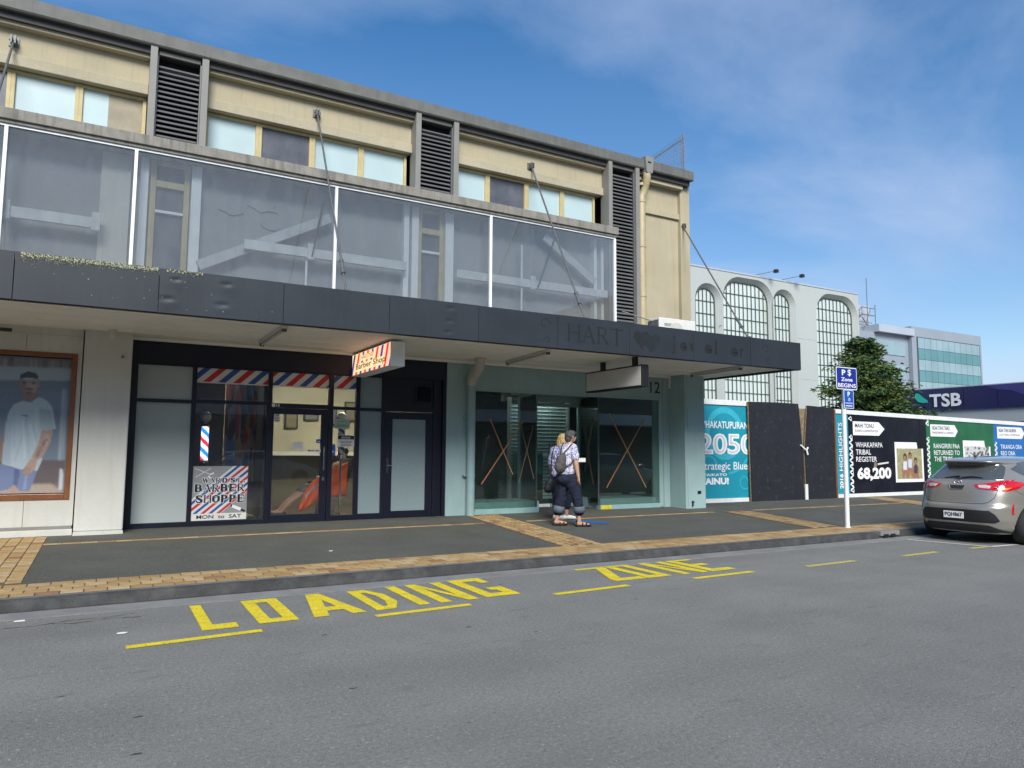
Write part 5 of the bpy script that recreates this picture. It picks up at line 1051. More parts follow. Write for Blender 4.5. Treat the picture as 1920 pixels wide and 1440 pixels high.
gp = thing('gate_post', (17.3, HY, .14), 'raw timber post in the gap between the two black gates', 'post'); mb = MB(); mb.box(17.12, 17.46, HY-.04, HY+.05, .1, 2.76); part(mb, 'timber', 'ply_edge', gp); mb = MB(); mb.box(17.22, 17.33, HY-.16, HY-.13, .14, .62); part(mb, 'white_stake', 'hoard_white', gp)
mb = MB(); mb.tube([(17.08, HY-.15, 1.72), (17.2, HY-.17, 1.62), (17.3, HY-.17, 1.58), (17.38, HY-.15, 1.65)], .025, 6); mb.tube([(17.28, HY-.17, 1.6), (17.34, HY-.17, 1.45)], .03, 6); single(mb, 'gate_chain', 'white_alu', 'pale knotted chain tying the two black gates together', 'chain')
mb = MB(); mb.box(18.64, 18.71, HY-.1, HY-.02, .1, 2.78); single(mb, 'edge_timber', 'timber_frame', 'thin brown timber stud between the narrow gate and the cyan strip', 'timber')
h2 = thing('printed_hoarding', (26, HY, .16), 'long printed hoarding with cyan, black, green and blue panels and white rails', 'hoarding')
def zt(x): return 2.80-(x-18.9)*.0115
mb = MB(); mb.prism([(18.74, zt(18.93)-.125), (48, zt(48)-.14), (48, zt(48)), (18.74, zt(18.93))], 'y', HY-.03, HY+.06); part(mb, 'top_rail', 'hoard_white', h2, bevel=.004)
mb = MB(); mb.box(18.74, 48, HY-.03, HY+.05, .14, .298); part(mb, 'base_board', 'hoard_white', h2, bevel=.004)
def pan(x0, x1, m):
    k = MB(); x = x0
    while x < x1-.01:
        xe = min(x+1.2, x1); k.prism([(x+.003, .30), (xe-.003, .30), (xe-.003, zt(xe)-.13), (x+.003, zt(x)-.13)], 'y', HY+random.uniform(-.002, .002), HY+.02); x = xe
    return part(k, 'panel', m, h2)
pan(18.74, 19.40, 'cyan'); pan(19.40, 23.36, 'hoard_black'); pan(23.36, 27.42, 'hoard_green'); pan(27.42, 31.5, 'hoard_blue'); pan(31.5, 48, 'hoard_black')
words('lettering', '2016', (19.10, HY-.004, .45), 'letter', h2, xd=(0, 0, 1), up=(-1, 0, 0), w=.44, h=.17, bold=.03); words('lettering', 'HIGHLIGHTS', (19.10, HY-.004, .98), 'letter', h2, xd=(0, 0, 1), up=(-1, 0, 0), w=1.42, h=.17, bold=.004)
def weave(x, z0, z1):      # carved-pattern border: rows of hooked chevrons
    mb = MB(); z = z0; i = 0
    while z < z1-.08:
        s_ = 1 if i % 2 else -1; y = HY-.004
        bar(mb, x-.07*s_, z, x+.08*s_, z+.06, .032, y); bar(mb, x+.08*s_, z+.06, x-.02*s_, z+.10, .026, y-.0002)
        if i % 3 == 0: arc(mb, x, z+.05, .07, .024, -1.2, 1.6, y-.0004, n=6)
        z += .088; i += 1
    part(mb, 'woven_border', 'letter', h2, recalc=False)
weave(19.5, .34, 2.02); weave(19.5, 2.48, 2.64); weave(23.44, .34, 2.05); weave(23.44, 2.42, 2.6); weave(27.52, .34, 2.0)
def arrow(x0, x1, xt, z0, z1, t1, t2):
    mb = MB(); zc = (z0+z1)/2; mb.add([(x0, HY-.003, z0), (x1, HY-.003, z0), (xt, HY-.003, zc), (x1, HY-.003, z1), (x0, HY-.003, z1)], [(0, 1, 2, 3, 4)]); part(mb, 'arrow_label', 'letter', h2, recalc=False)
    words('lettering', t1, (x0+.1, HY-.0045, zc+.02), 'ink', h2, w=(x1-x0)*.72, h=.13, bold=.012); words('lettering', t2, (x0+.1, HY-.0045, zc-.11), 'granite', h2, w=(x1-x0)*.88, h=.075)
arrow(19.62, 20.88, 21.16, 2.045, 2.46, 'MAHI TONU', 'BUSINESS & ADMINISTRATION')
arrow(23.60, 25.0, 25.18, 2.07, 2.465, 'NGAA TOHU TAIAO', 'ENVIRONMENTAL SUMMARY')
arrow(27.65, 29.3, 29.5, 2.06, 2.475, 'NGAA TOHU KAUPAPA', 'CULTURAL SUMMARY')
for s_, x, z, w in (('WHAKAPAPA', 19.72, 1.68, 1.31), ('TRIBAL', 19.72, 1.46, .72), ('REGISTER', 19.72, 1.245, 1.0), ('RANGIRIRI PAA', 23.74, 1.68, 1.5), ('RETURNED TO', 23.74, 1.46, 1.49), ('THE TRIBE', 23.74, 1.25, 1.06), ('TIKANGA ORA', 27.82, 1.69, 1.45), ('REO ORA', 27.82, 1.46, .95), ('STRATEGY', 27.82, 1.24, 1.2)):
    words('lettering', s_, (x, HY-.005, z), 'letter', h2, w=w, h=.155, bold=.006)
words('lettering', '68,200', (19.75, HY-.005, .66), 'letter', h2, w=1.66, h=.42, bold=.045)
mb = MB(); bar(mb, 20.75, 1.17, 21.3, 1.22, .05, HY-.005); mb.prism([(20.55, 1.08), (20.66, 1.05), (20.72, 1.14), (20.68, 1.24), (20.58, 1.22)], 'y', HY-.008, HY-.005, 1); part(mb, 'scraped_patch', ['offwhite', 'ply_edge'], h2, recalc=False)
def photo(x0, x1, z0, z1, cv):
    mb = MB(); n_ = (x1-x0)*.2; pts = [(x0, z0), (x1, z0), (x1, z1-.2), (x1-n_, z1-.2), (x1-n_-.04, z1)] + [(x0, z1)]
    mb.add([(p[0], HY-.004, p[1]) for p in pts], [tuple(range(len(pts)))]); part(mb, 'photo_border', 'letter', h2, recalc=False)
    cv.build('photo_print', (x0+.09, HY-.006, z0+.1), (x1-x0)-.18, (z1-z0)-.3, 'print', h2)
cv = Canvas(80, 66, (.33, .31, .16))
for _ in range(160): cv.ell(random.random(), random.random(), .03, .03, random.choice([(.4, .36, .2), (.22, .24, .12), (.45, .42, .27), (.3, .26, .14)]), .7)
for cx, cy, s_, shirt in ((.32, .62, 1, (.62, .66, .72)), (.52, .68, .85, (.55, .6, .68)), (.74, .5, .9, (.06, .05, .06))):
    cv.ell(cx, cy-.22*s_, .11*s_, .2*s_, shirt); cv.poly([(cx-.1, cy-.32), (cx+.1, cy-.32), (cx+.14, cy-.6), (cx+.04, cy-.62), (cx, cy-.42), (cx-.05, cy-.6), (cx-.14, cy-.55)], (.32, .15, .09)); cv.ell(cx, cy+.09, .075*s_, .13*s_, (.03, .02, .02)); cv.ell(cx, cy+.06, .055*s_, .09*s_, (.34, .17, .11)); cv.line((cx-.1, cy-.12), (cx-.12, cy-.42), .022, (.33, .16, .1)); cv.line((cx+.1, cy-.12), (cx+.08, cy-.4), .022, (.33, .16, .1))
cv.blur(1); photo(21.64, 23.14, .6, 1.86, cv)
cv = Canvas(80, 66, (.55, .56, .55))
for _ in range(16): x, y = random.random(), random.random(); cv.line((x, y), (x+random.uniform(-.4, .4), y+random.uniform(-.3, .4)), random.uniform(.008, .03), (.02, .02, .02))
for _ in range(60): cv.ell(random.random(), random.uniform(.5, 1), .05, .04, random.choice([(.04, .04, .04), (.6, .6, .6), (.1, .1, .1)]), .8)
cv.blur(1); photo(25.45, 27.15, .6, 1.96, cv)
# ------------------------------------------------------------------ parking sign post
ps = thing('parking_sign', (12.0, 8.7, zp(8.7)), 'white post at the kerb with blue P $ Zone BEGINS and P 10 signs', 'parking sign')
mb = MB(); mb.tube([(12.04, 8.7, .11), (12.05, 8.7, 2.42)], .042, 14); mb.tube([(12.04, 8.7, .125), (12.04, 8.7, .14)], .06, 14); mb.tube([(12.06, 8.72, 2.3), (12.08, 8.72, 3.05)], .02, 8); part(mb, 'post', 'white', ps)
def rrect(x0, x1, z0, z1, r, n=5):
    P = []
    for cx, cz, a in ((x1-r, z0+r, -90), (x1-r, z1-r, 0), (x0+r, z1-r, 90), (x0+r, z0+r, 180)):
        for k in range(n+1): t = R(a+90*k/n); P.append((cx+r*math.cos(t), cz+r*math.sin(t)))
    return P
SY = 8.65
mb = MB(); mb.prism(rrect(11.80, 12.40, 2.69, 3.11, .03), 'y', SY, SY+.006); plate = part(mb, 'zone_sign', 'letter', ps); mb = MB(); mb.prism(rrect(11.815, 12.385, 2.705, 3.095, .025), 'y', SY-.002, SY+.001); part(mb, 'blue_face', 'signblue', plate)
mb = MB(); lay(mb, text_mesh('P', 1, .03), (11.96, SY-.0025, 2.955), w=.105, h=.105); lay(mb, text_mesh('$', 1, .012), (12.13, SY-.0025, 2.94), w=.10, h=.135); lay(mb, text_mesh('Zone', 1, .02), (12.1, SY-.0025, 2.845), w=.33, h=.07, align='c'); lay(mb, text_mesh('BEGINS', 1, .015), (12.1, SY-.0025, 2.73), w=.52, h=.075, align='c'); part(mb, 'lettering', 'letter', plate, recalc=False)
mb = MB(); mb.prism(rrect(12.0, 12.285, 2.335, 2.685, .02), 'y', SY, SY+.006); plate = part(mb, 'time_sign', 'letter', ps); mb = MB(); mb.prism(rrect(12.012, 12.273, 2.347, 2.675, .015), 'y', SY-.002, SY+.001); part(mb, 'blue_face', 'signblue2', plate)
mb = MB(); lay(mb, text_mesh('P', 1, .03), (12.14, SY-.0025, 2.56), w=.07, h=.09, align='c'); lay(mb, text_mesh('10', 1, .01), (12.15, SY-.0025, 2.475), w=.06, h=.06, align='c'); lay(mb, text_mesh('Loading Zone', 1, .03), (12.14, SY-.0025, 2.42), w=.22, h=.03, align='c'); part(mb, 'lettering', 'letter', plate, recalc=False); mb = MB(); bar(mb, 12.04, 2.385, 12.24, 2.385, .016, SY-.0025); part(mb, 'arrow', 'letter', plate, recalc=False)

# ------------------------------------------------------------------ white arched office building
wo = thing('white_office', (48, 40, 0), 'white office building with tall round topped mirror windows beyond the hoarding', 'office building')
def arch(x0, x1, z0, z1, r, n=9):
    P = [(x0, z0), (x1, z0)]
    for k in range(n+1): t = math.pi/2*k/n; P.append((x1-r+r*math.cos(t), z1-r+r*math.sin(t)))
    for k in range(n+1): t = math.pi/2+math.pi/2*k/n; P.append((x0+r+r*math.cos(t), z1-r+r*math.sin(t)))
    return P
AR = [(38.75, 40.8, 14.1, 1.0, 5), (41.65, 46.7, 15.0, 1.55, 11), (47.25, 49.3, 14.6, 1.0, 5), (52.6, 57.45, 14.9, 1.5, 10)]
mb = MB(); holed(mb, rect(36, 57.95, 0, 15.6), [arch(a-.34, b+.34, 1.0, z+.34, r+.34) for a, b, z, r, n in AR], 'y', 40, 40.04); part(mb, 'front_wall', 'white_office', wo)
mb = MB(); mb.box(36, 57.9, 40.7, 58, 0, 15.4); part(mb, 'body', 'white_office', wo)
mb = MB(); mb.box(35.95, 58.0, 39.95, 40.05, 15.6, 15.72); part(mb, 'coping', 'tower_light', wo)
for a, b, z, r, n in AR:
    for s_ in (1,):
        P1, P2 = arch(a-.342, b+.342, 1.0, z+.342, r+.342), arch(a, b, 1.0, z, r)
        q = len(P1); k = MB()
        for i in range(1, q): j = (i+1) % q; k.add([(P1[i][0], 40.01, P1[i][1]), (P1[j][0], 40.01, P1[j][1]), (P2[j][0], 40.42, P2[j][1]), (P2[i][0], 40.42, P2[i][1])], [(0, 1, 2, 3)]); 
        part(k, 'arch_surround', 'white_office', wo)
    g = MB(); g.prism(arch(a-.05, b+.05, 1.2, z+.05, r+.05), 'y', 40.44, 40.5); w = part(g, 'window', 'mirrorglass', wo)
    zc = lambda x: z if a+r <= x <= b-r else z-r+math.sqrt(max(0, r*r-min(abs(x-a-r) if x < a+r else abs(x-b+r), r)**2))
    for k in range(n+1):
        x = a+(b-a)*k/n; x = min(max(x, a+.04), b-.04); q = MB(); q.box(x-.022, x+.022, 40.36, 40.42, 1.2, zc(x)-.02); part(q, 'mullion', 'mullion', w)
    zz = z-.98
    while zz > 1.6:
        q = MB(); q.box(a, b, 40.37, 40.43, zz-.022, zz+.022); part(q, 'transom', 'mullion', w); zz -= .98
    q = MB(); rim = arch(a, b, 1.2, z, r)
    for (p, s2_) in zip(rim[1:-1], rim[2:]): q.tube([(p[0], 40.4, p[1]), (s2_[0], 40.4, s2_[1])], .06, 5, cap=False)
    part(q, 'rim', 'mullion', w)
for z in (4.2, 7.6, 11.0):
    k = MB(); k.box(49.7, 52.2, 39.985, 40.0, z, z+.05); k.box(40.9, 41.4, 39.985, 40, z+.3, z+.35); part(k, 'joint_line', 'tower_light', wo)
for x in (46.4, 49.5):
    t = thing('roof_lamp', (x, 39.4, 15.8), 'left of the two small lamps on thin arms above the white office roof' if x < 48 else 'right of the two small lamps on thin arms above the white office roof', 'lamp', 'lamps on the white office roof')
    k = MB(); k.tube([(x-1.6, 40.2, 15.7), (x, 39.2, 16.1)], .03, 5); part(k, 'arm', 'steel', t); k = MB(); k.box(x-.1, x+.2, 39.05, 39.35, 15.95, 16.2); part(k, 'head', 'black', t)
# ------------------------------------------------------------------ grey glass tower beyond
tw = thing('glass_tower', (100, 60, 0), 'grey clad office tower with bands of teal glass behind the tree', 'office building')
mb = MB(); mb.box(86.4, 97.6, 60.0, 85, 0, 17.9); mb.box(86.4, 86.6, 59.9, 60.0, 0, 17.9, 1); part(mb, 'lower_block', ['tower', 'tower_light'], tw)
mb = MB(); mb.box(97.6, 115.2, 59.4, 90, 0, 19.3); part(mb, 'main_block', 'tower', tw)
mb = MB(); mb.box(90.0, 98.0, 59.2, 62, 17.9, 18.9); part(mb, 'plant_parapet', 'tower_light', tw)
mb = MB(); mb.box(86.0, 92.4, 62, 70, 17.9, 22.0); part(mb, 'lift_tower', 'tower_light', tw)
z = 17.8; k = 0
while z > 3:
    h_ = 1.55
    m_ = 'tower_glass_b' if k % 2 == 0 else 'tower_glass_a'; x = 98.9; 
    g = MB()
    while x < 114.4: g.box(x+.03, min(x+1.5, 114.5)-.03, 59.3, 59.42, z-h_+.03, z-.03); x += 1.5
    w = part(g, 'window_band', m_, tw)
    z -= h_; k += 1
mb = MB(); mb.box(98.7, 114.7, 59.34, 59.4, 3, 17.9); part(mb, 'glazing_frame', 'mullion', tw)
for z in (16.9, 13.6, 10.4, 7.2):
    g = MB(); g.box(90.5, 96.8, 59.9, 60.0, z-1.9, z); part(g, 'window_band', 'tower_glass_b', tw)
st = MB()
for i in range(12): x, z = 86.3+i*.26, 17.9+i*.22; st.box(x, x+.3, 61.2, 61.9, z, z+.06)
st.tube([(86.3, 61.2, 18.9), (89.4, 61.2, 21.5)], .05, 5); st.tube([(86.3, 61.2, 18.0), (89.4, 61.2, 20.5)], .07, 5)
for i in range(7): st.tube([(86.4+i*.5, 61.2, 18+i*.42), (86.4+i*.5, 61.2, 19+i*.42)], .035, 4)
st.tube([(89.2, 61.0, 20.4), (91.8, 61.0, 20.4)], .06, 5); st.tube([(89.2, 61, 21.4), (91.8, 61, 21.4)], .05, 5); st.tube([(90.3, 61, 17.9), (90.3, 61, 25.6)], .05, 5); st.tube([(89.2, 61, 17.9), (91.0, 61, 21.4)], .05, 4); st.tube([(92, 61, 17.9), (92, 61, 22)], .05, 4); st.tube([(89.1, 61, 20), (91.0, 61, 18.2)], .06, 4)
part(st, 'roof_stair', 'steel', tw)
mb = MB(); mb.box(86.4, 92.2, 61.6, 61.7, 19.5, 19.56); part(mb, 'handrail', 'steel', tw)
# ------------------------------------------------------------------ bank
bk = thing('bank_building', (42, 22, 0), 'low bank building with a purple cladding band and white TSB letters', 'bank')
mb = MB(); mb.box(42.15, 60, 9, 26.3, 0, 4.0); mb.box(42.1, 42.15, 9, 26.3, 3.25, 3.98, 0); part(mb, 'wall', 'tsb_grey', bk)
for i in range(10):
    y1 = 26.3-i*1.78
    if y1 < 9: break
    k = MB(); k.box(42.0, 42.25, max(9, y1-1.78)+.012, y1-.012, 3.99, 5.27); part(k, 'cladding_panel', 'tsb_purple', bk)
mb = MB(); mb.box(42.02, 60, 9, 26.28, 3.98, 4.02); mb.box(42.03, 60, 9.01, 26.27, 5.2, 5.32); part(mb, 'band_core', 'tsb_grey', bk)
mb = MB(); mb.add([(41.995, y, z) for y, z in [(21.6, 5.27), (20.9, 5.0), (20.2, 4.9), (19.5, 4.55), (18.9, 4.5), (18.4, 4.1), (17.5, 4.2), (17.5, 5.27)]], [tuple(range(8))]); part(mb, 'wave_print', 'tsb_purple2', bk, recalc=False)
lt = MB(); lay(lt, text_mesh('TSB', 1, .03), (41.93, 24.62, 4.2), xd=(0, -1, 0), w=1.8, h=.76); part(lt, 'lettering', 'letter', bk, recalc=False)
mb = MB(); mb.add([(41.94, y, z) for y, z in [(25.45, 5.12), (25.3, 4.85), (25.05, 4.62), (24.7, 4.48), (24.75, 4.62), (25.0, 4.8), (25.2, 5.0)]], [tuple(range(7))]); mb.add([(41.945, y, z) for y, z in [(25.45, 5.12), (25.52, 4.8), (25.3, 4.55), (25.0, 4.48), (24.7, 4.48), (25.05, 4.62), (25.3, 4.85)]], [tuple(range(7))]); part(mb, 'swoosh', 'mint', bk, recalc=False)
# ------------------------------------------------------------------ dark conifer: tiers of drooping limbs with tufted sprays
M['needle_a'] = mat('dark needles', (.05, .10, .032), .7, var=.35, vs=1.2, spec=.2)
M['needle_b'] = mat('olive needles', (.13, .175, .045), .7, var=.3, vs=1.2, spec=.2)
M['needle_c'] = mat('blue green needles', (.040, .088, .050), .7, var=.3, vs=1.2, spec=.2)
def conifer(loc, H, Rad, label, seed):
    rd = random.Random(seed); t = thing('conifer_tree', loc, label, 'tree')
    tr = MB(); tr.tube([(0, 0, 0), (.05, 0, H*.4), (-.05, .05, H*.75), (0, 0, H*.98)], [.28, .2, .11, .03], 10)
    v, f, m = [], [], []
    def spray(p, d, L_, k):
        d = d.normalized(); s = d.cross(Vector((0, 0, 1)))
        if s.length < .1: s = Vector((1, 0, 0))
        s.normalize(); u = s.cross(d)
        for j in range(3):
            a = rd.uniform(-1.0, 1.0); e = (d*math.cos(a)+s*math.sin(a)+u*rd.uniform(-.25, .35)).normalized(); w = s*math.cos(a)*.3+u*rd.uniform(-.4, .4); w = w.normalized()*L_*.17; b = len(v)
            v.extend([p-w*.5, p+e*L_*.6-w, p+e*L_+Vector((0, 0, -.05)), p+e*L_*.55+w]); f.append((b, b+1, b+2, b+3)); m.append(k)
    z = H*.13
    while z < H*.97:
        fr = (z/H); base = Rad*(1-((fr-.13)/.87)**1.15)*(1.0 if fr > .22 else .93)
        for i in range(rd.randint(7, 9) if fr < .8 else 6):
            a = rd.uniform(0, 6.283); L_ = base*rd.uniform(.6, 1.22)+.15
            pts = []; n = 7
            for k in range(n):
                q = k/(n-1); r = L_*q; pts.append(Vector((r*math.cos(a+q*.12), r*math.sin(a+q*.12), z+L_*(.30*q-.34*q*q)+rd.uniform(-.04, .04))))
            tr.tube(pts, [.055*(1-.8*k/(n-1))*(1.3-fr) for k in range(n)], 5, cap=False)
            for k in range(2, n):
                tone_ = 1 if (rd.random() < .35+.2*(k/n)) else (0 if rd.random() < .6 else 2)
                fan = .22+.30*L_/3.2*(1-abs(k/(n-1)-.55))
                for q in range(int(14+11*L_/Rad)):
                    off = Vector((rd.gauss(0, fan), rd.gauss(0, fan), rd.gauss(0.05, .085))); p = pts[k]+off; d = Vector((math.cos(a), math.sin(a), -.05))+Vector((rd.gauss(0, .6), rd.gauss(0, .6), rd.gauss(.1, .3)))
                    spray(p, d, rd.uniform(.15, .30), tone_ if rd.random() < .8 else rd.randint(0, 2))
        z += H*.034*rd.uniform(.75, 1.25)
    part(tr, 'trunk', 'bark', t, local=True)
    c = MB(); c.v = [tuple(p) for p in v]; c.f = f; c.m = m; c.sm = [False]*len(f); part(c, 'crown', ['needle_a', 'needle_b', 'needle_c'], t, local=True, recalc=False)
    return t
conifer((34.9, 24.0, 0), 7.6, 3.5, 'dark green spreading conifer between the white office and the bank', 5)
# ------------------------------------------------------------------ far side of the street (seen in the reflections)
M['brickbrown'] = mat('brown opposite wall', (.20, .15, .10), .85, var=.12, vs=.6)
M['greyopp'] = mat('grey opposite wall', (.28, .29, .30), .85, var=.1, vs=.5)
mb = MB(); mb.box(XL, 260, -10.9, -6.2, -.03, .13); struct(mb, 'far_footpath', 'footpath', recalc=True)
for i, (a, b, h_, m_, lb) in enumerate(((-40, -9, 6.5, 'greyopp', 'low grey shop across the street at the left'), (-9, 12, 7.6, 'greyopp', 'grey two storey shop across the street with a white verandah and RUBY sign'), (12, 32, 9.5, 'brickbrown', 'brown shop building across the street at the right'), (32, 62, 13, 'brickbrown', 'tall brown building across the street beyond the shops'))):
    t = thing('opposite_building', ((a+b)/2, -11, 0), lb, 'building', 'shop buildings across the street')
    mb = MB(); mb.box(a+.02, b-.02, -24, -11, 0, h_); part(mb, 'wall', m_, t); mb = MB(); mb.box(a+.02, b-.02, -11, -7.2, 3.1, 3.25); mb.box(a+.02, b-.02, -7.25, -7.15, 3.05, 3.7); part(mb, 'verandah', 'white', t)
    mb = MB(); x = a+.6
    while x < b-3: mb.box(x, x+2.6, -11.01, -10.96, .3, 2.8); x += 3.4
    part(mb, 'shop_window', 'pane_dark', t)
    z = 4.6
    while z < h_-1.6:
        x = a+1
        mb = MB()
        while x < b-2: mb.box(x, x+1.6, -11.01, -10.96, z, z+1.4); x += 2.8
        part(mb, 'upper_window', 'pane_dark', t); z += 3
    if i == 1: words('sign_lettering', 'RUBY', (-2.2, -7.1, 3.17), 'granite', t, xd=(-1, 0, 0), w=1.5, h=.42, bold=.01)
# ------------------------------------------------------------------ hatchback
def lut(tab):
    zs = [t[0] for t in tab]; vs = [t[1] for t in tab]; return lambda z: float(np.interp(z, zs, vs))
def smooth_lut(tab, k=.018):
    f = lut(tab); return lambda z: (f(z-k)+2*f(z)+f(z+k))/4
cw = smooth_lut([(.18, .78), (.26, .835), (.4, .865), (.6, .88), (.8, .878), (.92, .868), (1.0, .85), (1.05, .81), (1.2, .70), (1.33, .60), (1.39, .55), (1.43, .46), (1.452, .34), (1.468, .15)])
cr = smooth_lut([(.18, .14), (.26, .06), (.4, .01), (.52, .0), (.62, .012), (.67, .055), (.85, .10), (.96, .135), (1.02, .17), (1.06, .22), (1.30, .50), (1.335, .50), (1.35, .38), (1.375, .35), (1.40, .40), (1.43, .62), (1.455, .95), (1.468, 1.35)], .01)
cf = smooth_lut([(.18, 4.1), (.3, 4.24), (.5, 4.27), (.65, 4.2), (.78, 4.02), (.88, 3.7), (.96, 3.3), (1.02, 3.08), (1.1, 2.9), (1.33, 2.4), (1.40, 2.2), (1.44, 1.95), (1.468, 1.6)])
XC = 2.1; NE_ = 4.2
def S(th, z):
    s, c = math.sin(th), math.cos(th); w = cw(z)
    y = w*math.copysign(abs(s)**(2/NE_), s); a = XC-cr(z) if c > 0 else cf(z)-XC
    return Vector((XC-math.copysign(abs(c)**(2/NE_), c)*a, y, z))
def Nrm(th, z):
    e = 1e-3; d1 = S(th+e, z)-S(th-e, z); d2 = S(th, z+e)-S(th, z-e); n = d2.cross(d1)
    if n.length < 1e-12: return Vector((-1, 0, 0))
    n.normalize(); c = S(th, z)-Vector((XC, 0, .7)); return n if n.dot(c) > 0 else -n
def thy(y, z): return math.copysign(math.asin(min(1, (abs(y)/cw(z)))**(NE_/2)), y)
def thx(x, z, side): c = max(-1, min(1, (XC-x)/(XC-cr(z) if x < XC else cf(z)-XC))); return side*math.acos(math.copysign(abs(c)**(NE_/2), c))
def patch(pts, off=.004, cuts=3, dens=1):
    """pts: (theta, z) polygon -> surface patch following the body"""
    b = bmesh.new(); vs = [b.verts.new((p[0], p[1], 0)) for p in pts]; b.faces.new(vs)
    bmesh.ops.triangulate(b, faces=b.faces[:])
    for _ in range(7):
        es = [e for e in b.edges if e.calc_length() > .05]
        if not es: break
        bmesh.ops.subdivide_edges(b, edges=es, cuts=1); bmesh.ops.triangulate(b, faces=b.faces[:])
    mb = MB(); mb.add([S(v.co.x, v.co.y)+Nrm(v.co.x, v.co.y)*off for v in b.verts], [tuple(v.index for v in f.verts) for f in b.faces], 0, True) if not b.verts.index_update() else 0
    b.free(); return mb
def yz(l): return [(thy(y, z), z) for y, z in l]
def strip(pts, w=.007, off=.003):
    P = []
    for (a, b) in zip(pts[:-1], pts[1:]):
        n = 6
        for k in range(n): P.append((a[0]+(b[0]-a[0])*k/n, a[1]+(b[1]-a[1])*k/n))
    P.append(pts[-1]); W = [S(*p)+Nrm(*p)*off for p in P]; mb = MB(); mb.tube(W, w/2, 6); return mb
M['carpaint'] = mat('silver bronze paint', (.33, .31, .275), .3, .45, var=.02, vs=2, fine=.02, fs=300, coat=1)
M['carwhite'] = mat('white car paint', (.75, .76, .77), .3, 0, var=.01, coat=1)
M['carglass'] = mat('dark car glass', (.075, .082, .083), .08, .0, var=.12, vs=3, fine=0, spec=1, coat=.5)
M['lamp_red'] = mat('tail lamp red', (.52, .006, .012), .12, 0, var=.2, vs=10, coat=1); M['lamp_bright'] = mat('lamp glowing red', (.80, .03, .03), .15, 0, var=.2, vs=25, coat=1)
M['lamp_amber'] = mat('lamp amber', (.75, .22, .02), .2, 0, var=.3, vs=30, coat=1); M['lamp_clear'] = mat('lamp clear', (.75, .68, .66), .15, .3, var=.2, vs=30, coat=1)
M['seam'] = mat('panel seam', (.02, .02, .02), .8, var=0)
M['carblack'] = mat('bumper black', (.012, .012, .014), .5, var=.1)
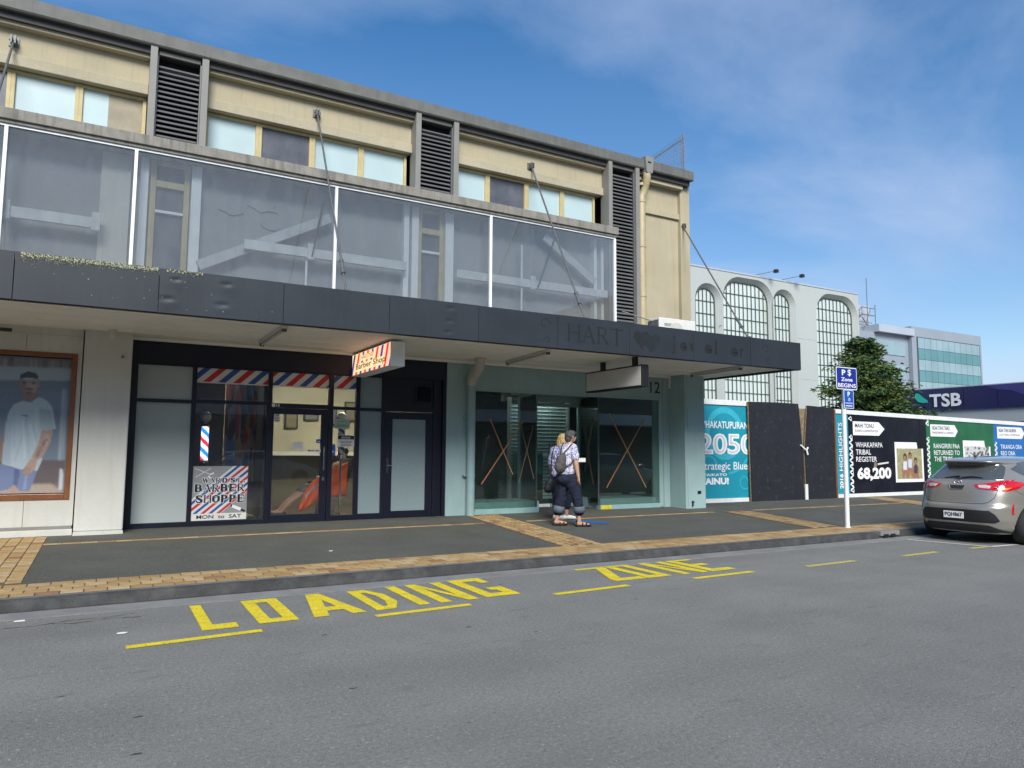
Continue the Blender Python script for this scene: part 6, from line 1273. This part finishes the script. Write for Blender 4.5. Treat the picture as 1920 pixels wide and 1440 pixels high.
def build_car(loc, paint, label, plate=True):
    t = thing('parked_hatchback', loc, label, 'car', 'parked hatchbacks')
    nth, nz = 200, 84; zs = np.concatenate([np.linspace(.18, 1.34, 60), np.linspace(1.35, 1.468, 25)]); ths = []
    g = np.linspace(-math.pi, math.pi, nth, endpoint=False)
    b = bmesh.new(); rows = []
    for z in zs: rows.append([b.verts.new(S(a, z)) for a in g])
    for r0, r1 in zip(rows[:-1], rows[1:]):
        for i in range(nth):
            fa = b.faces.new((r0[i], r0[(i+1) % nth], r1[(i+1) % nth], r1[i])); fa.smooth = True
    b.faces.new(rows[-1]); WC = [(.78, .315), (3.40, .315)]; AR_ = .365
    kill = [f for f in b.faces if abs(f.calc_center_median().y) > .55 and any(math.hypot(f.calc_center_median().x-x, f.calc_center_median().z-z) < AR_ for x, z in WC)]
    bmesh.ops.delete(b, geom=kill, context='FACES')
    for e in [e for e in b.edges if e.is_boundary]:
        for v in e.verts:
            for x, z in WC:
                d = math.hypot(v.co.x-x, v.co.z-z)
                if .25 < d < .46 and abs(v.co.y) > .5 and v.co.z > .185: v.co.x = x+(v.co.x-x)*AR_/d; v.co.z = z+(v.co.z-z)*AR_/d
    bmesh.ops.recalc_face_normals(b, faces=b.faces); me = bpy.data.meshes.new('body'); b.to_mesh(me); b.free(); me.materials.append(M[paint]); me.set_sharp_from_angle(angle=R(55))
    o = bpy.data.objects.new('body', me); col.objects.link(o); o.parent = t
    P = lambda mb, n, m, **k: part(mb, n, m, t, local=True, recalc=False, **k)
    mb = MB(); mb.box(.5, 3.9, -.62, .62, .18, .85); part(mb, 'underbody', 'carblack', t, local=True)
    for sx, z in WC:
        for s in (-1, 1):
            w = MB(); w.tube([(sx, s*.64, z), (sx, s*.645, z), (sx, s*.81, z), (sx, s*.83, z)], [.285, .312, .312, .29], 36); wh = part(w, 'wheel', 'rubber', t, local=True, recalc=True)
            r = MB(); r.tube([(sx, s*.82, z), (sx, s*.835, z)], [.215, .205], 30)
            rim = part(r, 'rim', 'carblack', wh, local=True)
            for k in range(10): a = 2*math.pi*k/10; q = MB(); q.tube([(sx+.04*math.cos(a), s*.838, z+.04*math.sin(a)), (sx+.2*math.cos(a), s*.843, z+.2*math.sin(a))], [.02, .014], 6); r.v += q.v; r.f += [tuple(i+len(r.v)-len(q.v) for i in f) for f in q.f]; r.m += [1]*len(q.f); r.sm += q.sm
            bpy.data.objects.remove(rim); part(r, 'rim', ['carblack', 'chrome'], wh, local=True)
    # rear glass, lip, lamps, bumper insert
    P(patch(yz([(-.60, 1.075), (.60, 1.075), (.575, 1.16), (.525, 1.27), (.47, 1.325), (.25, 1.338), (-.25, 1.338), (-.47, 1.325), (-.525, 1.27), (-.575, 1.16)]), .004), 'rear_window', 'carglass')
    P(strip(yz([(-.61, 1.07), (0, 1.064), (.61, 1.07)]), .012, .004), 'chrome_strip', 'chrome')
    P(patch(yz([(-.13, 1.352), (.13, 1.352), (.12, 1.364), (-.12, 1.364)]), .004, 1), 'brake_light', 'lamp_red')
    for s in (-1, 1):
        op = lambda l: [(s*a, z) for a, z in l]
        X = lambda x, z: thx(x, z, 1)
        base = [(thy(.27, .985), .985), (thy(.30, .945), .945), (thy(.36, .915), .915), (thy(.52, .90), .90), (thy(.66, .885), .885), (X(.36, .89), .89), (X(.52, .925), .925), (X(.72, 1.0), 1.0), (X(.66, 1.035), 1.035), (X(.42, 1.06), 1.06), (thy(.70, 1.075), 1.075), (thy(.60, 1.05), 1.05), (thy(.44, 1.01), 1.01)]
        tl = P(patch(op(base), .007), 'tail_light', 'lamp_red')
        q = part(patch(op([(thy(.33, .975), .975), (thy(.36, .935), .935), (thy(.5, .925), .925), (thy(.52, .965), .965), (thy(.44, .985), .985)]), .0095, 2), 'clear_lens', 'lamp_clear', tl, local=True, recalc=False)
        part(patch(op([(thy(.66, .90), .90), (X(.33, .905), .905), (X(.42, .945), .945), (thy(.76, .955), .955), (thy(.64, .93), .93)]), .012, 2), 'amber_lens', 'lamp_amber', tl, local=True, recalc=False)
        P(strip(op([(thy(.585, .905), .905), (thy(.6, 1.055), 1.055)]), .007, .009), 'lamp_seam', 'seam')
        P(strip(op([(thy(.60, .89), .89), (thy(.575, .78), .78), (thy(.50, .70), .70), (thy(.42, .676), .676), (thy(.2, .668), .668), (thy(.001, .667), .667)]), .009, .001), 'hatch_seam', 'seam')
        P(patch(op([(thy(.745, .51), .51), (thy(.762, .51), .51), (thy(.758, .67), .67), (thy(.748, .675), .675)]), .006, 2), 'reflector', 'lamp_red')
        side = [(X(.98, 1.10), 1.10), (X(1.9, 1.08), 1.08), (X(2.75, 1.08), 1.08), (X(2.42, 1.28), 1.28), (X(2.0, 1.385), 1.385), (X(1.4, 1.39), 1.39), (X(.95, 1.35), 1.35), (X(.72, 1.25), 1.25)]
        P(patch(op(side), .004), 'side_window', 'carglass')
        P(strip(op([(X(1.42, .32), .32), (X(1.40, 1.38), 1.38)]), .008, .002), 'door_seam', 'seam'); P(strip(op([(X(2.5, .30), .30), (X(2.45, 1.1), 1.1)]), .008, .002), 'door_seam', 'seam')
        P(strip(op([(X(.45, .905), .905), (X(1.0, .70), .70)]), .006, .001), 'bumper_seam', 'seam')
        k = MB(); k.box(1.0, 1.18, s*.885-.02, s*.885+.02, .86, .885); part(k, 'door_handle', paint, t, local=True, bevel=.006)
        k = MB(); k.ell((2.72, s*.98, 1.04), (.09, .12, .075)); part(k, 'mirror', paint, t, local=True)
        P(patch(op([(X(3.75, .72), .72), (X(4.12, .70), .70), (X(4.1, .78), .78), (X(3.7, .84), .84)]), .006, 2), 'headlight', 'lamp_clear')
    P(patch([(thy(y, z), z) for y, z in ((-.58, .365), (.58, .365), (.64, .40), (.60, .50), (.53, .565), (0, .57), (-.53, .565), (-.60, .50), (-.64, .40))], .006), 'bumper_insert', 'carblack')
    P(patch([(thy(y, z), z) for y, z in ((-.70, .20), (.70, .20), (.60, .27), (.50, .325), (0, .33), (-.50, .325), (-.60, .27))], .006), 'bumper_valance', 'carblack')
    pass
    P(patch(yz([(-.13, .965), (.13, .965), (.095, .90), (-.095, .90)]), .005, 2), 'handle_recess', 'seam'); P(strip(yz([(-.14, .975), (-.1, .895), (.1, .895), (.14, .975)]), .012, .006), 'handle_trim', paint)
    bd = MB(); c0 = S(thy(.001, 1.02), 1.02)+Vector((-.012, 0, 0))
    for rx, rz in ((.062, .042), (.02, .04), (.05, .017)): 
        q = [(c0.x, c0.y+rx*math.cos(a), c0.z+rz*math.sin(a)+(.012 if rx == .05 else 0)) for a in np.linspace(0, 6.283, 20)]; bd.tube(q, .006, 5, cap=False)
    P(bd, 'badge', 'chrome')
    if plate:
        pl = MB(); x = -.014; pl.box(x-.008, x, -.165, .165, .415, .53); pt = part(pl, 'number_plate', 'letter', t, local=True); lt = MB(); lay(lt, text_mesh('PQH867', 1, .03), (x-.0085, .145, .435), xd=(0, -1, 0), w=.29, h=.075); part(lt, 'lettering', 'ink', pt, local=True, recalc=False)
        lt = MB(); lay(lt, text_mesh('Corolla', 1, .02), tuple(S(thy(.50, .735), .735)+Vector((-.012, 0, 0))), xd=(.0, -1, 0), w=.13, h=.03, m=0); P(lt, 'model_script', 'chrome')
    wp = MB(); a = S(thy(.02, 1.085), 1.085)+Vector((-.025, 0, 0)); wp.ell(a, (.03, .05, .02)); wp.tube([a, S(thy(-.18, 1.115), 1.115)+Vector((-.03, 0, 0)), S(thy(-.36, 1.10), 1.10)+Vector((-.028, 0, 0))], [.014, .011, .006], 6); wp.tube([S(thy(.26, 1.085), 1.085)+Vector((-.018, 0, 0)), S(thy(.02, 1.12), 1.12)+Vector((-.03, 0, 0))], [.005, .012], 6); P(wp, 'wiper', 'black')
    an = MB(); an.ell((.78, .02, 1.46), (.04, .02, .015)); an.tube([(.78, .02, 1.465), (.62, .02, 1.53)], [.008, .004], 6); P(an, 'antenna', 'black')
    ex = MB(); ex.tube([(.12, -.35, .22), (.3, -.35, .22)], .03, 12); P(ex, 'exhaust', 'steel')
    return t
carA = build_car((12.72, 7.14, 0), 'carpaint', 'silver bronze hatchback with number plate PQH867 parked at the kerb by the hoarding')
carB = build_car((3.9, -5.2, 0), 'carwhite', 'white hatchback parked on the far side of the street, seen mirrored in the barber window', False)
# ------------------------------------------------------------------ people
def patterned():
    m = newmat('blue on white floral cloth'); t = m.node_tree; N = t.nodes.new; L = t.links.new
    o = N('ShaderNodeOutputMaterial'); p = N('ShaderNodeBsdfPrincipled'); L(p.outputs[0], o.inputs[0]); p.inputs['Roughness'].default_value = .85
    co = N('ShaderNodeTexCoord').outputs['Object']; n = N('ShaderNodeTexNoise'); n.inputs['Scale'].default_value = 38; n.inputs['Detail'].default_value = 2; n.inputs['Distortion'].default_value = 1.2; L(co, n.inputs['Vector'])
    r = N('ShaderNodeValToRGB'); e = r.color_ramp.elements; e[0].position = .45; e[0].color = (.15, .155, .30, 1); e[1].position = .52; e[1].color = (.62, .62, .68, 1); L(n.outputs['Fac'], r.inputs[0]); L(r.outputs[0], p.inputs['Base Color'])
    b = N('ShaderNodeBump'); b.inputs['Strength'].default_value = .35; b.inputs['Distance'].default_value = .03; n2 = N('ShaderNodeTexNoise'); n2.inputs['Scale'].default_value = 9; L(co, n2.inputs['Vector']); L(n2.outputs['Fac'], b.inputs['Height']); L(b.outputs[0], p.inputs['Normal']); return m
M['floral'] = patterned()
M['floral2'] = patterned(); M['floral2'].node_tree.nodes['Color Ramp'].color_ramp.elements[0].color = (.03, .05, .26, 1); M['floral2'].node_tree.nodes['Color Ramp'].color_ramp.elements[0].position = .49; M['floral2'].node_tree.nodes['Color Ramp'].color_ramp.elements[1].position = .56
def blob(mb, name, m, parent, vox=.010, smooth=4, folds=None):
    """one continuous surface grown over overlapping tapered forms"""
    o = part(mb, name, m, parent, recalc=False); r = o.modifiers.new('remesh', 'REMESH'); r.mode = 'VOXEL'; r.voxel_size = vox; r.use_smooth_shade = True
    s = o.modifiers.new('smooth', 'SMOOTH'); s.factor = .5; s.iterations = smooth
    if folds:
        tx = bpy.data.textures.new('folds', 'CLOUDS'); tx.noise_scale = folds[0]; tx.noise_depth = 2
        d = o.modifiers.new('folds', 'DISPLACE'); d.texture = tx; d.texture_coords = 'LOCAL'; d.strength = folds[1]; d.mid_level = .5
    return o
def limb(mb, pts, rs, n=14, flat=1):
    pts = [Vector(p) for p in pts]; P, Q = [], []
    for i in range(len(pts)-1):
        for k in range(5): q = k/5; P.append(pts[i].lerp(pts[i+1], q)); Q.append(rs[i]+(rs[i+1]-rs[i])*(q*q*(3-2*q)))
    P.append(pts[-1]); Q.append(rs[-1]); mb.tube(P, Q, n)
    for p, r in zip(pts, rs): mb.ell(p, (r, r, r), nu=12, nv=8)
    return mb
def frame(o, r, a):
    o = Vector(o); r = Vector((r[0], r[1], 0)).normalized(); a = Vector((-r.y, r.x, 0))
    return lambda x, h, d=0: o+r*x+Vector((0, 0, h))+a*d
def hand(mb, w, dirv, side, s=1.0, curl=.35):
    """palm, four unequal bent fingers and a thumb"""
    d = Vector(dirv).normalized(); n = Vector(side).normalized(); n = (n-d*n.dot(d)).normalized(); u = d.cross(n)
    w = Vector(w)
    for k in range(4):
        q = (k-1.5)*.018*s; limb(mb, [w+u*q*.5, w+d*.085*s+u*q], [.017*s, .013*s], 8)
        L_ = (.062, .075, .07, .055)[k]*s; b = w+d*.088*s+u*q; m1 = b+(d*math.cos(curl)+n*math.sin(curl))*L_*.5; m2 = m1+(d*math.cos(curl*2.2)+n*math.sin(curl*2.2))*L_*.5; limb(mb, [b, m1, m2], [.0095*s, .0088*s, .0075*s], 8)
    b = w+d*.025*s+u*(-.03*s); limb(mb, [b, b+(d*.7-u*.7+n*.3).normalized()*.035*s, b+(d*.95-u*.35+n*.5).normalized()*.07*s], [.014*s, .011*s, .009*s], 8)
def rotz(v, a): return Vector((v.x*math.cos(a)-v.y*math.sin(a), v.x*math.sin(a)+v.y*math.cos(a), v.z))
# walking woman with the backpack
G0 = zp(10.95)
W = frame((7.39, 10.92, G0), (.87, -.49), None)
p2 = thing('person', (7.4, 10.92, G0), 'woman with short dark hair, floral top and rolled jeans walking past, back to the street', 'person', 'two women walking past the shop')
fr_ = (W(1, 0, 0)-W(0, 0, 0)); aw = (W(0, 0, 1)-W(0, 0, 0)); fwd = (fr_*.86+aw*.5).normalized(); rt = Vector((fwd.y, -fwd.x, 0))
mb = MB()
mb.ell(W(-.005, 1.60, .01), (.078, .088, .112)); mb.ell(W(.045, 1.57, .035), (.05, .05, .07)); mb.ell(W(.095, 1.585, .075), (.014, .014, .02)); limb(mb, [W(-.02, 1.54), W(-.03, 1.42)], [.052, .062])
mb.ell(W(.03, 1.59, -.075), (.012, .02, .03))
mb.ell(W(-.06, 1.25), (.15, .11, .2)); mb.ell(W(-.09, .95), (.15, .12, .13))
limb(mb, [W(.055, 1.385, -.085), W(.085, 1.11, -.13), W(.12, .90, -.12)], [.052, .044, .03]); hand(mb, W(.123, .885, -.12), Vector((0.05, -.02, -1)), fwd, 1.0, .3)
limb(mb, [W(-.14, 1.385, .1), W(-.06, 1.13, .23), W(.12, 1.15, .26)], [.05, .042, .03]); hand(mb, W(.135, 1.155, .255), fr_, Vector((0, 0, 1)), .95, .5)
for hip, kn, an_, toe in (((.0, .88, -.07), (.115, .50, -.06), (.145, .085, -.06), 1), ((-.14, .88, .07), (-.155, .5, .05), (-.255, .10, .04), 0)):
    limb(mb, [W(*hip), W(*kn), W(*an_)], [.085, .058, .036]); a = W(*an_); limb(mb, [a+fr_*-.03+Vector((0, 0, -.035)), a+fr_*.08+aw*.02+Vector((0, 0, -.045)), a+fr_*.17+aw*.035+Vector((0, 0, -.055))], [.036, .034, .022])
blob(mb, 'body', 'skin', p2, .0085, 3)
mb = MB(); mb.ell(W(-.015, 1.625, 0), (.094, .1, .10)); mb.ell(W(-.04, 1.57, -.005), (.075, .078, .085)); mb.ell(W(-.04, 1.53, 0), (.055, .06, .05)); mb.ell(W(.02, 1.66, .01), (.075, .08, .06)); blob(mb, 'hair', 'greyhair', p2, .007, 1, (.018, .016))
mb = MB(); mb.ell(W(-.055, 1.30), (.172, .125, .17)); mb.ell(W(-.07, 1.12), (.175, .132, .2)); mb.ell(W(-.085, .985), (.195, .165, .13)); limb(mb, [W(.045, 1.40, -.07), W(.075, 1.22, -.115)], [.073, .072]); limb(mb, [W(-.14, 1.40, .08), W(-.1, 1.22, .16)], [.073, .068]); limb(mb, [W(-.11, 1.43, .05), W(.02, 1.43, -.03)], [.058, .06]); blob(mb, 'floral_top', 'floral', p2, .010, 5, (.07, .03))
mb = MB(); mb.ell(W(-.09, .90), (.178, .15, .15)); mb.ell(W(-.11, .84, -.02), (.17, .145, .12))
limb(mb, [W(-.01, .84, -.06), W(.105, .52, -.06), W(.14, .30, -.06), W(.145, .26, -.06)], [.125, .096, .085, .085]); limb(mb, [W(-.16, .84, .06), W(-.165, .5, .05), W(-.215, .30, .045), W(-.225, .26, .045)], [.125, .1, .087, .087]); jn = blob(mb, 'jeans', 'denim', p2, .011, 4, (.06, .032))
for c0, c1 in (((.14, .35, -.06), (.147, .245, -.06)), ((-.205, .35, .045), (-.225, .235, .045))): k = MB(); k.tube([W(*c0), W(*c0).lerp(W(*c1), .04), W(*c1), W(*c1)], [.098, .104, .106, .098], 20); part(k, 'rolled_cuff', 'denim_cuff', p2)
for an_ in ((.145, .085, -.06), (-.255, .10, .04)):
    a = W(*an_); lift = 0 if an_[0] > 0 else .012; s_ = MB()
    pts = [(-.085, 0), (-.05, .04), (.05, .045), (.15, .05), (.2, .03), (.215, 0), (.2, -.03), (.15, -.045), (.05, -.03), (-.05, -.035)]
    P = [a+fr_*x+aw*(y+.015*x/.2) for x, y in pts]; s_.prism([(p.x, p.y) for p in P], 'z', G0+.002+lift, G0+.028+lift)
    so = part(s_, 'sandal', 'black', p2, bevel=.006)
    for x in (-.045, .06, .13): q = MB(); zz = .07 if x < 0 else .062; q.tube([a+fr_*x+aw*.045+Vector((0, 0, -a.z+G0+.02)), a+fr_*(x+.0)+aw*.02+Vector((0, 0, -a.z+G0+zz+(.035 if x < 0 else 0))), a+fr_*x+aw*-.02+Vector((0, 0, -a.z+G0+zz+(.035 if x < 0 else 0))), a+fr_*x+aw*-.043+Vector((0, 0, -a.z+G0+.02))], .011, 6); part(q, 'strap', 'black', so)
bkp = thing('backpack', (7.2, 10.85, 1.1), 'small grey cloth backpack on the back of the dark haired woman', 'backpack')
mb = MB(); mb.ell(W(-.19, 1.13, -.14), (.10, .09, .15)); mb.ell(W(-.20, 1.06, -.145), (.115, .095, .12)); mb.ell(W(-.165, 1.2, -.13), (.085, .07, .1)); mb.ell(W(-.21, 1.03, -.18), (.07, .05, .07)); blob(mb, 'sack', 'backpack', bkp, .009, 4, (.04, .025))
for pts in ([W(-.19, 1.27, -.15), W(-.19, 1.36, -.125), W(-.16, 1.44, -.04), W(-.13, 1.485, .03)], [W(-.17, 1.27, -.16), W(-.08, 1.37, -.155), W(.0, 1.46, -.095), W(.03, 1.485, -.03)], [W(-.13, 1.04, -.17), W(-.02, 1.10, -.17), W(.05, 1.21, -.15)]): k = MB(); k.tube(pts, .011, 6); part(k, 'strap', 'black', bkp)
k = MB(); k.tube([W(-.19, 1.25, -.19), W(-.175, 1.1, -.235), W(-.20, .99, -.235)], .005, 5); part(k, 'zip', 'black', bkp)
mb = MB(); c = W(.19, 1.17, .23); mb.box(c.x-.085, c.x+.085, c.y-.06, c.y+.06, c.z-.03, c.z+.045); single(mb, 'takeaway_box', 'offwhite', 'small white takeaway box held in front of the dark haired woman', 'box', bevel=.006)
# blond woman beyond her
G1 = zp(11.9); V = frame((7.82, 11.9, G1), (.87, -.49), None)
p1 = thing('person', (7.74, 11.95, G1), 'blond woman in a blue floral blouse and white shoes half hidden behind her companion', 'person', 'two women walking past the shop')
mb = MB(); mb.ell(V(.05, 1.545, .01), (.075, .085, .11)); mb.ell(V(.09, 1.52, .06), (.045, .05, .06)); mb.ell(V(.125, 1.53, .1), (.013, .013, .018)); limb(mb, [V(.04, 1.48), V(.02, 1.37)], [.05, .06]); mb.ell(V(-.02, 1.2), (.15, .11, .2)); mb.ell(V(0, .9), (.15, .12, .14))
limb(mb, [V(-.14, 1.33, .02), V(-.19, 1.06, .03), V(-.16, .84, -.02)], [.05, .04, .028]); hand(mb, V(-.16, .83, -.02), Vector((.05, 0, -1)), fr_, .95, .5)
limb(mb, [V(.15, 1.33, .08), V(.2, 1.08, .1), V(.24, .9, .15)], [.05, .04, .028]); hand(mb, V(.245, .885, .155), Vector((.1, .1, -1)), fr_, .95, .3)
for x, d in ((-.07, .0), (.12, .05)): limb(mb, [V(x*.8, .85, d), V(x, .48, d), V(x-.01, .09, d)], [.08, .055, .036]); limb(mb, [V(x-.02, .05, d), V(x+.12, .035, d+.02)], [.034, .024])
blob(mb, 'body', 'skin', p1, .009, 3)
mb = MB(); mb.ell(V(.03, 1.57, -.01), (.095, .105, .105)); mb.ell(V(-.0, 1.50, -.02), (.095, .095, .095)); mb.ell(V(-.01, 1.44, -.02), (.08, .075, .06)); mb.ell(V(.07, 1.52, -.06), (.06, .05, .09))
for k in range(16): a = random.uniform(-1.5, 3.4); mb.ell(V(.03-.095*math.sin(a)*.9, 1.50+random.uniform(-.07, .1), -.02-.09*math.cos(a)), (.026, .026, .045))
blob(mb, 'hair', 'blond', p1, .007, 1, (.018, .022))
mb = MB(); mb.ell(V(-.03, 1.25), (.172, .13, .17)); mb.ell(V(-.03, 1.02), (.18, .14, .22)); mb.ell(V(-.03, .88), (.185, .15, .12)); limb(mb, [V(-.14, 1.35, .02), V(-.19, 1.10, .03)], [.068, .068]); limb(mb, [V(.14, 1.35, .08), V(.18, 1.1, .1)], [.068, .064]); limb(mb, [V(-.08, 1.38), V(.08, 1.38, .02)], [.06, .06]); blob(mb, 'blouse', 'floral2', p1, .011, 5, (.07, .03))
mb = MB(); mb.ell(V(0, .84), (.17, .14, .13)); limb(mb, [V(-.07, .82), V(-.08, .48), V(-.085, .27)], [.12, .095, .088]); limb(mb, [V(.09, .82, .04), V(.12, .48, .05), V(.115, .27, .05)], [.12, .095, .088]); blob(mb, 'trousers', 'denim', p1, .012, 4, (.06, .03))
for x, d in ((-.07, .0), (.12, .05)): k = MB(); limb(k, [V(x-.05, .045, d), V(x+.06, .04, d+.015), V(x+.15, .03, d+.03)], [.045, .042, .032]); blob(k, 'shoe', 'offwhite', p1, .009, 2)
hb = thing('shoulder_bag', (7.5, 12, .6), 'black leather shoulder bag hanging at the blond woman\'s left side', 'bag')
mb = MB(); mb.ell(V(-.22, .66, -.10), (.10, .075, .13)); mb.ell(V(-.24, .6, -.10), (.11, .075, .09)); mb.ell(V(-.2, .74, -.09), (.07, .055, .08)); blob(mb, 'bag', 'bagblack', hb, .01, 3, (.05, .02))
k = MB(); k.tube([V(-.2, .8, -.09), V(-.20, 1.05, -.10), V(-.17, 1.28, -.09), V(-.12, 1.42, -.03)], .012, 6); part(k, 'strap', 'bagblack', hb)
# seated client in the barber shop
p3 = thing('person', (3.8, 14.4, .2), 'seated client draped in an orange hi vis jacket behind the barber door', 'person')
mb = MB(); mb.ell((4.22, 14.42, 1.42), (.085, .08, .11)); limb(mb, [(4.2, 14.42, 1.36), (4.17, 14.42, 1.24)], [.05, .06]); mb.ell((4.1, 14.42, 1.02), (.12, .17, .24)); mb.ell((3.92, 14.42, .78), (.15, .16, .1))
for y in (14.3, 14.54): limb(mb, [(3.92, y, .77), (3.52, y, .76), (3.12, y-.03, .46), (3.02, y-.03, .34)], [.085, .06, .045, .035]); limb(mb, [(3.02, y-.03, .3), (2.88, y-.03, .29)], [.04, .03]); limb(mb, [(4.12, y+(.1 if y > 14.4 else -.1), 1.2), (3.98, y+(.14 if y > 14.4 else -.14), .98), (3.78, y, .9)], [.05, .042, .032]); hand(mb, (3.77, y, .9), (-1, 0, -.1), (0, 0, -1), .95, .4)
blob(mb, 'body', 'skin', p3, .012, 3)
mb = MB(); mb.ell((4.24, 14.42, 1.47), (.09, .088, .085)); blob(mb, 'hair', 'greyhair', p3, .01, 1)
mb = MB(); mb.ell((3.93, 14.42, .78), (.17, .19, .12)); [limb(mb, [(3.92, y, .77), (3.5, y, .76), (3.4, y, .7)], [.1, .078, .07]) for y in (14.3, 14.54)]; blob(mb, 'shorts', 'granite', p3, .012, 3)
for y in (14.27, 14.51): k = MB(); limb(k, [(3.05, y, .27), (2.85, y, .25)], [.055, .045]); blob(k, 'shoe', 'black', p3, .012, 2)
# jacket: a folded sheet hanging from shoulder over the lap to a point
mb = MB(); nx, ny = 26, 18; vs = []
top = [(4.22, 1.26), (4.04, 1.17), (3.84, 1.06), (3.66, .97), (3.52, .88), (3.42, .72), (3.34, .54), (3.28, .40)]; bot = [(4.2, .60), (4.02, .60), (3.86, .58), (3.70, .53), (3.56, .46), (3.45, .39), (3.36, .34), (3.29, .31)]
for i in range(nx+1):
    s_ = i/nx*(len(top)-1); a, f_ = int(min(s_, len(top)-2)), 0; f_ = s_-a; tx, tz = (top[a][k]+(top[a+1][k]-top[a][k])*f_ for k in (0, 1)); bx, bz = (bot[a][k]+(bot[a+1][k]-bot[a][k])*f_ for k in (0, 1))
    for j in range(ny+1): q = j/ny; vs.append((tx+(bx-tx)*q, 14.10-.05*math.sin(q*3.1)+.022*math.sin(i*1.1+q*5)+.012*math.sin(i*.5-q*11), tz+(bz-tz)*q))
fs = [(i*(ny+1)+j, (i+1)*(ny+1)+j, (i+1)*(ny+1)+j+1, i*(ny+1)+j+1) for i in range(nx) for j in range(ny)]; mb.add(vs, fs, 0, True)
for k_, f in enumerate(fs): mb.m[k_] = 1 if (k_ % ny) in (4, 5) and 5 < k_//ny < 20 else 0
o = part(mb, 'orange_jacket', ['orange', 'reflective'], p3); sm = o.modifiers.new('solid', 'SOLIDIFY'); sm.thickness = .02
